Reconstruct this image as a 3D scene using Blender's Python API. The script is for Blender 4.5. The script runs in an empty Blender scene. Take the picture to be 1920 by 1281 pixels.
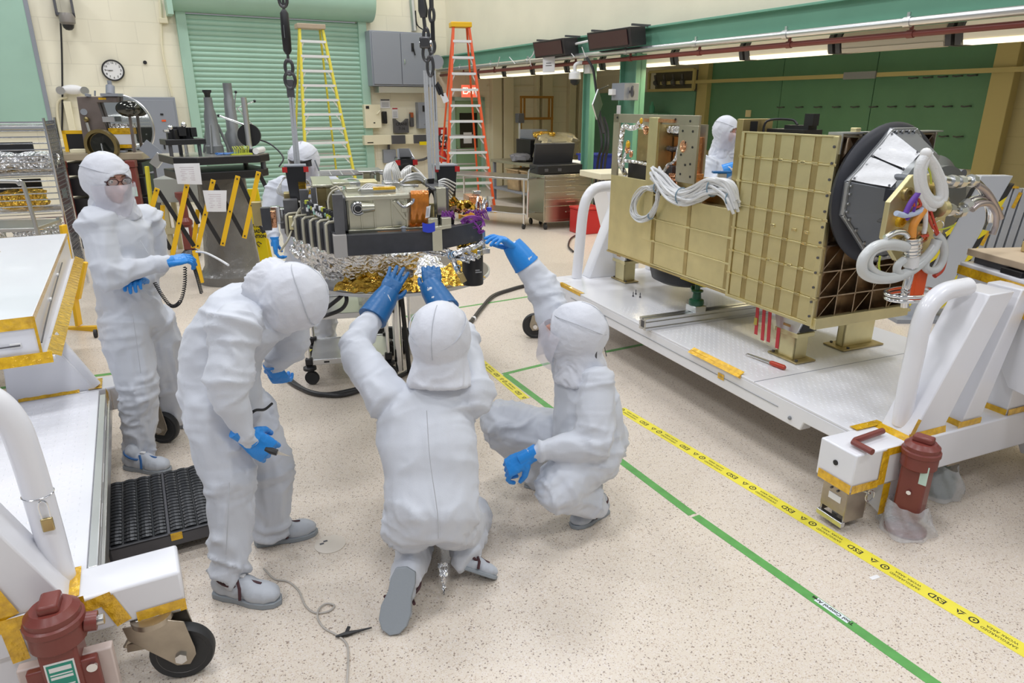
import bpy, math, random
import numpy as np
from math import sin, cos, radians, pi, sqrt, atan2
from mathutils import Vector as V, Matrix
S = bpy.context.scene
COL = S.collection
# ---------------------------------------------------------------- camera, world, lights, exposure
HC = 2.05; PITCH = radians(19.1); FPX = 1280.0
cd = bpy.data.cameras.new('camera'); cam = bpy.data.objects.new('camera', cd); COL.objects.link(cam)
cam.location = (0, 0, HC); cam.rotation_euler = (pi/2-PITCH, 0, 0)
cd.sensor_width = 36; cd.lens = FPX/1920*36; cd.clip_start = .05; cd.clip_end = 200
S.camera = cam
W = bpy.data.worlds.new('world'); S.world = W; W.use_nodes = True
bg = W.node_tree.nodes['Background']; bg.inputs[0].default_value = (.90, .94, 1, 1); bg.inputs[1].default_value = .27
AZR = radians(29.5)                                   # room axes: a to the right along the back wall, b away
def wld(a, b, z=0): return V((a*cos(AZR)-b*sin(AZR), a*sin(AZR)+b*cos(AZR), z))
def area(name, loc, sx, sy, e, col=(.97, .975, 1)):
    l = bpy.data.lights.new(name, 'AREA'); l.shape = 'RECTANGLE'; l.size = sx; l.size_y = sy; l.energy = e; l.color = col
    o = bpy.data.objects.new(name, l); COL.objects.link(o); o.location = loc; o.rotation_euler = (0, 0, AZR)
    return o
for a_ in (-4.5, .5, 5.5):                            # high-bay lamps of the hall
    for b_ in (-3, 2.5, 8, 13.5):
        area('high_bay_light', wld(a_, b_, 8.6), 1.6, .9, 150)
S.view_settings.view_transform = 'Standard'; S.view_settings.look = 'None'
S.view_settings.exposure = -.05; S.view_settings.gamma = 1; S.view_settings.use_curve_mapping = False

# ---------------------------------------------------------------- photo geometry to metres
_c, _s = cos(PITCH), sin(PITCH)
def ray(x, y):
    u = (x-960)/FPX; v = (y-640.5)/FPX
    return V((u, _c-v*_s, -(v*_c+_s)))
def gp(x, y, z=0):
    r = ray(x, y); return V((0, 0, HC)) + r*((z-HC)/r.z)
def at(x, y, Y):
    r = ray(x, y); return V((0, 0, HC)) + r*(Y/r.y)
class Fr:                                             # an upright local frame
    def __init__(s, ox, oy, ang): s.o = V((ox, oy, 0)); s.a = radians(ang); s.m = Matrix.Translation(s.o) @ Matrix.Rotation(s.a, 4, 'Z'); s.i = s.m.inverted()
    def w(s, x, y, z=0): return s.m @ V((x, y, z))
    def z(s, px, py, z): return s.i @ gp(px, py, z)
    def pl(s, px, py, ax, val):
        o = s.i @ V((0, 0, HC)); d = s.i.to_3x3() @ ray(px, py); return o + d*((val-o[ax])/d[ax])
RM = Fr(0, 0, 29.5); RC = Fr(.433, 6.339, -67); LC = Fr(-2.451, 3.735, -61.5)

# ---------------------------------------------------------------- materials
MATS = {}
def nodes(name):
    m = bpy.data.materials.new(name); m.use_nodes = True; nt = m.node_tree
    return m, nt, nt.nodes['Principled BSDF']
def mat(name, col, rough=.5, metal=0, bump=0, bs=60, var=0, vs=8, coat=0, spec=.5, emit=0, alpha=1, trans=0, sheen=0, aniso=0, stretch=None, bdist=.01):
    if name in MATS: return MATS[name]
    m, nt, p = nodes(name); MATS[name] = m
    I = p.inputs; I['Base Color'].default_value = (*col, 1); I['Roughness'].default_value = rough; I['Metallic'].default_value = metal
    I['Specular IOR Level'].default_value = spec; I['Coat Weight'].default_value = coat; I['Coat Roughness'].default_value = .08
    I['Sheen Weight'].default_value = sheen; I['Transmission Weight'].default_value = trans; I['Alpha'].default_value = alpha
    if emit: I['Emission Color'].default_value = (*col, 1); I['Emission Strength'].default_value = emit
    if bump or var:
        tc = nt.nodes.new('ShaderNodeTexCoord'); src = tc.outputs['Object']
        if stretch:
            mp = nt.nodes.new('ShaderNodeMapping'); mp.inputs['Scale'].default_value = stretch; nt.links.new(src, mp.inputs[0]); src = mp.outputs[0]
    if bump:
        n = nt.nodes.new('ShaderNodeTexNoise'); n.inputs['Scale'].default_value = bs; n.inputs['Detail'].default_value = 4; nt.links.new(src, n.inputs[0])
        b = nt.nodes.new('ShaderNodeBump'); b.inputs['Strength'].default_value = bump; b.inputs['Distance'].default_value = bdist
        nt.links.new(n.outputs[0], b.inputs['Height']); nt.links.new(b.outputs[0], I['Normal'])
    if var:
        n = nt.nodes.new('ShaderNodeTexNoise'); n.inputs['Scale'].default_value = vs; n.inputs['Detail'].default_value = 5; nt.links.new(src, n.inputs[0])
        r = nt.nodes.new('ShaderNodeValToRGB'); r.color_ramp.elements[0].position = .3; r.color_ramp.elements[1].position = .7
        r.color_ramp.elements[0].color = (*[c*(1-var) for c in col], 1); r.color_ramp.elements[1].color = (*[min(1, c*(1+var)) for c in col], 1)
        nt.links.new(n.outputs[0], r.inputs[0]); nt.links.new(r.outputs[0], I['Base Color'])
    return m
def crumple(name, col, rough, scale, col2=None, strength=1.0, dist=.03):   # crinkled foil
    m, nt, p = nodes(name); MATS[name] = m; I = p.inputs
    I['Base Color'].default_value = (*col, 1); I['Metallic'].default_value = 1; I['Roughness'].default_value = rough
    tc = nt.nodes.new('ShaderNodeTexCoord')
    v = nt.nodes.new('ShaderNodeTexVoronoi'); v.inputs['Scale'].default_value = scale; v.feature = 'F1'
    n = nt.nodes.new('ShaderNodeTexNoise'); n.inputs['Scale'].default_value = scale*.6; n.inputs['Detail'].default_value = 3; n.inputs['Distortion'].default_value = 1.5
    ad = nt.nodes.new('ShaderNodeMath'); ad.operation = 'ADD'
    nt.links.new(tc.outputs['Object'], v.inputs[0]); nt.links.new(tc.outputs['Object'], n.inputs[0])
    nt.links.new(v.outputs['Distance'], ad.inputs[0]); nt.links.new(n.outputs[0], ad.inputs[1])
    b = nt.nodes.new('ShaderNodeBump'); b.inputs['Strength'].default_value = strength; b.inputs['Distance'].default_value = dist
    nt.links.new(ad.outputs[0], b.inputs['Height']); nt.links.new(b.outputs[0], I['Normal'])
    return m
cream = mat('cream_paint', (.81, .77, .61), .55, bump=.12, bs=25, var=.04, vs=1.5)
cream_trim = mat('cream_trim_paint', (.78, .72, .52), .5)
greenw = mat('green_wall_paint', (.11, .27, .16), .45, bump=.08, bs=30, var=.05, vs=2)
greenbeam = mat('green_beam_paint', (.17, .39, .28), .42, var=.04, vs=3)
mint = mat('mint_door_paint', (.37, .56, .45), .42, var=.04, vs=2)
mintb = mat('mint_board', (.34, .53, .43), .5, var=.04, vs=2)
white = mat('white_enamel', (.84, .85, .90), .28, coat=.3, var=.015, vs=3)
whitem = mat('white_plastic', (.80, .80, .80), .35)
greyp = mat('grey_enamel', (.27, .29, .33), .4)
dgrey = mat('dark_grey_metal', (.10, .10, .11), .4, metal=.3)
black = mat('black_plastic', (.015, .015, .017), .4)
rubber = mat('black_rubber', (.025, .026, .028), .55)
steel = mat('brushed_steel', (.62, .62, .60), .28, metal=1, bump=.05, bs=200)
chrome = mat('polished_chrome', (.78, .79, .80), .12, metal=1)
alu = mat('aluminium', (.70, .71, .72), .32, metal=1)
gold = mat('iridite_gold', (.74, .66, .37), .36, metal=.8, bump=.06, bs=80, var=.08, vs=6)
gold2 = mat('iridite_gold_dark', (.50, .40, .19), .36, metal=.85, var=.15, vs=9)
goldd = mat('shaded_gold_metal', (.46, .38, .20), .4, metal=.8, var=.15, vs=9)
goldg = mat('grey_gold_panel', (.52, .48, .38), .38, metal=.9, var=.12, vs=5)
rib = mat('bronze_rib_metal', (.46, .37, .27), .3, metal=1, var=.25, vs=14)
kap = mat('kapton_tape', (.86, .48, .012), .12, metal=.15, coat=.7, bump=.5, bs=35, var=.25, vs=30, bdist=.02)
copper = mat('copper_tape', (.80, .40, .22), .22, metal=1, bump=.5, bs=40)
maroon = mat('maroon_paint', (.20, .045, .035), .35, bump=.05, bs=80)
red = mat('red_paint', (.50, .02, .02), .35)
orange = mat('orange_fibreglass', (.80, .10, .015), .4)
yellow = mat('yellow_paint', (.85, .50, .01), .4)
yell2 = mat('yellow_fibreglass', (.72, .62, .05), .45)
yplastic = mat('yellow_plastic', (.85, .66, .01), .35)
paper = mat('paper', (.80, .80, .82), .7)
foils = crumple('silver_foil', (.92, .93, .95), .22, 26)
foilg = crumple('gold_foil', (.90, .58, .10), .16, 22)
foilc = crumple('copper_foil', (.85, .45, .25), .2, 40)
suitm, nt, p = nodes('coverall_fabric'); I = p.inputs
I['Base Color'].default_value = (.63, .66, .725, 1); I['Roughness'].default_value = .62; I['Sheen Weight'].default_value = .25
tc = nt.nodes.new('ShaderNodeTexCoord'); n1 = nt.nodes.new('ShaderNodeTexNoise'); n1.noise_type = 'RIDGED_MULTIFRACTAL'; n1.inputs['Scale'].default_value = 7; n1.inputs['Detail'].default_value = 4; n1.inputs['Roughness'].default_value = .45; n1.inputs['Distortion'].default_value = .9
n2 = nt.nodes.new('ShaderNodeTexNoise'); n2.inputs['Scale'].default_value = 420; ad = nt.nodes.new('ShaderNodeMath'); ad.operation = 'MULTIPLY_ADD'; ad.inputs[1].default_value = .10
bp = nt.nodes.new('ShaderNodeBump'); bp.inputs['Strength'].default_value = .6; bp.inputs['Distance'].default_value = .012
nt.links.new(tc.outputs['Object'], n1.inputs[0]); nt.links.new(tc.outputs['Object'], n2.inputs[0]); nt.links.new(n2.outputs[0], ad.inputs[0]); nt.links.new(n1.outputs[0], ad.inputs[2])
nt.links.new(ad.outputs[0], bp.inputs['Height']); nt.links.new(bp.outputs[0], I['Normal'])
hoodm = mat('hood_fabric', (.68, .70, .765), .6, bump=.5, bs=30, sheen=.2, bdist=.006)
hoodseam = mat('seam_thread', (.50, .52, .57), .6)
glove = mat('blue_nitrile', (.02, .26, .74), .38, bump=.35, bs=45, bdist=.005)
gloved = mat('shaded_blue_nitrile', (.01, .12, .33), .38, bump=.35, bs=45, bdist=.005)  # same glove blue, bench shade put into the colour; tool lid reuses it
skin = mat('skin', (.62, .33, .26), .5)
maskm = mat('veil_fabric', (.74, .72, .79), .7, alpha=.5, bump=.6, bs=22, bdist=.006)
solem = mat('grey_sole', (.30, .33, .36), .6, bump=.1, bs=90)
shoem = mat('shoe_fabric', (.50, .53, .58), .6, bump=.5, bs=28, bdist=.006)
strapm = mat('brown_strap', (.07, .025, .03), .6)
strapb = mat('blue_strap', (.03, .12, .32), .6)
plastic = mat('clear_plastic_sheet', (.80, .83, .86), .18, alpha=.38, bump=.9, bs=14, bdist=.03)
glassm = mat('lens_glass', (.85, .85, .85), .05, alpha=.25)

# ---------------------------------------------------------------- mesh builder
class B:
    def __init__(s): s.v = []; s.f = []; s.mi = []; s.m = 0
    def add(s, vs, fs, M=None):
        n = len(s.v)
        s.v += [tuple(M @ V(q)) for q in vs] if M else [tuple(q) for q in vs]
        for f in fs: s.f.append(tuple(i+n for i in f)); s.mi.append(s.m)
        return s
    def bm(s, x0, x1, y0, y1, z0, z1, M=None):
        vs = [(x, y, z) for z in (z0, z1) for y in (y0, y1) for x in (x0, x1)]
        return s.add(vs, [(0, 2, 3, 1), (4, 5, 7, 6), (0, 1, 5, 4), (2, 6, 7, 3), (0, 4, 6, 2), (1, 3, 7, 5)], M)
    def box(s, c, d, rz=0, M=None):
        R = Matrix.Translation(V(c)) @ Matrix.Rotation(rz, 4, 'Z')
        if M: R = M @ R
        return s.bm(-d[0]/2, d[0]/2, -d[1]/2, d[1]/2, -d[2]/2, d[2]/2, R)
    def bar(s, p, q, w, h, up=(0, 0, 1)):             # a square bar from p to q
        p, q = V(p), V(q); d = (q-p); L = d.length; x = d/L; u = V(up)
        y = u.cross(x)
        if y.length < 1e-4: y = V((0, 1, 0)).cross(x)
        y.normalize(); z = x.cross(y)
        M = Matrix.Translation(p) @ Matrix((x, y, z)).transposed().to_4x4()
        return s.bm(0, L, -w/2, w/2, -h/2, h/2, M)
    def tube(s, pts, r, n=8, closed=False, caps=True):
        P = [V(q) for q in pts]; k = len(P); R = r if hasattr(r, '__len__') else [r]*k
        base = []; ref = None; fs = []; vs = []
        for i, q in enumerate(P):
            if closed: t = P[(i+1) % k]-P[i-1]
            else: t = P[min(i+1, k-1)]-P[max(i-1, 0)]
            if t.length < 1e-9: t = V((0, 0, 1))
            t.normalize()
            if ref is None:
                ref = V((0, 0, 1)) if abs(t.z) < .9 else V((1, 0, 0))
            a = (ref-t*ref.dot(t))
            if a.length < 1e-6: a = t.orthogonal()
            a.normalize(); b = t.cross(a); ref = a
            for j in range(n):
                g = 2*pi*j/n; vs.append(q+(a*cos(g)+b*sin(g))*R[i])
        m = k if closed else k-1
        for i in range(m):
            for j in range(n):
                fs.append((i*n+j, i*n+(j+1) % n, ((i+1) % k)*n+(j+1) % n, ((i+1) % k)*n+j))
        if caps and not closed: fs.append(tuple(range(n-1, -1, -1))); fs.append(tuple((k-1)*n+j for j in range(n)))
        return s.add(vs, fs)
    def cyl(s, p, q, r, r2=None, n=20):
        p, q = V(p), V(q); return s.tube([p, q], [r, r if r2 is None else r2], n)
    def lathe(s, prof, c=(0, 0, 0), ax=(0, 0, 1), n=28):    # prof: (radius, height) closed by poles or not
        z = V(ax).normalized(); x = z.orthogonal().normalized(); y = z.cross(x); c = V(c); vs = []; fs = []
        for r, h in prof:
            for j in range(n): g = 2*pi*j/n; vs.append(c+z*h+(x*cos(g)+y*sin(g))*r)
        for i in range(len(prof)-1):
            for j in range(n): fs.append((i*n+j, i*n+(j+1) % n, (i+1)*n+(j+1) % n, (i+1)*n+j))
        if prof[0][0] > 1e-6: fs.append(tuple(range(n-1, -1, -1)))
        if prof[-1][0] > 1e-6: fs.append(tuple((len(prof)-1)*n+j for j in range(n)))
        return s.add(vs, fs)
    def prism(s, poly, d):                            # polygon (3d points) pushed along d
        d = V(d); n = len(poly); a = [V(q) for q in poly]; vs = a+[q+d for q in a]
        fs = [tuple(range(n-1, -1, -1)), tuple(range(n, 2*n))]+[(i, (i+1) % n, n+(i+1) % n, n+i) for i in range(n)]
        return s.add(vs, fs)
    def ball(s, c, r, n=14, M=None):
        r = V(r) if hasattr(r, '__len__') else V((r, r, r)); vs = [(0, 0, r.z)]; fs = []; k = max(4, n//2)
        for i in range(1, k):
            for j in range(n): t = pi*i/k; g = 2*pi*j/n; vs.append((r.x*sin(t)*cos(g), r.y*sin(t)*sin(g), r.z*cos(t)))
        vs.append((0, 0, -r.z)); L = len(vs)-1
        for j in range(n):
            fs.append((0, 1+j, 1+(j+1) % n)); fs.append((L, 1+(k-2)*n+(j+1) % n, 1+(k-2)*n+j))
            for i in range(k-2): fs.append((1+i*n+j, 1+(i+1)*n+j, 1+(i+1)*n+(j+1) % n, 1+i*n+(j+1) % n))
        T = Matrix.Translation(V(c)); T = T @ M if M else T
        return s.add(vs, fs, T)
    def surf(s, fn, nu, nv):
        vs = [fn(i/nu, j/nv) for j in range(nv+1) for i in range(nu+1)]
        return s.add(vs, [(j*(nu+1)+i, j*(nu+1)+i+1, (j+1)*(nu+1)+i+1, (j+1)*(nu+1)+i) for j in range(nv) for i in range(nu)])
    def sheet(s, fn, nu, nv, t=.004):                 # surf with thickness along z-normal approx
        s.surf(fn, nu, nv); return s.surf(lambda u, v: V(fn(u, v))-V((0, 0, t)), nu, nv)
    def text(s, txt, size, M, bold=0, align='CENTER'):
        cu = bpy.data.curves.new('lettering', 'FONT'); cu.body = txt; cu.size = size; cu.align_x = align; cu.align_y = 'CENTER'; cu.offset = bold; cu.resolution_u = 2
        o = bpy.data.objects.new('lettering', cu); COL.objects.link(o); me = o.to_mesh()
        s.add([v.co.copy() for v in me.vertices], [tuple(p.vertices) for p in me.polygons], M)
        o.to_mesh_clear(); bpy.data.objects.remove(o); bpy.data.curves.remove(cu)
        return s
def frame3(o, x, y):                                  # matrix from origin, x dir, y dir
    x = V(x).normalized(); z = x.cross(V(y)).normalized(); y = z.cross(x)
    return Matrix.Translation(V(o)) @ Matrix((x, y, z)).transposed().to_4x4()
def mesh_of(name, b, mats, smooth=35):
    me = bpy.data.meshes.new(name); me.from_pydata(b.v, [], b.f)
    for m in (mats if isinstance(mats, (list, tuple)) else [mats]): me.materials.append(m)
    if any(b.mi): me.polygons.foreach_set('material_index', b.mi)
    me.validate(); me.update()
    if smooth: me.shade_smooth(); me.set_sharp_from_angle(angle=radians(smooth))
    return me
def link(name, me, parent=None, bevel=0, label=None):
    o = bpy.data.objects.new(name, me); COL.objects.link(o)
    if parent: o.parent = parent
    if bevel:
        m = o.modifiers.new('bevel', 'BEVEL'); m.width = bevel; m.segments = 2; m.limit_method = 'ANGLE'; m.angle_limit = radians(40); m.use_clamp_overlap = True
    if label: o['label'] = label
    return o
def rootM(p):
    M = Matrix.Identity(4)
    while p is not None:
        M = (Matrix.Translation(p.location) @ p.rotation_euler.to_matrix().to_4x4()) @ M; p = p.parent
    return M
def part(name, b, m, parent, bevel=0, smooth=35, label=None, world=False):
    if world:
        R = rootM(parent).inverted(); b.v = [tuple(R @ V(q)) for q in b.v]
    return link(name, mesh_of(name, b, m, smooth), parent, bevel, label)
def thing(name, label, cat, loc=(0, 0, 0), rz=0, group=None, kind=None):
    o = bpy.data.objects.new(name, None); COL.objects.link(o); o.location = loc; o.rotation_euler = (0, 0, rz); o.empty_display_size = .1
    o['label'] = label; o['category'] = cat
    if group: o['group'] = group
    if kind: o['kind'] = kind
    return o
def solo(name, b, m, label, cat, group=None, bevel=0, smooth=35, kind=None, loc=None, rz=0):
    """one-mesh thing; world coordinates unless loc is given"""
    if loc is None:
        c = V((sum(q[0] for q in b.v)/len(b.v), sum(q[1] for q in b.v)/len(b.v), min(q[2] for q in b.v)))
        b.v = [tuple(V(q)-c) for q in b.v]; loc = c
    o = link(name, mesh_of(name, b, m, smooth), None, bevel); o.location = loc; o.rotation_euler = (0, 0, rz)
    o['label'] = label; o['category'] = cat
    if group: o['group'] = group
    if kind: o['kind'] = kind
    return o
def struct(name, b, m, smooth=35, bevel=0, rz=0, loc=(0, 0, 0), label=None, parent=None):
    o = link(name, mesh_of(name, b, m, smooth), parent, bevel, label); o.location = loc; o.rotation_euler = (0, 0, rz)
    if not parent: o['kind'] = 'structure'
    return o
def copy_tree(o, parent=None, loc=None, rz=None, label=None):
    c = o.copy(); COL.objects.link(c)
    if parent: c.parent = parent
    if loc is not None: c.location = loc
    if rz is not None: c.rotation_euler = (0, 0, rz)
    if label: c['label'] = label
    for ch in list(o.children): copy_tree(ch, c)
    return c
def arc(p, q, h, n=10, up=(0, 0, 1)):                  # sagging / rising curve
    p, q, u = V(p), V(q), V(up); return [p.lerp(q, i/n)+u*(h*4*(i/n)*(1-i/n)) for i in range(n+1)]
def spline(P, n=8):                                    # Catmull-Rom through points
    P = [V(q) for q in P]; Q = [P[0]*2-P[1]]+P+[P[-1]*2-P[-2]]; out = []
    for i in range(1, len(Q)-2):
        for k in range(n):
            t = k/n; a, b_, c, d = Q[i-1], Q[i], Q[i+1], Q[i+2]
            out.append(.5*((2*b_)+(-a+c)*t+(2*a-5*b_+4*c-d)*t*t+(-a+3*b_-3*c+d)*t**3))
    return out+[P[-1]]
rnd = random.Random(7)
# ================================================================ SETTING
AP = 7.5; BB = 16.5; AA = 12.0                         # beam plane, back wall, alcove wall
def fl_mat():
    m, nt, p = nodes('terrazzo_epoxy'); I = p.inputs; L = nt.links.new; N = nt.nodes.new
    tc = N('ShaderNodeTexCoord'); I['Roughness'].default_value = .30; I['Specular IOR Level'].default_value = .5
    n = N('ShaderNodeTexNoise'); n.inputs['Scale'].default_value = .5; n.inputs['Detail'].default_value = 5; L(tc.outputs['Object'], n.inputs[0])
    r0 = N('ShaderNodeValToRGB'); r0.color_ramp.elements[0].color = (.67, .59, .49, 1); r0.color_ramp.elements[1].color = (.74, .665, .575, 1); L(n.outputs[0], r0.inputs[0])
    prev = r0.outputs[0]
    for sc, th, col, fac in ((230, .16, (.76, .70, .66, 1), .8), (260, .12, (.42, .29, .21, 1), .55), (170, .035, (.20, .14, .11, 1), .75)):
        v = N('ShaderNodeTexVoronoi'); v.inputs['Scale'].default_value = sc; v.inputs['Randomness'].default_value = 1; L(tc.outputs['Object'], v.inputs[0])
        sp = N('ShaderNodeSeparateColor'); L(v.outputs['Color'], sp.inputs[0])
        lt = N('ShaderNodeMath'); lt.operation = 'LESS_THAN'; lt.inputs[1].default_value = th; L(sp.outputs[0], lt.inputs[0])
        mu = N('ShaderNodeMath'); mu.operation = 'MULTIPLY'; mu.inputs[1].default_value = fac; L(lt.outputs[0], mu.inputs[0])
        mx = N('ShaderNodeMix'); mx.data_type = 'RGBA'; L(mu.outputs[0], mx.inputs[0]); L(prev, mx.inputs[6]); mx.inputs[7].default_value = col; prev = mx.outputs[2]
    L(prev, I['Base Color']); return m
b = B(); b.bm(-16, 16, -8, 24, -.1, 0); struct('floor', b, fl_mat(), rz=AZR)
def blocks_mat(name, col):
    m, nt, p = nodes(name); I = p.inputs; L = nt.links.new; N = nt.nodes.new
    tc = N('ShaderNodeTexCoord'); mp = N('ShaderNodeMapping'); mp.inputs['Rotation'].default_value = (pi/2, 0, 0); L(tc.outputs['Object'], mp.inputs[0])
    br = N('ShaderNodeTexBrick'); br.inputs['Scale'].default_value = 1; br.inputs['Brick Width'].default_value = .8; br.inputs['Row Height'].default_value = .4; br.inputs['Mortar Size'].default_value = .008
    br.inputs['Color1'].default_value = (*col, 1); br.inputs['Color2'].default_value = (*[c*.975 for c in col], 1); br.inputs['Mortar'].default_value = (*[c*.9 for c in col], 1)
    L(mp.outputs[0], br.inputs[0]); L(br.outputs[0], I['Base Color']); I['Roughness'].default_value = .5
    b_ = N('ShaderNodeBump'); b_.inputs['Strength'].default_value = .35; b_.inputs['Distance'].default_value = .01; b_.invert = True; L(br.outputs['Fac'], b_.inputs['Height']); L(b_.outputs[0], I['Normal'])
    return m
cblock = blocks_mat('cream_block_wall', (.84, .795, .63))
# roller door opening a 1.75..5.25 z..3.75, exit door a 7.55..8.55
RX0, RX1, RZ = RM.pl(352, 100, 1, BB).x, RM.pl(676, 100, 1, BB).x, RM.pl(500, 30, 1, BB).z
DX0, DX1, DZ = RM.pl(846, 250, 1, BB).x, RM.pl(907, 250, 1, BB).x, RM.pl(870, 182, 1, BB).z
b = B(); t = .25
b.bm(-14, RX0, BB, BB+t, 0, 8); b.bm(RX0, RX1, BB, BB+t, RZ, 8); b.bm(RX1, DX0, BB, BB+t, 0, 8); b.bm(DX0, DX1, BB, BB+t, DZ, 8); b.bm(DX1, AA+.3, BB, BB+t, 0, 8)
struct('wall_back', b, cblock, rz=AZR)
b = B(); b.bm(AP, AP+.25, -6, BB, 2.95, 8); struct('wall_upper_right', b, cream, rz=AZR)
b = B(); b.bm(AA, AA+.25, -6, BB, 0, 3.3)
struct('wall_alcove', b, cblock, rz=AZR)
b = B(); b.bm(AP+.05, AA, -6, BB, 3.12, 3.3); struct('ceiling_alcove', b, cream, rz=AZR)
# green steel beam: web with two flanges
zt = RM.pl(1200, 51, 0, AP-.2).z; zp = RM.pl(1200, 97, 0, AP-.2).z
b = B(); b.bm(AP-.12, AP-.02, -6, BB, zp+.02, zt); b.bm(AP-.2, AP-.01, -6, BB, zt-.03, zt); b.bm(AP-.2, AP-.01, -6, BB, zp, zp+.03)
struct('trim_beam', b, greenbeam, rz=AZR, bevel=.004)
def column(px0, px1, py, d, w):
    p = RM.pl((px0+px1)/2, py, 0, AP+.06); y = p.y
    b = B(); f = .022
    for yy in (-w/2, w/2-f): b.bm(AP+.06-d/2, AP+.06+d/2, y+yy, y+yy+f, 0, zp-.0)
    b.bm(AP+.05, AP+.07, y-w/2, y+w/2, 0, zp-.0); b.bm(AP+.06-d/2-.05, AP+.06+d/2+.05, y-w/2-.05, y+w/2+.05, 0, .02)
    return struct('trim_column', b, greenbeam, rz=AZR)
column(1088, 1113, 300, .13, .22); column(1160, 1209, 170, .2, .42)
# pipes below the beam
def pipe(name, a, z, r, m, b0, b1, lab):
    b = B(); b.cyl((a, b0, z), (a, b1, z), r, n=12)
    for k in range(int((b1-b0)/1.5)): y = b0+.6+1.5*k; b.bm(a-.012, a+.012, y, y+.03, z, z+.09); b.cyl((a, y-.02, z), (a, y+.05, z), r*1.25, n=12)
    o = solo(name, b, m, lab, 'pipe', loc=(0, 0, 0), rz=AZR); return o
z1 = RM.pl(1500, 62, 0, AP-.3).z; z2 = RM.pl(1500, 80, 0, AP-.24).z
pipe('water_pipe', AP-.3, z1, .042, alu, -5, BB-.1, 'pale grey pipe running along the foot of the green beam')
pipe('sprinkler_pipe', AP-.22, z2-.01, .032, maroon, -5, BB-.1, 'dark red pipe just under the pale pipe along the beam')
# fluorescent lamps along the alcove edge
lampon = mat('lit_lamp_diffuser', (1, .90, .62), .4, emit=1.5); lampsh = mat('glowing_shade', (.80, .73, .58), .5, emit=.28); lampoff = mat('lamp_diffuser', (.72, .66, .56), .45)
AL = AP+.42; zl = RM.pl(1500, 105, 0, AL-.16).z
edges = [(905, 956), (963, 1010), (1018, 1072), (1079, 1158), (1115, 1200)]
ys = [RM.pl(x, y, 0, AL).y for x, y in ((906, 140), (956, 135), (1010, 131), (1075, 125), (1142, 122), (1208, 118), (1278, 111), (1410, 98), (1580, 84), (1805, 62), (1960, 50))]
for i in range(len(ys)-1):
    y1, y0 = ys[i]-.09, ys[i+1]+.09; g = wld(AL, y0, zl)
    L_ = y1-y0
    t = thing('strip_lamp', 'strip lamp below the green beam, %s from the picture right edge' % ['tenth', 'ninth', 'eighth', 'seventh', 'sixth', 'fifth', 'fourth', 'third', 'second', 'nearest'][i] + (' and unlit' if i == 8 else ''), 'lamp', g, AZR)
    lit = i != 8
    b = B(); b.prism([(-.13, 0, .02), (-.155, 0, .10), (-.15, 0, .18), (-.11, 0, .26), (.08, 0, .26), (.08, 0, .02)], (0, L_, 0)); part('lamp_shade', b, lampsh if lit else lampoff, t, bevel=.01)
    b = B(); b.bm(-.125, .0, .03, L_-.03, .0, .02); part('diffuser', b, lampon if lit else lampoff, t)
    for yy in (-.07, L_+.01):
        b = B(); b.prism([(-.14, yy, .0), (-.17, yy, .10), (-.165, yy, .18), (-.12, yy, .27), (.09, yy, .27), (.09, yy, .0)], (0, .06, 0)); part('end_cap', b, dgrey, t)
    b = B(); b.prism([(-.128, .01, .0), (-.148, .01, .045), (-.12, .01, .045), (-.12, .01, .0)], (0, L_-.02, 0)); part('front_lip', b, lampon if lit else lampoff, t)
    if i > 2 and lit:
        area('lamp_light', wld(AL, (y0+y1)/2, zl-.03), .2, L_*.9, 16*L_, (1, .86, .55))
# roller door
door = thing('door_1', 'large mint green roller shutter door closed behind the yellow ladder', 'roller door', wld(RX0, BB-.02), AZR, kind='structure')
Wd = RX1-RX0
b0 = B(); b0.prism([(.04, 0, 0), (.04, -.012, .01), (.04, -.03, .045), (.04, -.03, .07), (.04, -.006, .098), (.04, .012, .1), (.04, .012, 0)], (Wd-.08, 0, 0))
slat_me = mesh_of('slat', b0, mint, 25)
for k in range(int(RZ/.1)):
    o = link('slat', slat_me, door); o.location = (0, 0, .1*k)
b = B(); b.bm(-.14, .05, -.1, .02, 0, RZ+.1); part('guide_rail', b, mint, door, .006); b = B(); b.bm(Wd-.05, Wd+.14, -.1, .02, 0, RZ+.1); part('guide_rail', b, mint, door, .006)
b = B(); n = 14; rr = .42; zz = RZ+rr-.02
b.prism([(-.22, -.10-rr*.9*sin(pi*j/n)*1, zz-rr*cos(pi*j/n)) for j in range(n+1)]+[(-.22, 0, zz+rr), (-.22, 0, zz-rr)], (Wd+.5, 0, 0)); part('shutter_hood', b, mint, door, .01)
b = B(); b.bm(-.3, -.2, -.5, 0, zz-rr-.1, zz+rr); part('hood_bracket', b, mint, door)
# exit door
dr = thing('door_2', 'pale green personnel door with a dark window behind the orange ladder', 'door', wld(DX0, BB-.02), AZR, kind='structure')
w = DX1-DX0; doorgreen = mat('door_green', (.26, .42, .24), .45)
for x0, x1, z0, z1_ in ((0, .09, 0, DZ), (w-.09, w, 0, DZ), (0, w, DZ-.09, DZ)):
    b = B(); b.bm(x0, x1, -.06, .1, z0, z1_); part('door_frame', b, mint, dr, .005)
b = B(); b.bm(.09, w-.09, -.0, .05, 0, DZ-.09); part('door_leaf', b, doorgreen, dr)
b = B(); b.bm(w*.25, w*.78, -.02, .0, DZ*.45, DZ*.83); part('window_pane', b, mat('dark_pane', (.03, .025, .02), .1), dr)
b = B(); b.bm(w*.35, w*.6, -.026, -.02, DZ*.5, DZ*.62); part('notice', b, paper, dr)
b = B(); b.bm(w*.12, w*.2, -.05, 0, DZ*.42, DZ*.44); b.cyl((w*.16, -.03, DZ*.46), (w*.16, 0, DZ*.46), .02); part('door_handle', b, steel, dr)
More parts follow.
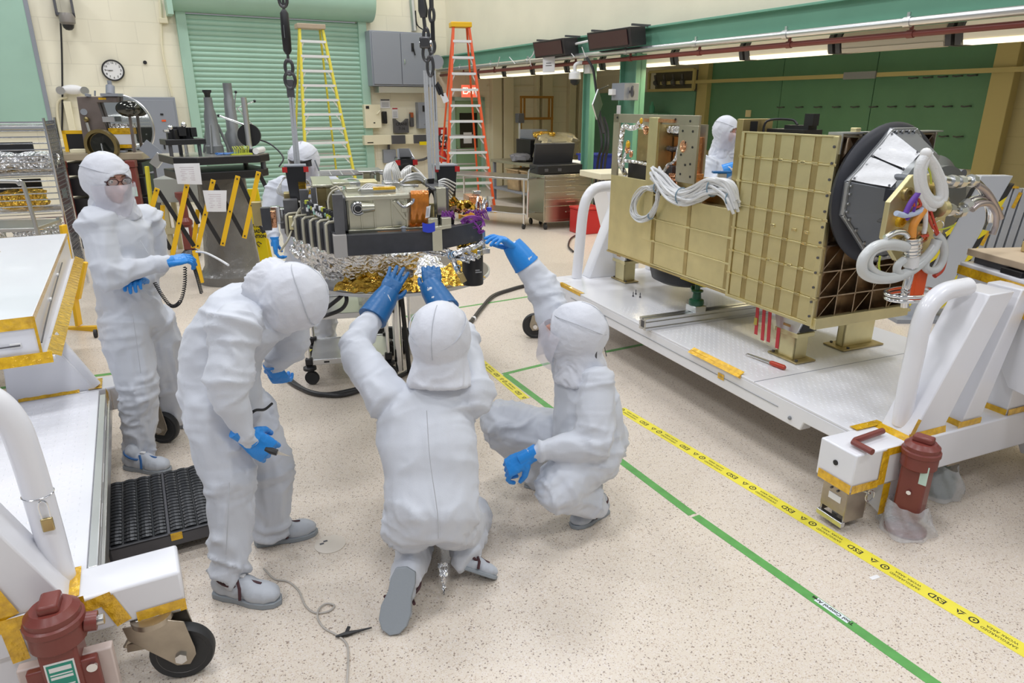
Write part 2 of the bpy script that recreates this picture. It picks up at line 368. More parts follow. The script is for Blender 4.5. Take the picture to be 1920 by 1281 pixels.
# exit sign
p = RM.pl(882, 171, 1, BB-.7); t = thing('exit_sign', 'lit red EXIT sign seen through the orange ladder', 'sign', wld(p.x, BB-.7, p.z-.12), AZR)
b = B(); b.bm(-.22, .22, 0, .05, -.02, .26); part('housing', b, mat('lit_red_sign', (1, .16, .09), .4, emit=.8), t, .005)
b = B(); b.text('EXIT', .21, frame3((0, -.004, .12), (1, 0, 0), (0, 0, 1)), .004); part('lettering', b, mat('lit_sign_letters', (1, .7, .6), .4, emit=1.4), t)
# green board on the left of the back wall
p = RM.pl(93, 236, 1, BB); b = B(); b.bm(-9, p.x, BB-.08, BB-.01, p.z, 8); struct('trim_wall_panel', b, mintb, rz=AZR)
b = B(); b.bm(p.x-.0, p.x+.07, BB-.09, BB-.01, p.z-.04, 8); b.bm(-9, p.x, BB-.09, BB-.01, p.z-.05, p.z); struct('trim_panel_edge', b, greyp, rz=AZR)
# cream pilasters on back wall within the alcove
for px in ((918, 936), (940, 958), (1000, 1006), (1012, 1030), (1062, 1074), (1080, 1090)):
    q0, q1 = RM.pl(px[0], 200, 1, BB), RM.pl(px[1], 200, 1, BB)
    b = B(); b.bm(q0.x, q1.x, BB-.16, BB, 0, 3.1); struct('trim_pilaster', b, cream_trim, rz=AZR, bevel=.01)
for py in (163,):
    z_ = RM.pl(1000, py, 1, BB).z; b = B(); b.bm(8.6, 12, BB-.03, BB, z_, z_+.03); struct('trim_rail', b, cream_trim, rz=AZR)
# alcove wall: green boards, cream steel posts, rail
zb = RM.pl(1845, 320, 0, AA-.1).z
yL, yR = RM.pl(1325, 200, 0, AA-.1).y, RM.pl(1868, 150, 0, AA-.1).y
b = B(); nb = 4
gb = thing('trim_green_boards', 'big dark green painted boards on the far alcove wall', 'wall boards', wld(AA-.02, yR), AZR, kind='structure')
for i in range(3):
    w = (yL-yR)/3; b = B(); b.bm(-.06, 0, i*w+.006, (i+1)*w-.006, zb, 3.1); part('board', b, greenw, gb, .003)
def hookrow(p0, p1, n):
    for i in range(n):
        x = p0[0]+(p1[0]-p0[0])*i/(n-1); y = p0[1]+(p1[1]-p0[1])*i/(n-1)
        q = RM.pl(x, y, 0, AA-.09); q = V((-.06, q.y-yR, q.z))
        b = B(); b.tube([q, q+V((-.06, .0, 0)), q+V((-.1, .05, -.01)), q+V((-.1, .10, .0))], .012, 6); part('hook', b, dgrey, gb)
hookrow((1470, 201), (1820, 199), 11); hookrow((1466, 245), (1540, 247), 3); hookrow((1720, 146), (1832, 141), 5); hookrow((1750, 255), (1805, 256), 3)
zb2 = .3
y0, y1 = RM.pl(1301, 200, 0, AA-.1).y, RM.pl(1209, 200, 0, AA-.1).y
b = B(); b.bm(AA-.08, AA-.02, y0, y1+2.2, zb2, RM.pl(1250, 172, 0, AA-.1).z); struct('trim_green_panel', b, greenbeam, rz=AZR)
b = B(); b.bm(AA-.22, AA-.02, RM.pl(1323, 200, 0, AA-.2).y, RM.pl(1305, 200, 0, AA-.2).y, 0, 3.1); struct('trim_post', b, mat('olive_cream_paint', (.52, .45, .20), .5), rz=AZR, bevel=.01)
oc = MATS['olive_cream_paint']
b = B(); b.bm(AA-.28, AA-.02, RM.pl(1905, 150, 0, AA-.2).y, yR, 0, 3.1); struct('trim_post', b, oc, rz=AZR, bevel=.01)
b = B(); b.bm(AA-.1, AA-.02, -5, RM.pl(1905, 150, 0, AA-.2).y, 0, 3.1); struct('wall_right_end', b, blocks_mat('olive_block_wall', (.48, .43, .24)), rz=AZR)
zr = RM.pl(1500, 146, 0, AA-.3).z
b = B(); b.bm(AA-.34, AA-.27, 2, RM.pl(1240, 156, 0, AA-.3).y, zr-.035, zr+.035)
o = solo('wall_rail', b, oc, 'long cream steel rail running across the dark green boards', 'rail', loc=(0, 0, 0), rz=AZR)
y_, y2_ = RM.pl(1584, 137, 0, AA-.35).y, RM.pl(1644, 135, 0, AA-.35).y
b = B(); b.bm(AA-.38, AA-.345, y2_, y_, zr-.06, zr+.06); solo('name_board', b, greyp, 'small grey plate fixed on the cream rail', 'plate', loc=(0, 0, 0), rz=AZR)
p = RM.pl(1403, 213, 0, AA-.1); b = B(); b.bm(-.02, 0, -.07, .07, -.07, .07); solo('wall_socket', b, mat('pale_yellow_plastic', (.75, .68, .42), .5), 'small pale square socket plate on the dark green boards', 'socket', loc=wld(AA-.09, p.y, p.z), rz=AZR)

# ---------------------------------------------------------------- floor tape
tape_g = mat('green_floor_tape', (.11, .36, .09), .4, var=.12, vs=18); tape_y = mat('yellow_floor_tape', (.86, .76, .07), .35, var=.04, vs=12); ink = mat('black_ink', (.02, .02, .015), .6)
def strip(p, q, w, h, m, name='floor_tape', lab='', extra=None):
    p, q = gp(*p), gp(*q); d = (q-p).normalized(); n = V((-d.y, d.x, 0))*w/2
    b = B(); b.prism([p-n, q-n, q+n, p+n], (0, 0, h))
    if extra: b.m = 1; extra(b, p, q, d, h)
    return solo(name, b, [m, ink], lab, 'tape')
G = .052
strip((948, 703), (1298, 965), G, .0012, tape_g, lab='green floor tape running under the squatting person to a gap')
strip((1304, 968), (2380, 1722), G, .0012, tape_g, lab='green floor tape from the gap to the bottom edge of the picture')
strip((943, 702), (1030, 681), G*.8, .0012, tape_g, lab='short green tape turning off towards the squatting person')
strip((1135, 660), (1250, 637), G*.8, .0012, tape_g, lab='short green tape running under the right white cart')
strip((765, 592), (812, 632), G*1.1, .0012, tape_g, lab='short green tape beside the black ring base')
strip((765, 592), (1000, 555), G*.7, .0012, tape_g, lab='thin green tape running right from the black ring base')
strip((540, 655), (760, 622), G, .0012, tape_g, lab='green floor tape behind the steel trolley')
strip((0, 728), (240, 697), G, .0012, tape_g, lab='green floor tape behind the left white cart')
strip((545, 662), (640, 650), .05, .0014, tape_y, lab='yellow floor tape behind the steel trolley')
strip((784, 541), (812, 537), .06, .0012, tape_y, lab='tiny yellow tape mark on the floor between the raised arms')
def esd(b, p, q, d, h):
    n = V((d.y, -d.x, 0)); L_ = (q-p).length; x = -d; y = V((-x.y, x.x, 0))     # lettering reads away from the camera
    s = L_-.12
    while s > .2:
        c = p+d*s+V((0, 0, h+.0006)); b.text('ESD', .046, frame3(c, x, y), .0006)
        c2 = c+d*.1; k = .024
        for a in (0, 1, 2):
            g = 2*pi*a/3+pi/2; g2 = g+2*pi/3
            P0, P1 = V((cos(g)*k, sin(g)*k)), V((cos(g2)*k, sin(g2)*k))
            A, B_, C_, D_ = P0, P0.lerp(P1, .78), P0.lerp(P1, .7)*.5, P0*.45
            b.add([c2+x*q_[0]+y*q_[1] for q_ in (A, B_, C_, D_)], [(0, 1, 2, 3)])
        c3 = c-d*.14; b.text('SAFEGUARDED', .021, frame3(c3+y*.013, x, y)); b.text('WORK AREA', .021, frame3(c3-y*.013, x, y))
        c4 = c-d*.245; ring = []
        for j in range(16):
            g = 2*pi*j/16; ring += [c4+x*cos(g)*.02+y*sin(g)*.02, c4+x*cos(g)*.014+y*sin(g)*.014]
        b.add(ring, [(2*j, 2*((j+1) % 16), 2*((j+1) % 16)+1, 2*j+1) for j in range(16)])
        b.add([c4+x*a+y*e for a, e in ((-.006, -.006), (.006, -.006), (0, .008))], [(0, 1, 2)])
        s -= .40
strip((1163, 767), (2640, 1651), .082, .0016, tape_y, lab='yellow ESD warning tape on the floor in front of the right cart', extra=esd)
strip((893, 671), (985, 748), .075, .0016, tape_y, lab='yellow ESD warning tape beside the kneeling person head', extra=esd)
p, q = gp(1530, 1124), gp(1592, 1167); d = (q-p).normalized(); x = -d; y = V((-x.y, x.x, 0)); n = V((-d.y, d.x, 0))*.015
b = B(); b.prism([p-n, q-n, q+n, p+n], (0, 0, .002)); b.m = 1; b.text('Tool Control Area', .026, frame3((p+q)/2+V((0, 0, .0028)), x, y), .0006)
solo('floor_label', b, [mat('pale_label', (.75, .82, .85), .4), ink], 'small white sticker reading Tool Control Area on the green tape', 'sticker')
c = gp(619, 1021); b = B(); b.lathe([(.075, 0), (.075, .003), (.07, .004), (0, .0045)], c, n=32); b.m = 1
for dx, dy in ((-.028, .02), (-.04, -.002)): b.box(c+V((dx, dy, .005)), (.02, .012, .001), .5)
solo('floor_plate', b, [mat('cream_cover', (.70, .64, .56), .4), dgrey], 'round cream cover plate set in the floor beside the stooping person', 'cover')
c = gp(1640, 1083); b = B(); b.box(c+V((0, 0, .0008)), (.05, .02, .001), .4); solo('paper_scrap', b, paper, 'tiny scrap of paper stuck between the green and yellow tapes', 'paper')
# ================================================================ BACKGROUND THINGS ON AND NEAR THE BACK WALL
def bk(px, py, off=0): return RM.pl(px, py, 1, BB-off)
def onwall(name, x0, y0, x1, y1, depth, m, lab, cat, bevel=.006, off=.0):
    """a box against the back wall spanning photo pixels; returns thing and its size"""
    p, q = bk(x0, y0, depth), bk(x1, y1, depth); w = abs(q.x-p.x); h = abs(p.z-q.z)
    t = thing(name, lab, cat, wld(min(p.x, q.x), BB-off, min(p.z, q.z)), AZR)
    return t, w, h
# twin-door grey cabinet
t, w, h = onwall('electrical_cabinet', 690, 57, 812, 163, .35, greyp, 'large grey two-door electrical cabinet high on the cream wall', 'cabinet')
D = .45; b = B(); b.bm(0, w, -D, -.01, 0, h); part('body', b, greyp, t, .012)
for x0, x1 in ((.03, w*.46), (w*.47, w-.02)):
    b = B(); b.bm(x0, x1, -D-.03, -D, .04, h-.03); part('cabinet_door', b, greyp, t, .006)
b = B(); b.bm(w*.63, w*.67, -D-.05, -D-.03, h*.65, h*.8); b.bar((w*.65, -D-.06, h*.74), (w*.68, -D-.06, h*.58), .03, .02); part('handle', b, black, t)
b = B(); b.bm(w*.5, w*.52, -D-.05, -D-.03, h*.42, h*.5); part('latch', b, chrome, t)
b = B(); b.bm(w*.1, w*.9, -D+.05, -.05, -.14, -.01); part('duct', b, alu, t)
# tall grey panel at left
t, w, h = onwall('panel_board', 245, 182, 352, 345, .2, greyp, 'tall flat grey panel board left of the roller door', 'panel board')
b = B(); b.bm(0, w, -.25, -.01, 0, h); part('body', b, greyp, t, .01); b = B(); b.bm(w*.05, w*.95, -.27, -.25, h*.03, h*.97); part('cover', b, greyp, t, .005)
b = B(); b.bm(w*.6, w*.67, -.28, -.27, h*.80, h*.82); part('name_plate', b, black, t); b = B(); b.bm(w*.61, w*.71, -.28, -.27, h*.73, h*.75); part('warning_label', b, orange, t)
b = B(); b.bm(w*.56, w*.60, -.3, -.27, h*.42, h*.52); part('latch', b, black, t)
# cream disconnect and neighbours
t, w, h = onwall('switch_box', 683, 196, 716, 240, .2, cream_trim, 'cream disconnect switch box with a lever under the grey cabinet', 'switch box')
b = B(); b.bm(0, w, -.2, -.01, 0, h); part('body', b, cream_trim, t, .008); b = B(); b.bar((w*.72, -.22, h*.6), (w*.9, -.26, h*.75), .03, .03); part('lever', b, cream_trim, t)
b = B(); b.bm(w*.08, w*.28, -.206, -.2, h*.82, h*.94); b.bm(w*.5, w*.6, -.206, -.2, h*.2, h*.25); part('label', b, black, t)
def simple(name, x0, y0, x1, y1, d, m, lab, cat, bevel=.01, extra=None):
    t, w, h = onwall(name, x0, y0, x1, y1, d, m, lab, cat); b = B(); b.bm(0, w, -d, -.005, 0, h); part('body', b, m, t, bevel)
    if extra: extra(t, w, h, d)
    return t
def soc(t, w, h, d):
    b = B(); b.bm(w*.3, w*.7, -d-.02, -d, h*.1, h*.45); part('cover', b, black, t, .005)
simple('plug_socket', 718, 209, 727, 232, .14, black, 'black rounded plug socket beside the cream switch box', 'socket', .02, soc)
simple('hand_switch', 769, 213, 777, 238, .1, dgrey, 'dark pendant switch with orange cap left of the grey meter box', 'switch', .02, lambda t, w, h, d: part('cap', B().bm(w*.1, w*.9, -d-.01, -.01, h*.7, h*1.08), mat('rust_orange', (.40, .10, .03), .5), t, .01))
def meter(t, w, h, d): part('window_pane', B().bm(w*.45, w*.65, -d-.01, -d, h*.65, h*.88), black, t); part('screw', B().bm(w*.55, w*.62, -d-.01, -d, h*.15, h*.18), chrome, t)
simple('meter_box', 784, 192, 803, 241, .2, greyp, 'narrow grey meter box behind the lifting straps', 'box', .008, meter)
def bin_(t, w, h, d):
    part('lettering', B().text('CRANE', w*.25, frame3((w*.5, -d-.003, h*.62), (1, 0, 0), (0, 0, 1)), .002).text('7-16', w*.25, frame3((w*.5, -d-.003, h*.3), (1, 0, 0), (0, 0, 1)), .002), black, t)
t, w, h = onwall('document_bin', 739, 223, 767, 249, .12, greyp, 'dark grey wall pocket lettered CRANE 7-16', 'pocket')
b = B(); b.prism([(0, -.12, 0), (w, -.12, 0), (w, -.12, h)]+[(w*(.9-.8*j/10), -.12, h-.09*sin(pi*j/10)) for j in range(11)]+[(0, -.12, h)], (0, .115, 0)); part('body', b, dgrey, t); bin_(t, w, h, .12)
for x0, y0, x1, y1, lab, head in ((713, 186, 732, 203, 'white notice with a black header beside the cream switch box', black), (735, 202, 747, 222, 'white DANGER notice above the dark wall pocket', red)):
    t, w, h = onwall('notice', x0, y0, x1, y1, .02, paper, lab, 'notice'); part('sheet', B().bm(0, w, -.012, -.004, 0, h), paper, t); part('header', B().bm(w*.05, w*.95, -.015, -.012, h*.86, h*.97), head, t)
    b = B()
    for k in range(5): b.bm(w*.15, w*.85, -.0135, -.012, h*(.15+.11*k), h*(.19+.11*k))
    part('lettering', b, greyp, t)
t, w, h = onwall('raceway', 683, 254, 803, 269, .2, cream_trim, 'cream horizontal raceway with grey outlet boxes', 'raceway')
part('body', B().bm(0, w, -.2, -.01, 0, h), cream_trim, t, .006); part('outlet_box', B().bm(w*.41, w*.62, -.26, -.2, .01, h-.01), dgrey, t, .006); part('outlet_box', B().bm(w*.76, w*1.0, -.26, -.2, .01, h-.01), dgrey, t, .006)
part('label', B().bm(w*.04, w*.13, -.206, -.2, h*.2, h*.3), ink, t); part('strap', B().bm(w*.84, w*.98, -.29, -.26, -.03, .05), yplastic, t)
simple('junction_box', 719, 281, 744, 305, .12, greyp, 'square dark grey junction box low under the raceway', 'box')
def condu(pts, r, m, lab, off=.05, name='conduit'):
    P = [wld(bk(x, y, off).x, BB-off, bk(x, y, off).z) for x, y in pts]
    solo(name, B().tube(spline(P, 4) if len(P) > 2 else P, r, 8), m, lab, 'conduit' if name == 'conduit' else name.replace('_', ' '))
condu([(729, 270), (729, 282)], .03, dgrey, 'short dark conduit into the square junction box')
condu([(693, 270), (697, 320)], .045, cream_trim, 'thick cream conduit below the left end of the raceway')
condu([(700, 270), (704, 320)], .025, cream_trim, 'thin cream conduit below the left end of the raceway')
condu([(693, 196), (692, 172)], .025, cream_trim, 'short cream conduit above the cream switch box')
condu([(772, 0), (777, 58)], .07, alu, 'grey conduit rising from the two-door cabinet')
condu([(779, 20), (782, 46), (795, 57)], .015, black, 'thin black cable beside the conduit above the cabinet', .1, 'cable')
condu([(805, 294), (790, 300), (762, 301), (740, 296)], .03, dgrey, 'bent grey hose hanging behind the lifting straps', .12, 'hose')
condu([(300, 0), (302, 38)], .03, cream_trim, 'cream conduit above the box left of the roller door')
condu([(302, 42), (305, 100), (322, 180)], .022, cream_trim, 'long cream conduit left of the roller door')
condu([(312, 0), (312, 38)], .02, cream_trim, 'thin cream conduit beside the roller door hood')
condu([(687, 15), (686, 55)], .02, cream_trim, 'thin cream conduit right of the roller door hood')
condu([(113, 30), (116, 100), (117, 190), (116, 262)], .016, black, 'thin black cable hanging from the dark wall camera', .05, 'cable')
t = simple('pull_box', 298, 33, 316, 44, .1, cream_trim, 'small cream pull box high left of the roller door', 'box')
# dark dome camera on bracket
p = bk(124, 27, .3); t = thing('security_camera', 'dark dome camera hanging from a bracket on the upper left wall', 'camera', wld(p.x, BB-.3, p.z), AZR)
b = B(); b.bm(-.17, -.13, .0, .28, -.02, .42); b.bm(.1, .14, 0, .28, -.02, .42); b.bm(-.17, .14, 0, .05, -.02, .03); part('bracket', b, dgrey, t)
b = B(); b.lathe([(.0, .02), (.1, .02), (.13, -.04), (.13, -.14), (.1, -.18)], (0, -.02, 0), n=20); part('housing', b, mat('taupe_plastic', (.22, .20, .18), .4), t)
b = B(); b.lathe([(.1, -.18), (.085, -.23), (.05, -.265), (0, -.275)], (0, -.02, 0), n=20); part('dome', b, black, t)
# clock
p = bk(212, 132, .05); t = thing('wall_clock', 'round white wall clock with a black rim on the cream wall', 'clock', wld(p.x, BB-.06, p.z), AZR)
b = B(); b.lathe([(.0, .06), (.2, .06), (.2, 0), (.19, -.02), (.175, -.02), (.17, 0), (0, 0)], (0, 0, 0), (0, 1, 0), 36); part('rim', b, black, t)
b = B(); b.lathe([(.17, .0), (.17, -.004), (0, -.004)], (0, 0, 0), (0, 1, 0), 36); part('dial', b, whitem, t)
for k in range(1, 13):
    g = radians(90-30*k); b = B(); b.text(str(k), .052, frame3((cos(g)*.135, -.006, sin(g)*.135), (1, 0, 0), (0, 0, 1)), .001); part('numeral', b, ink, t)
b = B(); b.bar((0, -.008, 0), (-.13, -.008, .005), .004, .010, (0, 1, 0)); part('minute_hand', b, black, t); b = B(); b.bar((0, -.008, 0), (-.085, -.008, -.012), .004, .014, (0, 1, 0)); part('hour_hand', b, black, t)
# emergency light
p = bk(136, 168, .15); t = thing('emergency_light', 'white twin-head emergency light above the left equipment', 'lamp', wld(p.x, BB-.12, p.z), AZR)
b = B(); b.ball((0, 0, 0), (.2, .09, .09), 18); part('housing', b, whitem, t)
for sx in (-1, 1):
    b = B(); b.cyl((sx*.2, 0, -.01), (sx*.2, -.1, -.02), .06, .075, 18); part('lamp_head', b, alu, t)
condu([(125, 182), (109, 190), (108, 220), (118, 268)], .025, cream_trim, 'cream conduit curving below the emergency light')
simple('wall_cabinet', 118, 190, 150, 280, .15, cream_trim, 'tall cream wall cabinet behind the mirror fixture', 'cabinet')
def th(t, w, h, d): part('grille', B().bm(w*.3, w*.85, -d-.01, -d, h*.2, h*.35), greyp, t)
simple('wall_heater', 97, 262, 130, 283, .2, cream_trim, 'small cream wall unit with a grey grille', 'wall unit', .01, th)
p = bk(272, 117, .05); solo('wall_hole_cover', B().cyl(wld(p.x, BB-.03, p.z), wld(p.x, BB, p.z), .035), black, 'small round black cap on the cream wall right of the clock', 'cap')
# fire extinguisher and signs
p = bk(829, 303, .2); t = thing('fire_extinguisher', 'red fire extinguisher on the wall behind the orange ladder', 'fire extinguisher', wld(p.x, BB-.22, p.z-.35), AZR)
b = B(); b.lathe([(0, 0), (.11, 0), (.12, .03), (.12, .5), (.08, .6), (.03, .64), (.03, .68)], (0, 0, 0), n=20); part('cylinder', b, red, t)
b = B(); b.lathe([(.122, .12), (.122, .35)], (0, 0, 0), n=20); part('label', b, whitem, t)
b = B(); b.bar((-.06, 0, .72), (.1, 0, .72), .03, .04); b.tube(arc((.05, 0, .68), (.14, 0, .2), .12, 8, (1, 0, 0)), .014, 8); part('hose', b, black, t)
for y, lab, m in ((247, 'small red square sign above the letter C sign', red), (272, 'small red sign just above the fire extinguisher', red)):
    p = bk(830, y, .03); t = thing('sign', lab, 'sign', wld(p.x, BB-.03, p.z), AZR); part('plate', B().bm(-.11, .11, -.01, .01, -.10, .10), m, t); part('mark', B().bm(-.05, .05, -.013, -.01, -.05, .05), whitem, t)
p = bk(830, 260, .03); t = thing('sign', 'round sign with a white letter C', 'sign', wld(p.x, BB-.03, p.z), AZR); part('plate', B().cyl((0, -.01, 0), (0, .01, 0), .13), dgrey, t); part('lettering', B().text('C', .24, frame3((0, -.013, 0), (1, 0, 0), (0, 0, 1)), .004), whitem, t)
# ---------------------------------------------------------------- step ladders (front rails and rungs face the camera)
def ladder(name, lab, foot_px, wtop, wbot, Ht, n, depth, mr, mt, rz, M=None):
    f = foot_px; t = thing(name, lab, 'step ladder', f, rz)
    yt = depth*.42
    for sx in (-1, 1):
        b = B(); b.bar((sx*wbot/2, -depth/2+.0, 0), (sx*wtop/2, -.06, Ht-.02), .045, .085, (0, 1, 0)); part('front_rail', b, mr, t, .004)
        b = B(); b.bar((sx*wbot/2*.92, depth/2, 0), (sx*wtop/2*.9, .06, Ht-.03), .03, .06, (0, 1, 0)); part('rear_rail', b, mr, t, .004)
        b = B(); b.bar((sx*wbot/2, -depth/2-.0, -.0), (sx*wbot/2*.985, -depth/2+.01, .12), .05, .09, (0, 1, 0)); part('foot', b, yellow if mt == 'y' else dgrey, t)
    for k in range(1, n+1):
        u = k/(n+1.0); z = Ht*u; hw = (wbot*(1-u)+wtop*u)/2; y = -depth/2*(1-u)-.06*u
        b = B(); b.bm(-hw, hw, y-.045, y+.05, z-.022, z+.022)
        for sx in (-1, 1): b.bar((sx*hw*.97, y, z-.13), (sx*hw*.72, y, z-.01), .025, .006, (0, 1, 0))
        part('step', b, mat('bright_aluminium', (.86, .87, .88), .4, metal=.4), t)
        if k < n:
            y2 = depth/2*(1-u)+.06*u; b = B(); b.bm(-hw*.9, hw*.9, y2-.01, y2+.01, z-.014, z+.014); part('brace', b, alu, t)
    b = B(); b.bm(-wtop/2-.05, wtop/2+.05, -.14, .14, Ht-.04, Ht+.05); part('top_cap', b, yellow if mt == 'y' else mat('worn_wood_cap', (.45, .36, .26), .6), t, .012)
    for sx in (-1, 1):
        b = B(); zz = Ht*.3; dd = depth*.7/2; b.bar((sx*wbot*.43, -dd, zz), (sx*wbot*.42, dd, zz), .01, .03); part('spreader', b, alu, t)
    return t
q = RM.pl(860, 42, 1, 13.0); q2 = RM.pl(873, 360, 1, 13.0)
ladder('step_ladder', 'tall orange fibreglass step ladder with a yellow top cap', wld((q.x+q2.x)/2, 13.0), .30, 1.0, q.z-.05, 11, 1.3, orange, 'y', radians(15))
q = RM.pl(571, 45, 1, 14.6); q2 = RM.pl(606, 330, 1, 14.6)
ladder('step_ladder', 'tall yellow fibreglass step ladder in front of the roller door', wld((q.x+q2.x)/2+.05, 14.6), .44, 1.1, q.z-.05, 12, 1.5, yell2, 'g', radians(29))
# ---------------------------------------------------------------- left: optical mirror fixture on a black table
def tab(px, py, Y): return at(px, py, Y)
FX = Fr(*(at(205, 286, 10.6).xy), 12); zt_ = at(205, 286, 10.6).z        # fixture standing plane
def fx(px, py, y=0): return FX.pl(px, py, 1, y)
steelg = mat('grey_brown_steel', (.20, .165, .15), .38, metal=.5, var=.15, vs=5)
t = thing('mirror_fixture', 'grey steel optics fixture with a big round mirror on a black table', 'optical fixture', FX.w(0, 0, zt_), FX.a)
def L_(px, py, y=0): q = fx(px, py, y); return V((q.x, q.y, q.z-zt_))
b = B(); b.prism([L_(143, 181), L_(220, 181), L_(220, 192), L_(182, 192), L_(195, 230), L_(207, 262), L_(214, 289), L_(160, 291)], (0, .12, 0)); part('bracket_plate', b, steelg, t, .01)
b = B(); c = L_(222, 240); n = 48; R1 = abs(L_(283, 240).x-c.x)*1.0; Rz = abs(L_(222, 180).z-L_(222, 300).z)/2
mir = mat('mirror_glass', (.75, .78, .76), .04, metal=1)
b.prism([V((c.x+cos(2*pi*k/n)*R1*.95, .14, c.z+sin(2*pi*k/n)*Rz)) for k in range(n)], (0, .1, 0)); part('mirror_disc', b, mir, t)
b = B(); b.tube([V((c.x+cos(2*pi*k/n)*R1*.97, .18, c.z+sin(2*pi*k/n)*Rz*1.01)) for k in range(n)], .02, 6, closed=True); part('mirror_rim', b, alu, t)
b = B(); c2 = L_(240, 204, -.1); b.ball(c2, (.17, .09, .115), 20); part('small_mirror', b, mat('mirror_ball', (.10, .10, .09), .08, metal=1), t)
b = B(); b.bar(L_(243, 216, -.05), L_(254, 296, -.05), .03, .05, (0, 1, 0)); part('strut', b, steelg, t)
c3 = L_(195, 272, -.12); b = B(); b.lathe([(.2, 0), (.235, -.02), (.235, -.1), (.19, -.1), (.18, -.04), (0, -.03)], c3, (0.15, 1, .1), 32); part('lens_cell', b, mat('bronze_ring', (.25, .20, .09), .3, metal=.9), t)
b = B(); b.lathe([(0, 0), (.17, 0)], c3+V((0, -.06, 0)), (0.15, 1, .1), 32); b.cyl(c3+V((0, -.1, .02)), c3+V((.02, -.16, -.09)), .018); part('lens', b, mat('dark_glass', (.03, .035, .03), .05), t)
b = B(); b.cyl(L_(157, 210, -.02), L_(157, 210, .0), .045); part('gauge', b, chrome, t)
b = B(); b.bm(L_(152, 0).x, L_(175, 0).x, -.04, 0, L_(0+160, 229).z, L_(160, 219).z); part('mount_plate', b, alu, t); part('shackle', B().ball(L_(162, 224, -.05), .04, 10), MATS['bronze_ring'], t); part('hanging_clip', B().cyl(L_(163, 230, -.05), L_(168, 247, -.05), .02), alu, t)
b = B(); q = L_(207, 178); b.bm(q.x-.12, q.x+.12, -.05, .2, q.z-.02, q.z+.02); b.cyl(q, q+V((0, .06, .12)), .06, n=12); b.cyl(q+V((0, .06, .1)), q+V((0, .06, .2)), .03); b.cyl(L_(178, 180), L_(178, 170), .012); b.cyl(L_(165, 181), L_(165, 176), .04); part('adjuster', b, greyp, t)
b = B(); b.bm(L_(150, 0).x, L_(165, 0).x, -.004, 0, L_(150, 187).z, L_(150, 183).z); part('tape_patch', b, kap, t)
# white and kapton box seen in front of mirror
t = thing('wrapped_box', 'white box with gold tape bands seen below the round mirror', 'box', FX.w(0, 0, zt_), FX.a)
for y0, y1, m, nm in ((232, 240, foils, 'foil_top'), (240, 252, kap, 'tape_band'), (252, 271, white, 'side_panel'), (271, 278, kap, 'tape_band')):
    a0, a1 = L_(205, y1, .03), L_(246, y0, .03); b = B(); b.bm(a0.x, a1.x, .02, .13, a0.z, a1.z); part(nm, b, m, t)
# black table with maroon jacks below
q0, q1 = fx(104, 300, -.15), fx(268, 300, -.15); w = q1.x-q0.x
t = thing('equipment_table', 'long black equipment table behind the standing person', 'table', FX.w(q0.x, 0, 0), FX.a)
b = B(); b.bm(0, w, -.15, .7, zt_-.1, zt_); part('tabletop', b, mat('tan_worktop', (.40, .34, .24), .5), t, .01)
for (xa, xb, za, zb_) in ((.04, w-.04, zt_-.32, zt_-.14), (.04, w-.04, zt_-.62, zt_-.36), (.04, w-.04, zt_-.98, zt_-.66)):
    b = B(); b.bm(xa, xb, -.1, .6, za, zb_); part('drawer', b, black, t, .01)
for xx in (.05, w-.13):
    for yy in (-.1, .52): b = B(); b.bm(xx, xx+.08, yy, yy+.08, 0, zt_-.9); part('leg', b, black, t)
for px_ in (118, 250):
    q = fx(px_, 330, -.24); t = thing('screw_jack', 'maroon screw jack %s of the black equipment table' % ('at the left end' if px_ == 118 else 'at the right end'), 'jack', FX.w(q.x, -.24, 0), FX.a)
    b = B(); b.bm(-.06, .06, -.06, .06, .25, zt_-.2); part('column', b, maroon, t, .01); b = B(); b.lathe([(.1, 0), (.1, .05), (.05, .1), (.05, .3)], n=16); part('foot', b, dgrey, t)
    b = B(); b.bm(-.035, .035, -.065, -.06, zt_-.62, zt_-.48); part('label', b, mat('mint_label', (.55, .72, .65), .5), t); b = B(); b.bm(-.07, .07, -.08, .06, zt_-.2, zt_-.1); part('head', b, maroon, t, .01)
# yellow framed black opening behind plate
b = B(); p0, p1 = fx(132, 292, .3), fx(160, 251, .3); 
t = thing('framed_cover', 'black panel in a yellow frame behind the mirror fixture', 'panel', FX.w(p0.x, .3, p0.z), FX.a); w, h = p1.x-p0.x+.1, p1.z-p0.z
part('panel', B().bm(0, w, 0, .03, 0, h), black, t); part('frame', B().bm(-.05, 0, -.01, .04, 0, h+.05).bm(-.05, w, -.01, .04, h, h+.05), yellow, t)
# box on the table top left (tan) and small devices
for x0, y0, x1, y1, m, lab, nm in ((132, 280, 160, 291, cream_trim, 'small tan box lying on the black table left end', 'box'), (103, 292, 128, 297, black, 'flat black device on the black table left end', 'device'), (219, 283, 234, 295, greyp, 'grey clamp block on the table below the lens cell', 'clamp')):
    p0, p1 = fx(x0, y1, -.1), fx(x1, y0, -.1); b = B(); b.bm(0, p1.x-p0.x, 0, .15, 0, p1.z-zt_); solo(nm, b, m, lab, nm, loc=FX.w(p0.x, -.1, zt_+.001), rz=FX.a, bevel=.006)
p = fx(284, 285, -.3); t = thing('tilted_bracket', 'grey folded metal bracket right of the round mirror', 'bracket', FX.w(p.x, -.3, p.z-.05), FX.a)
b = B(); M = Matrix.Rotation(radians(42), 4, 'Y'); b.box((-.05, 0, .05), (.26, .02, .18), 0, None); b.v = [tuple(M @ V(v)) for v in b.v]; part('plate', b, greyp, t); b = B(); b.box((.1, -.03, .0), (.13, .08, .2)); b.v = [tuple(M @ V(v)) for v in b.v]; part('block', b, alu, t, .005)
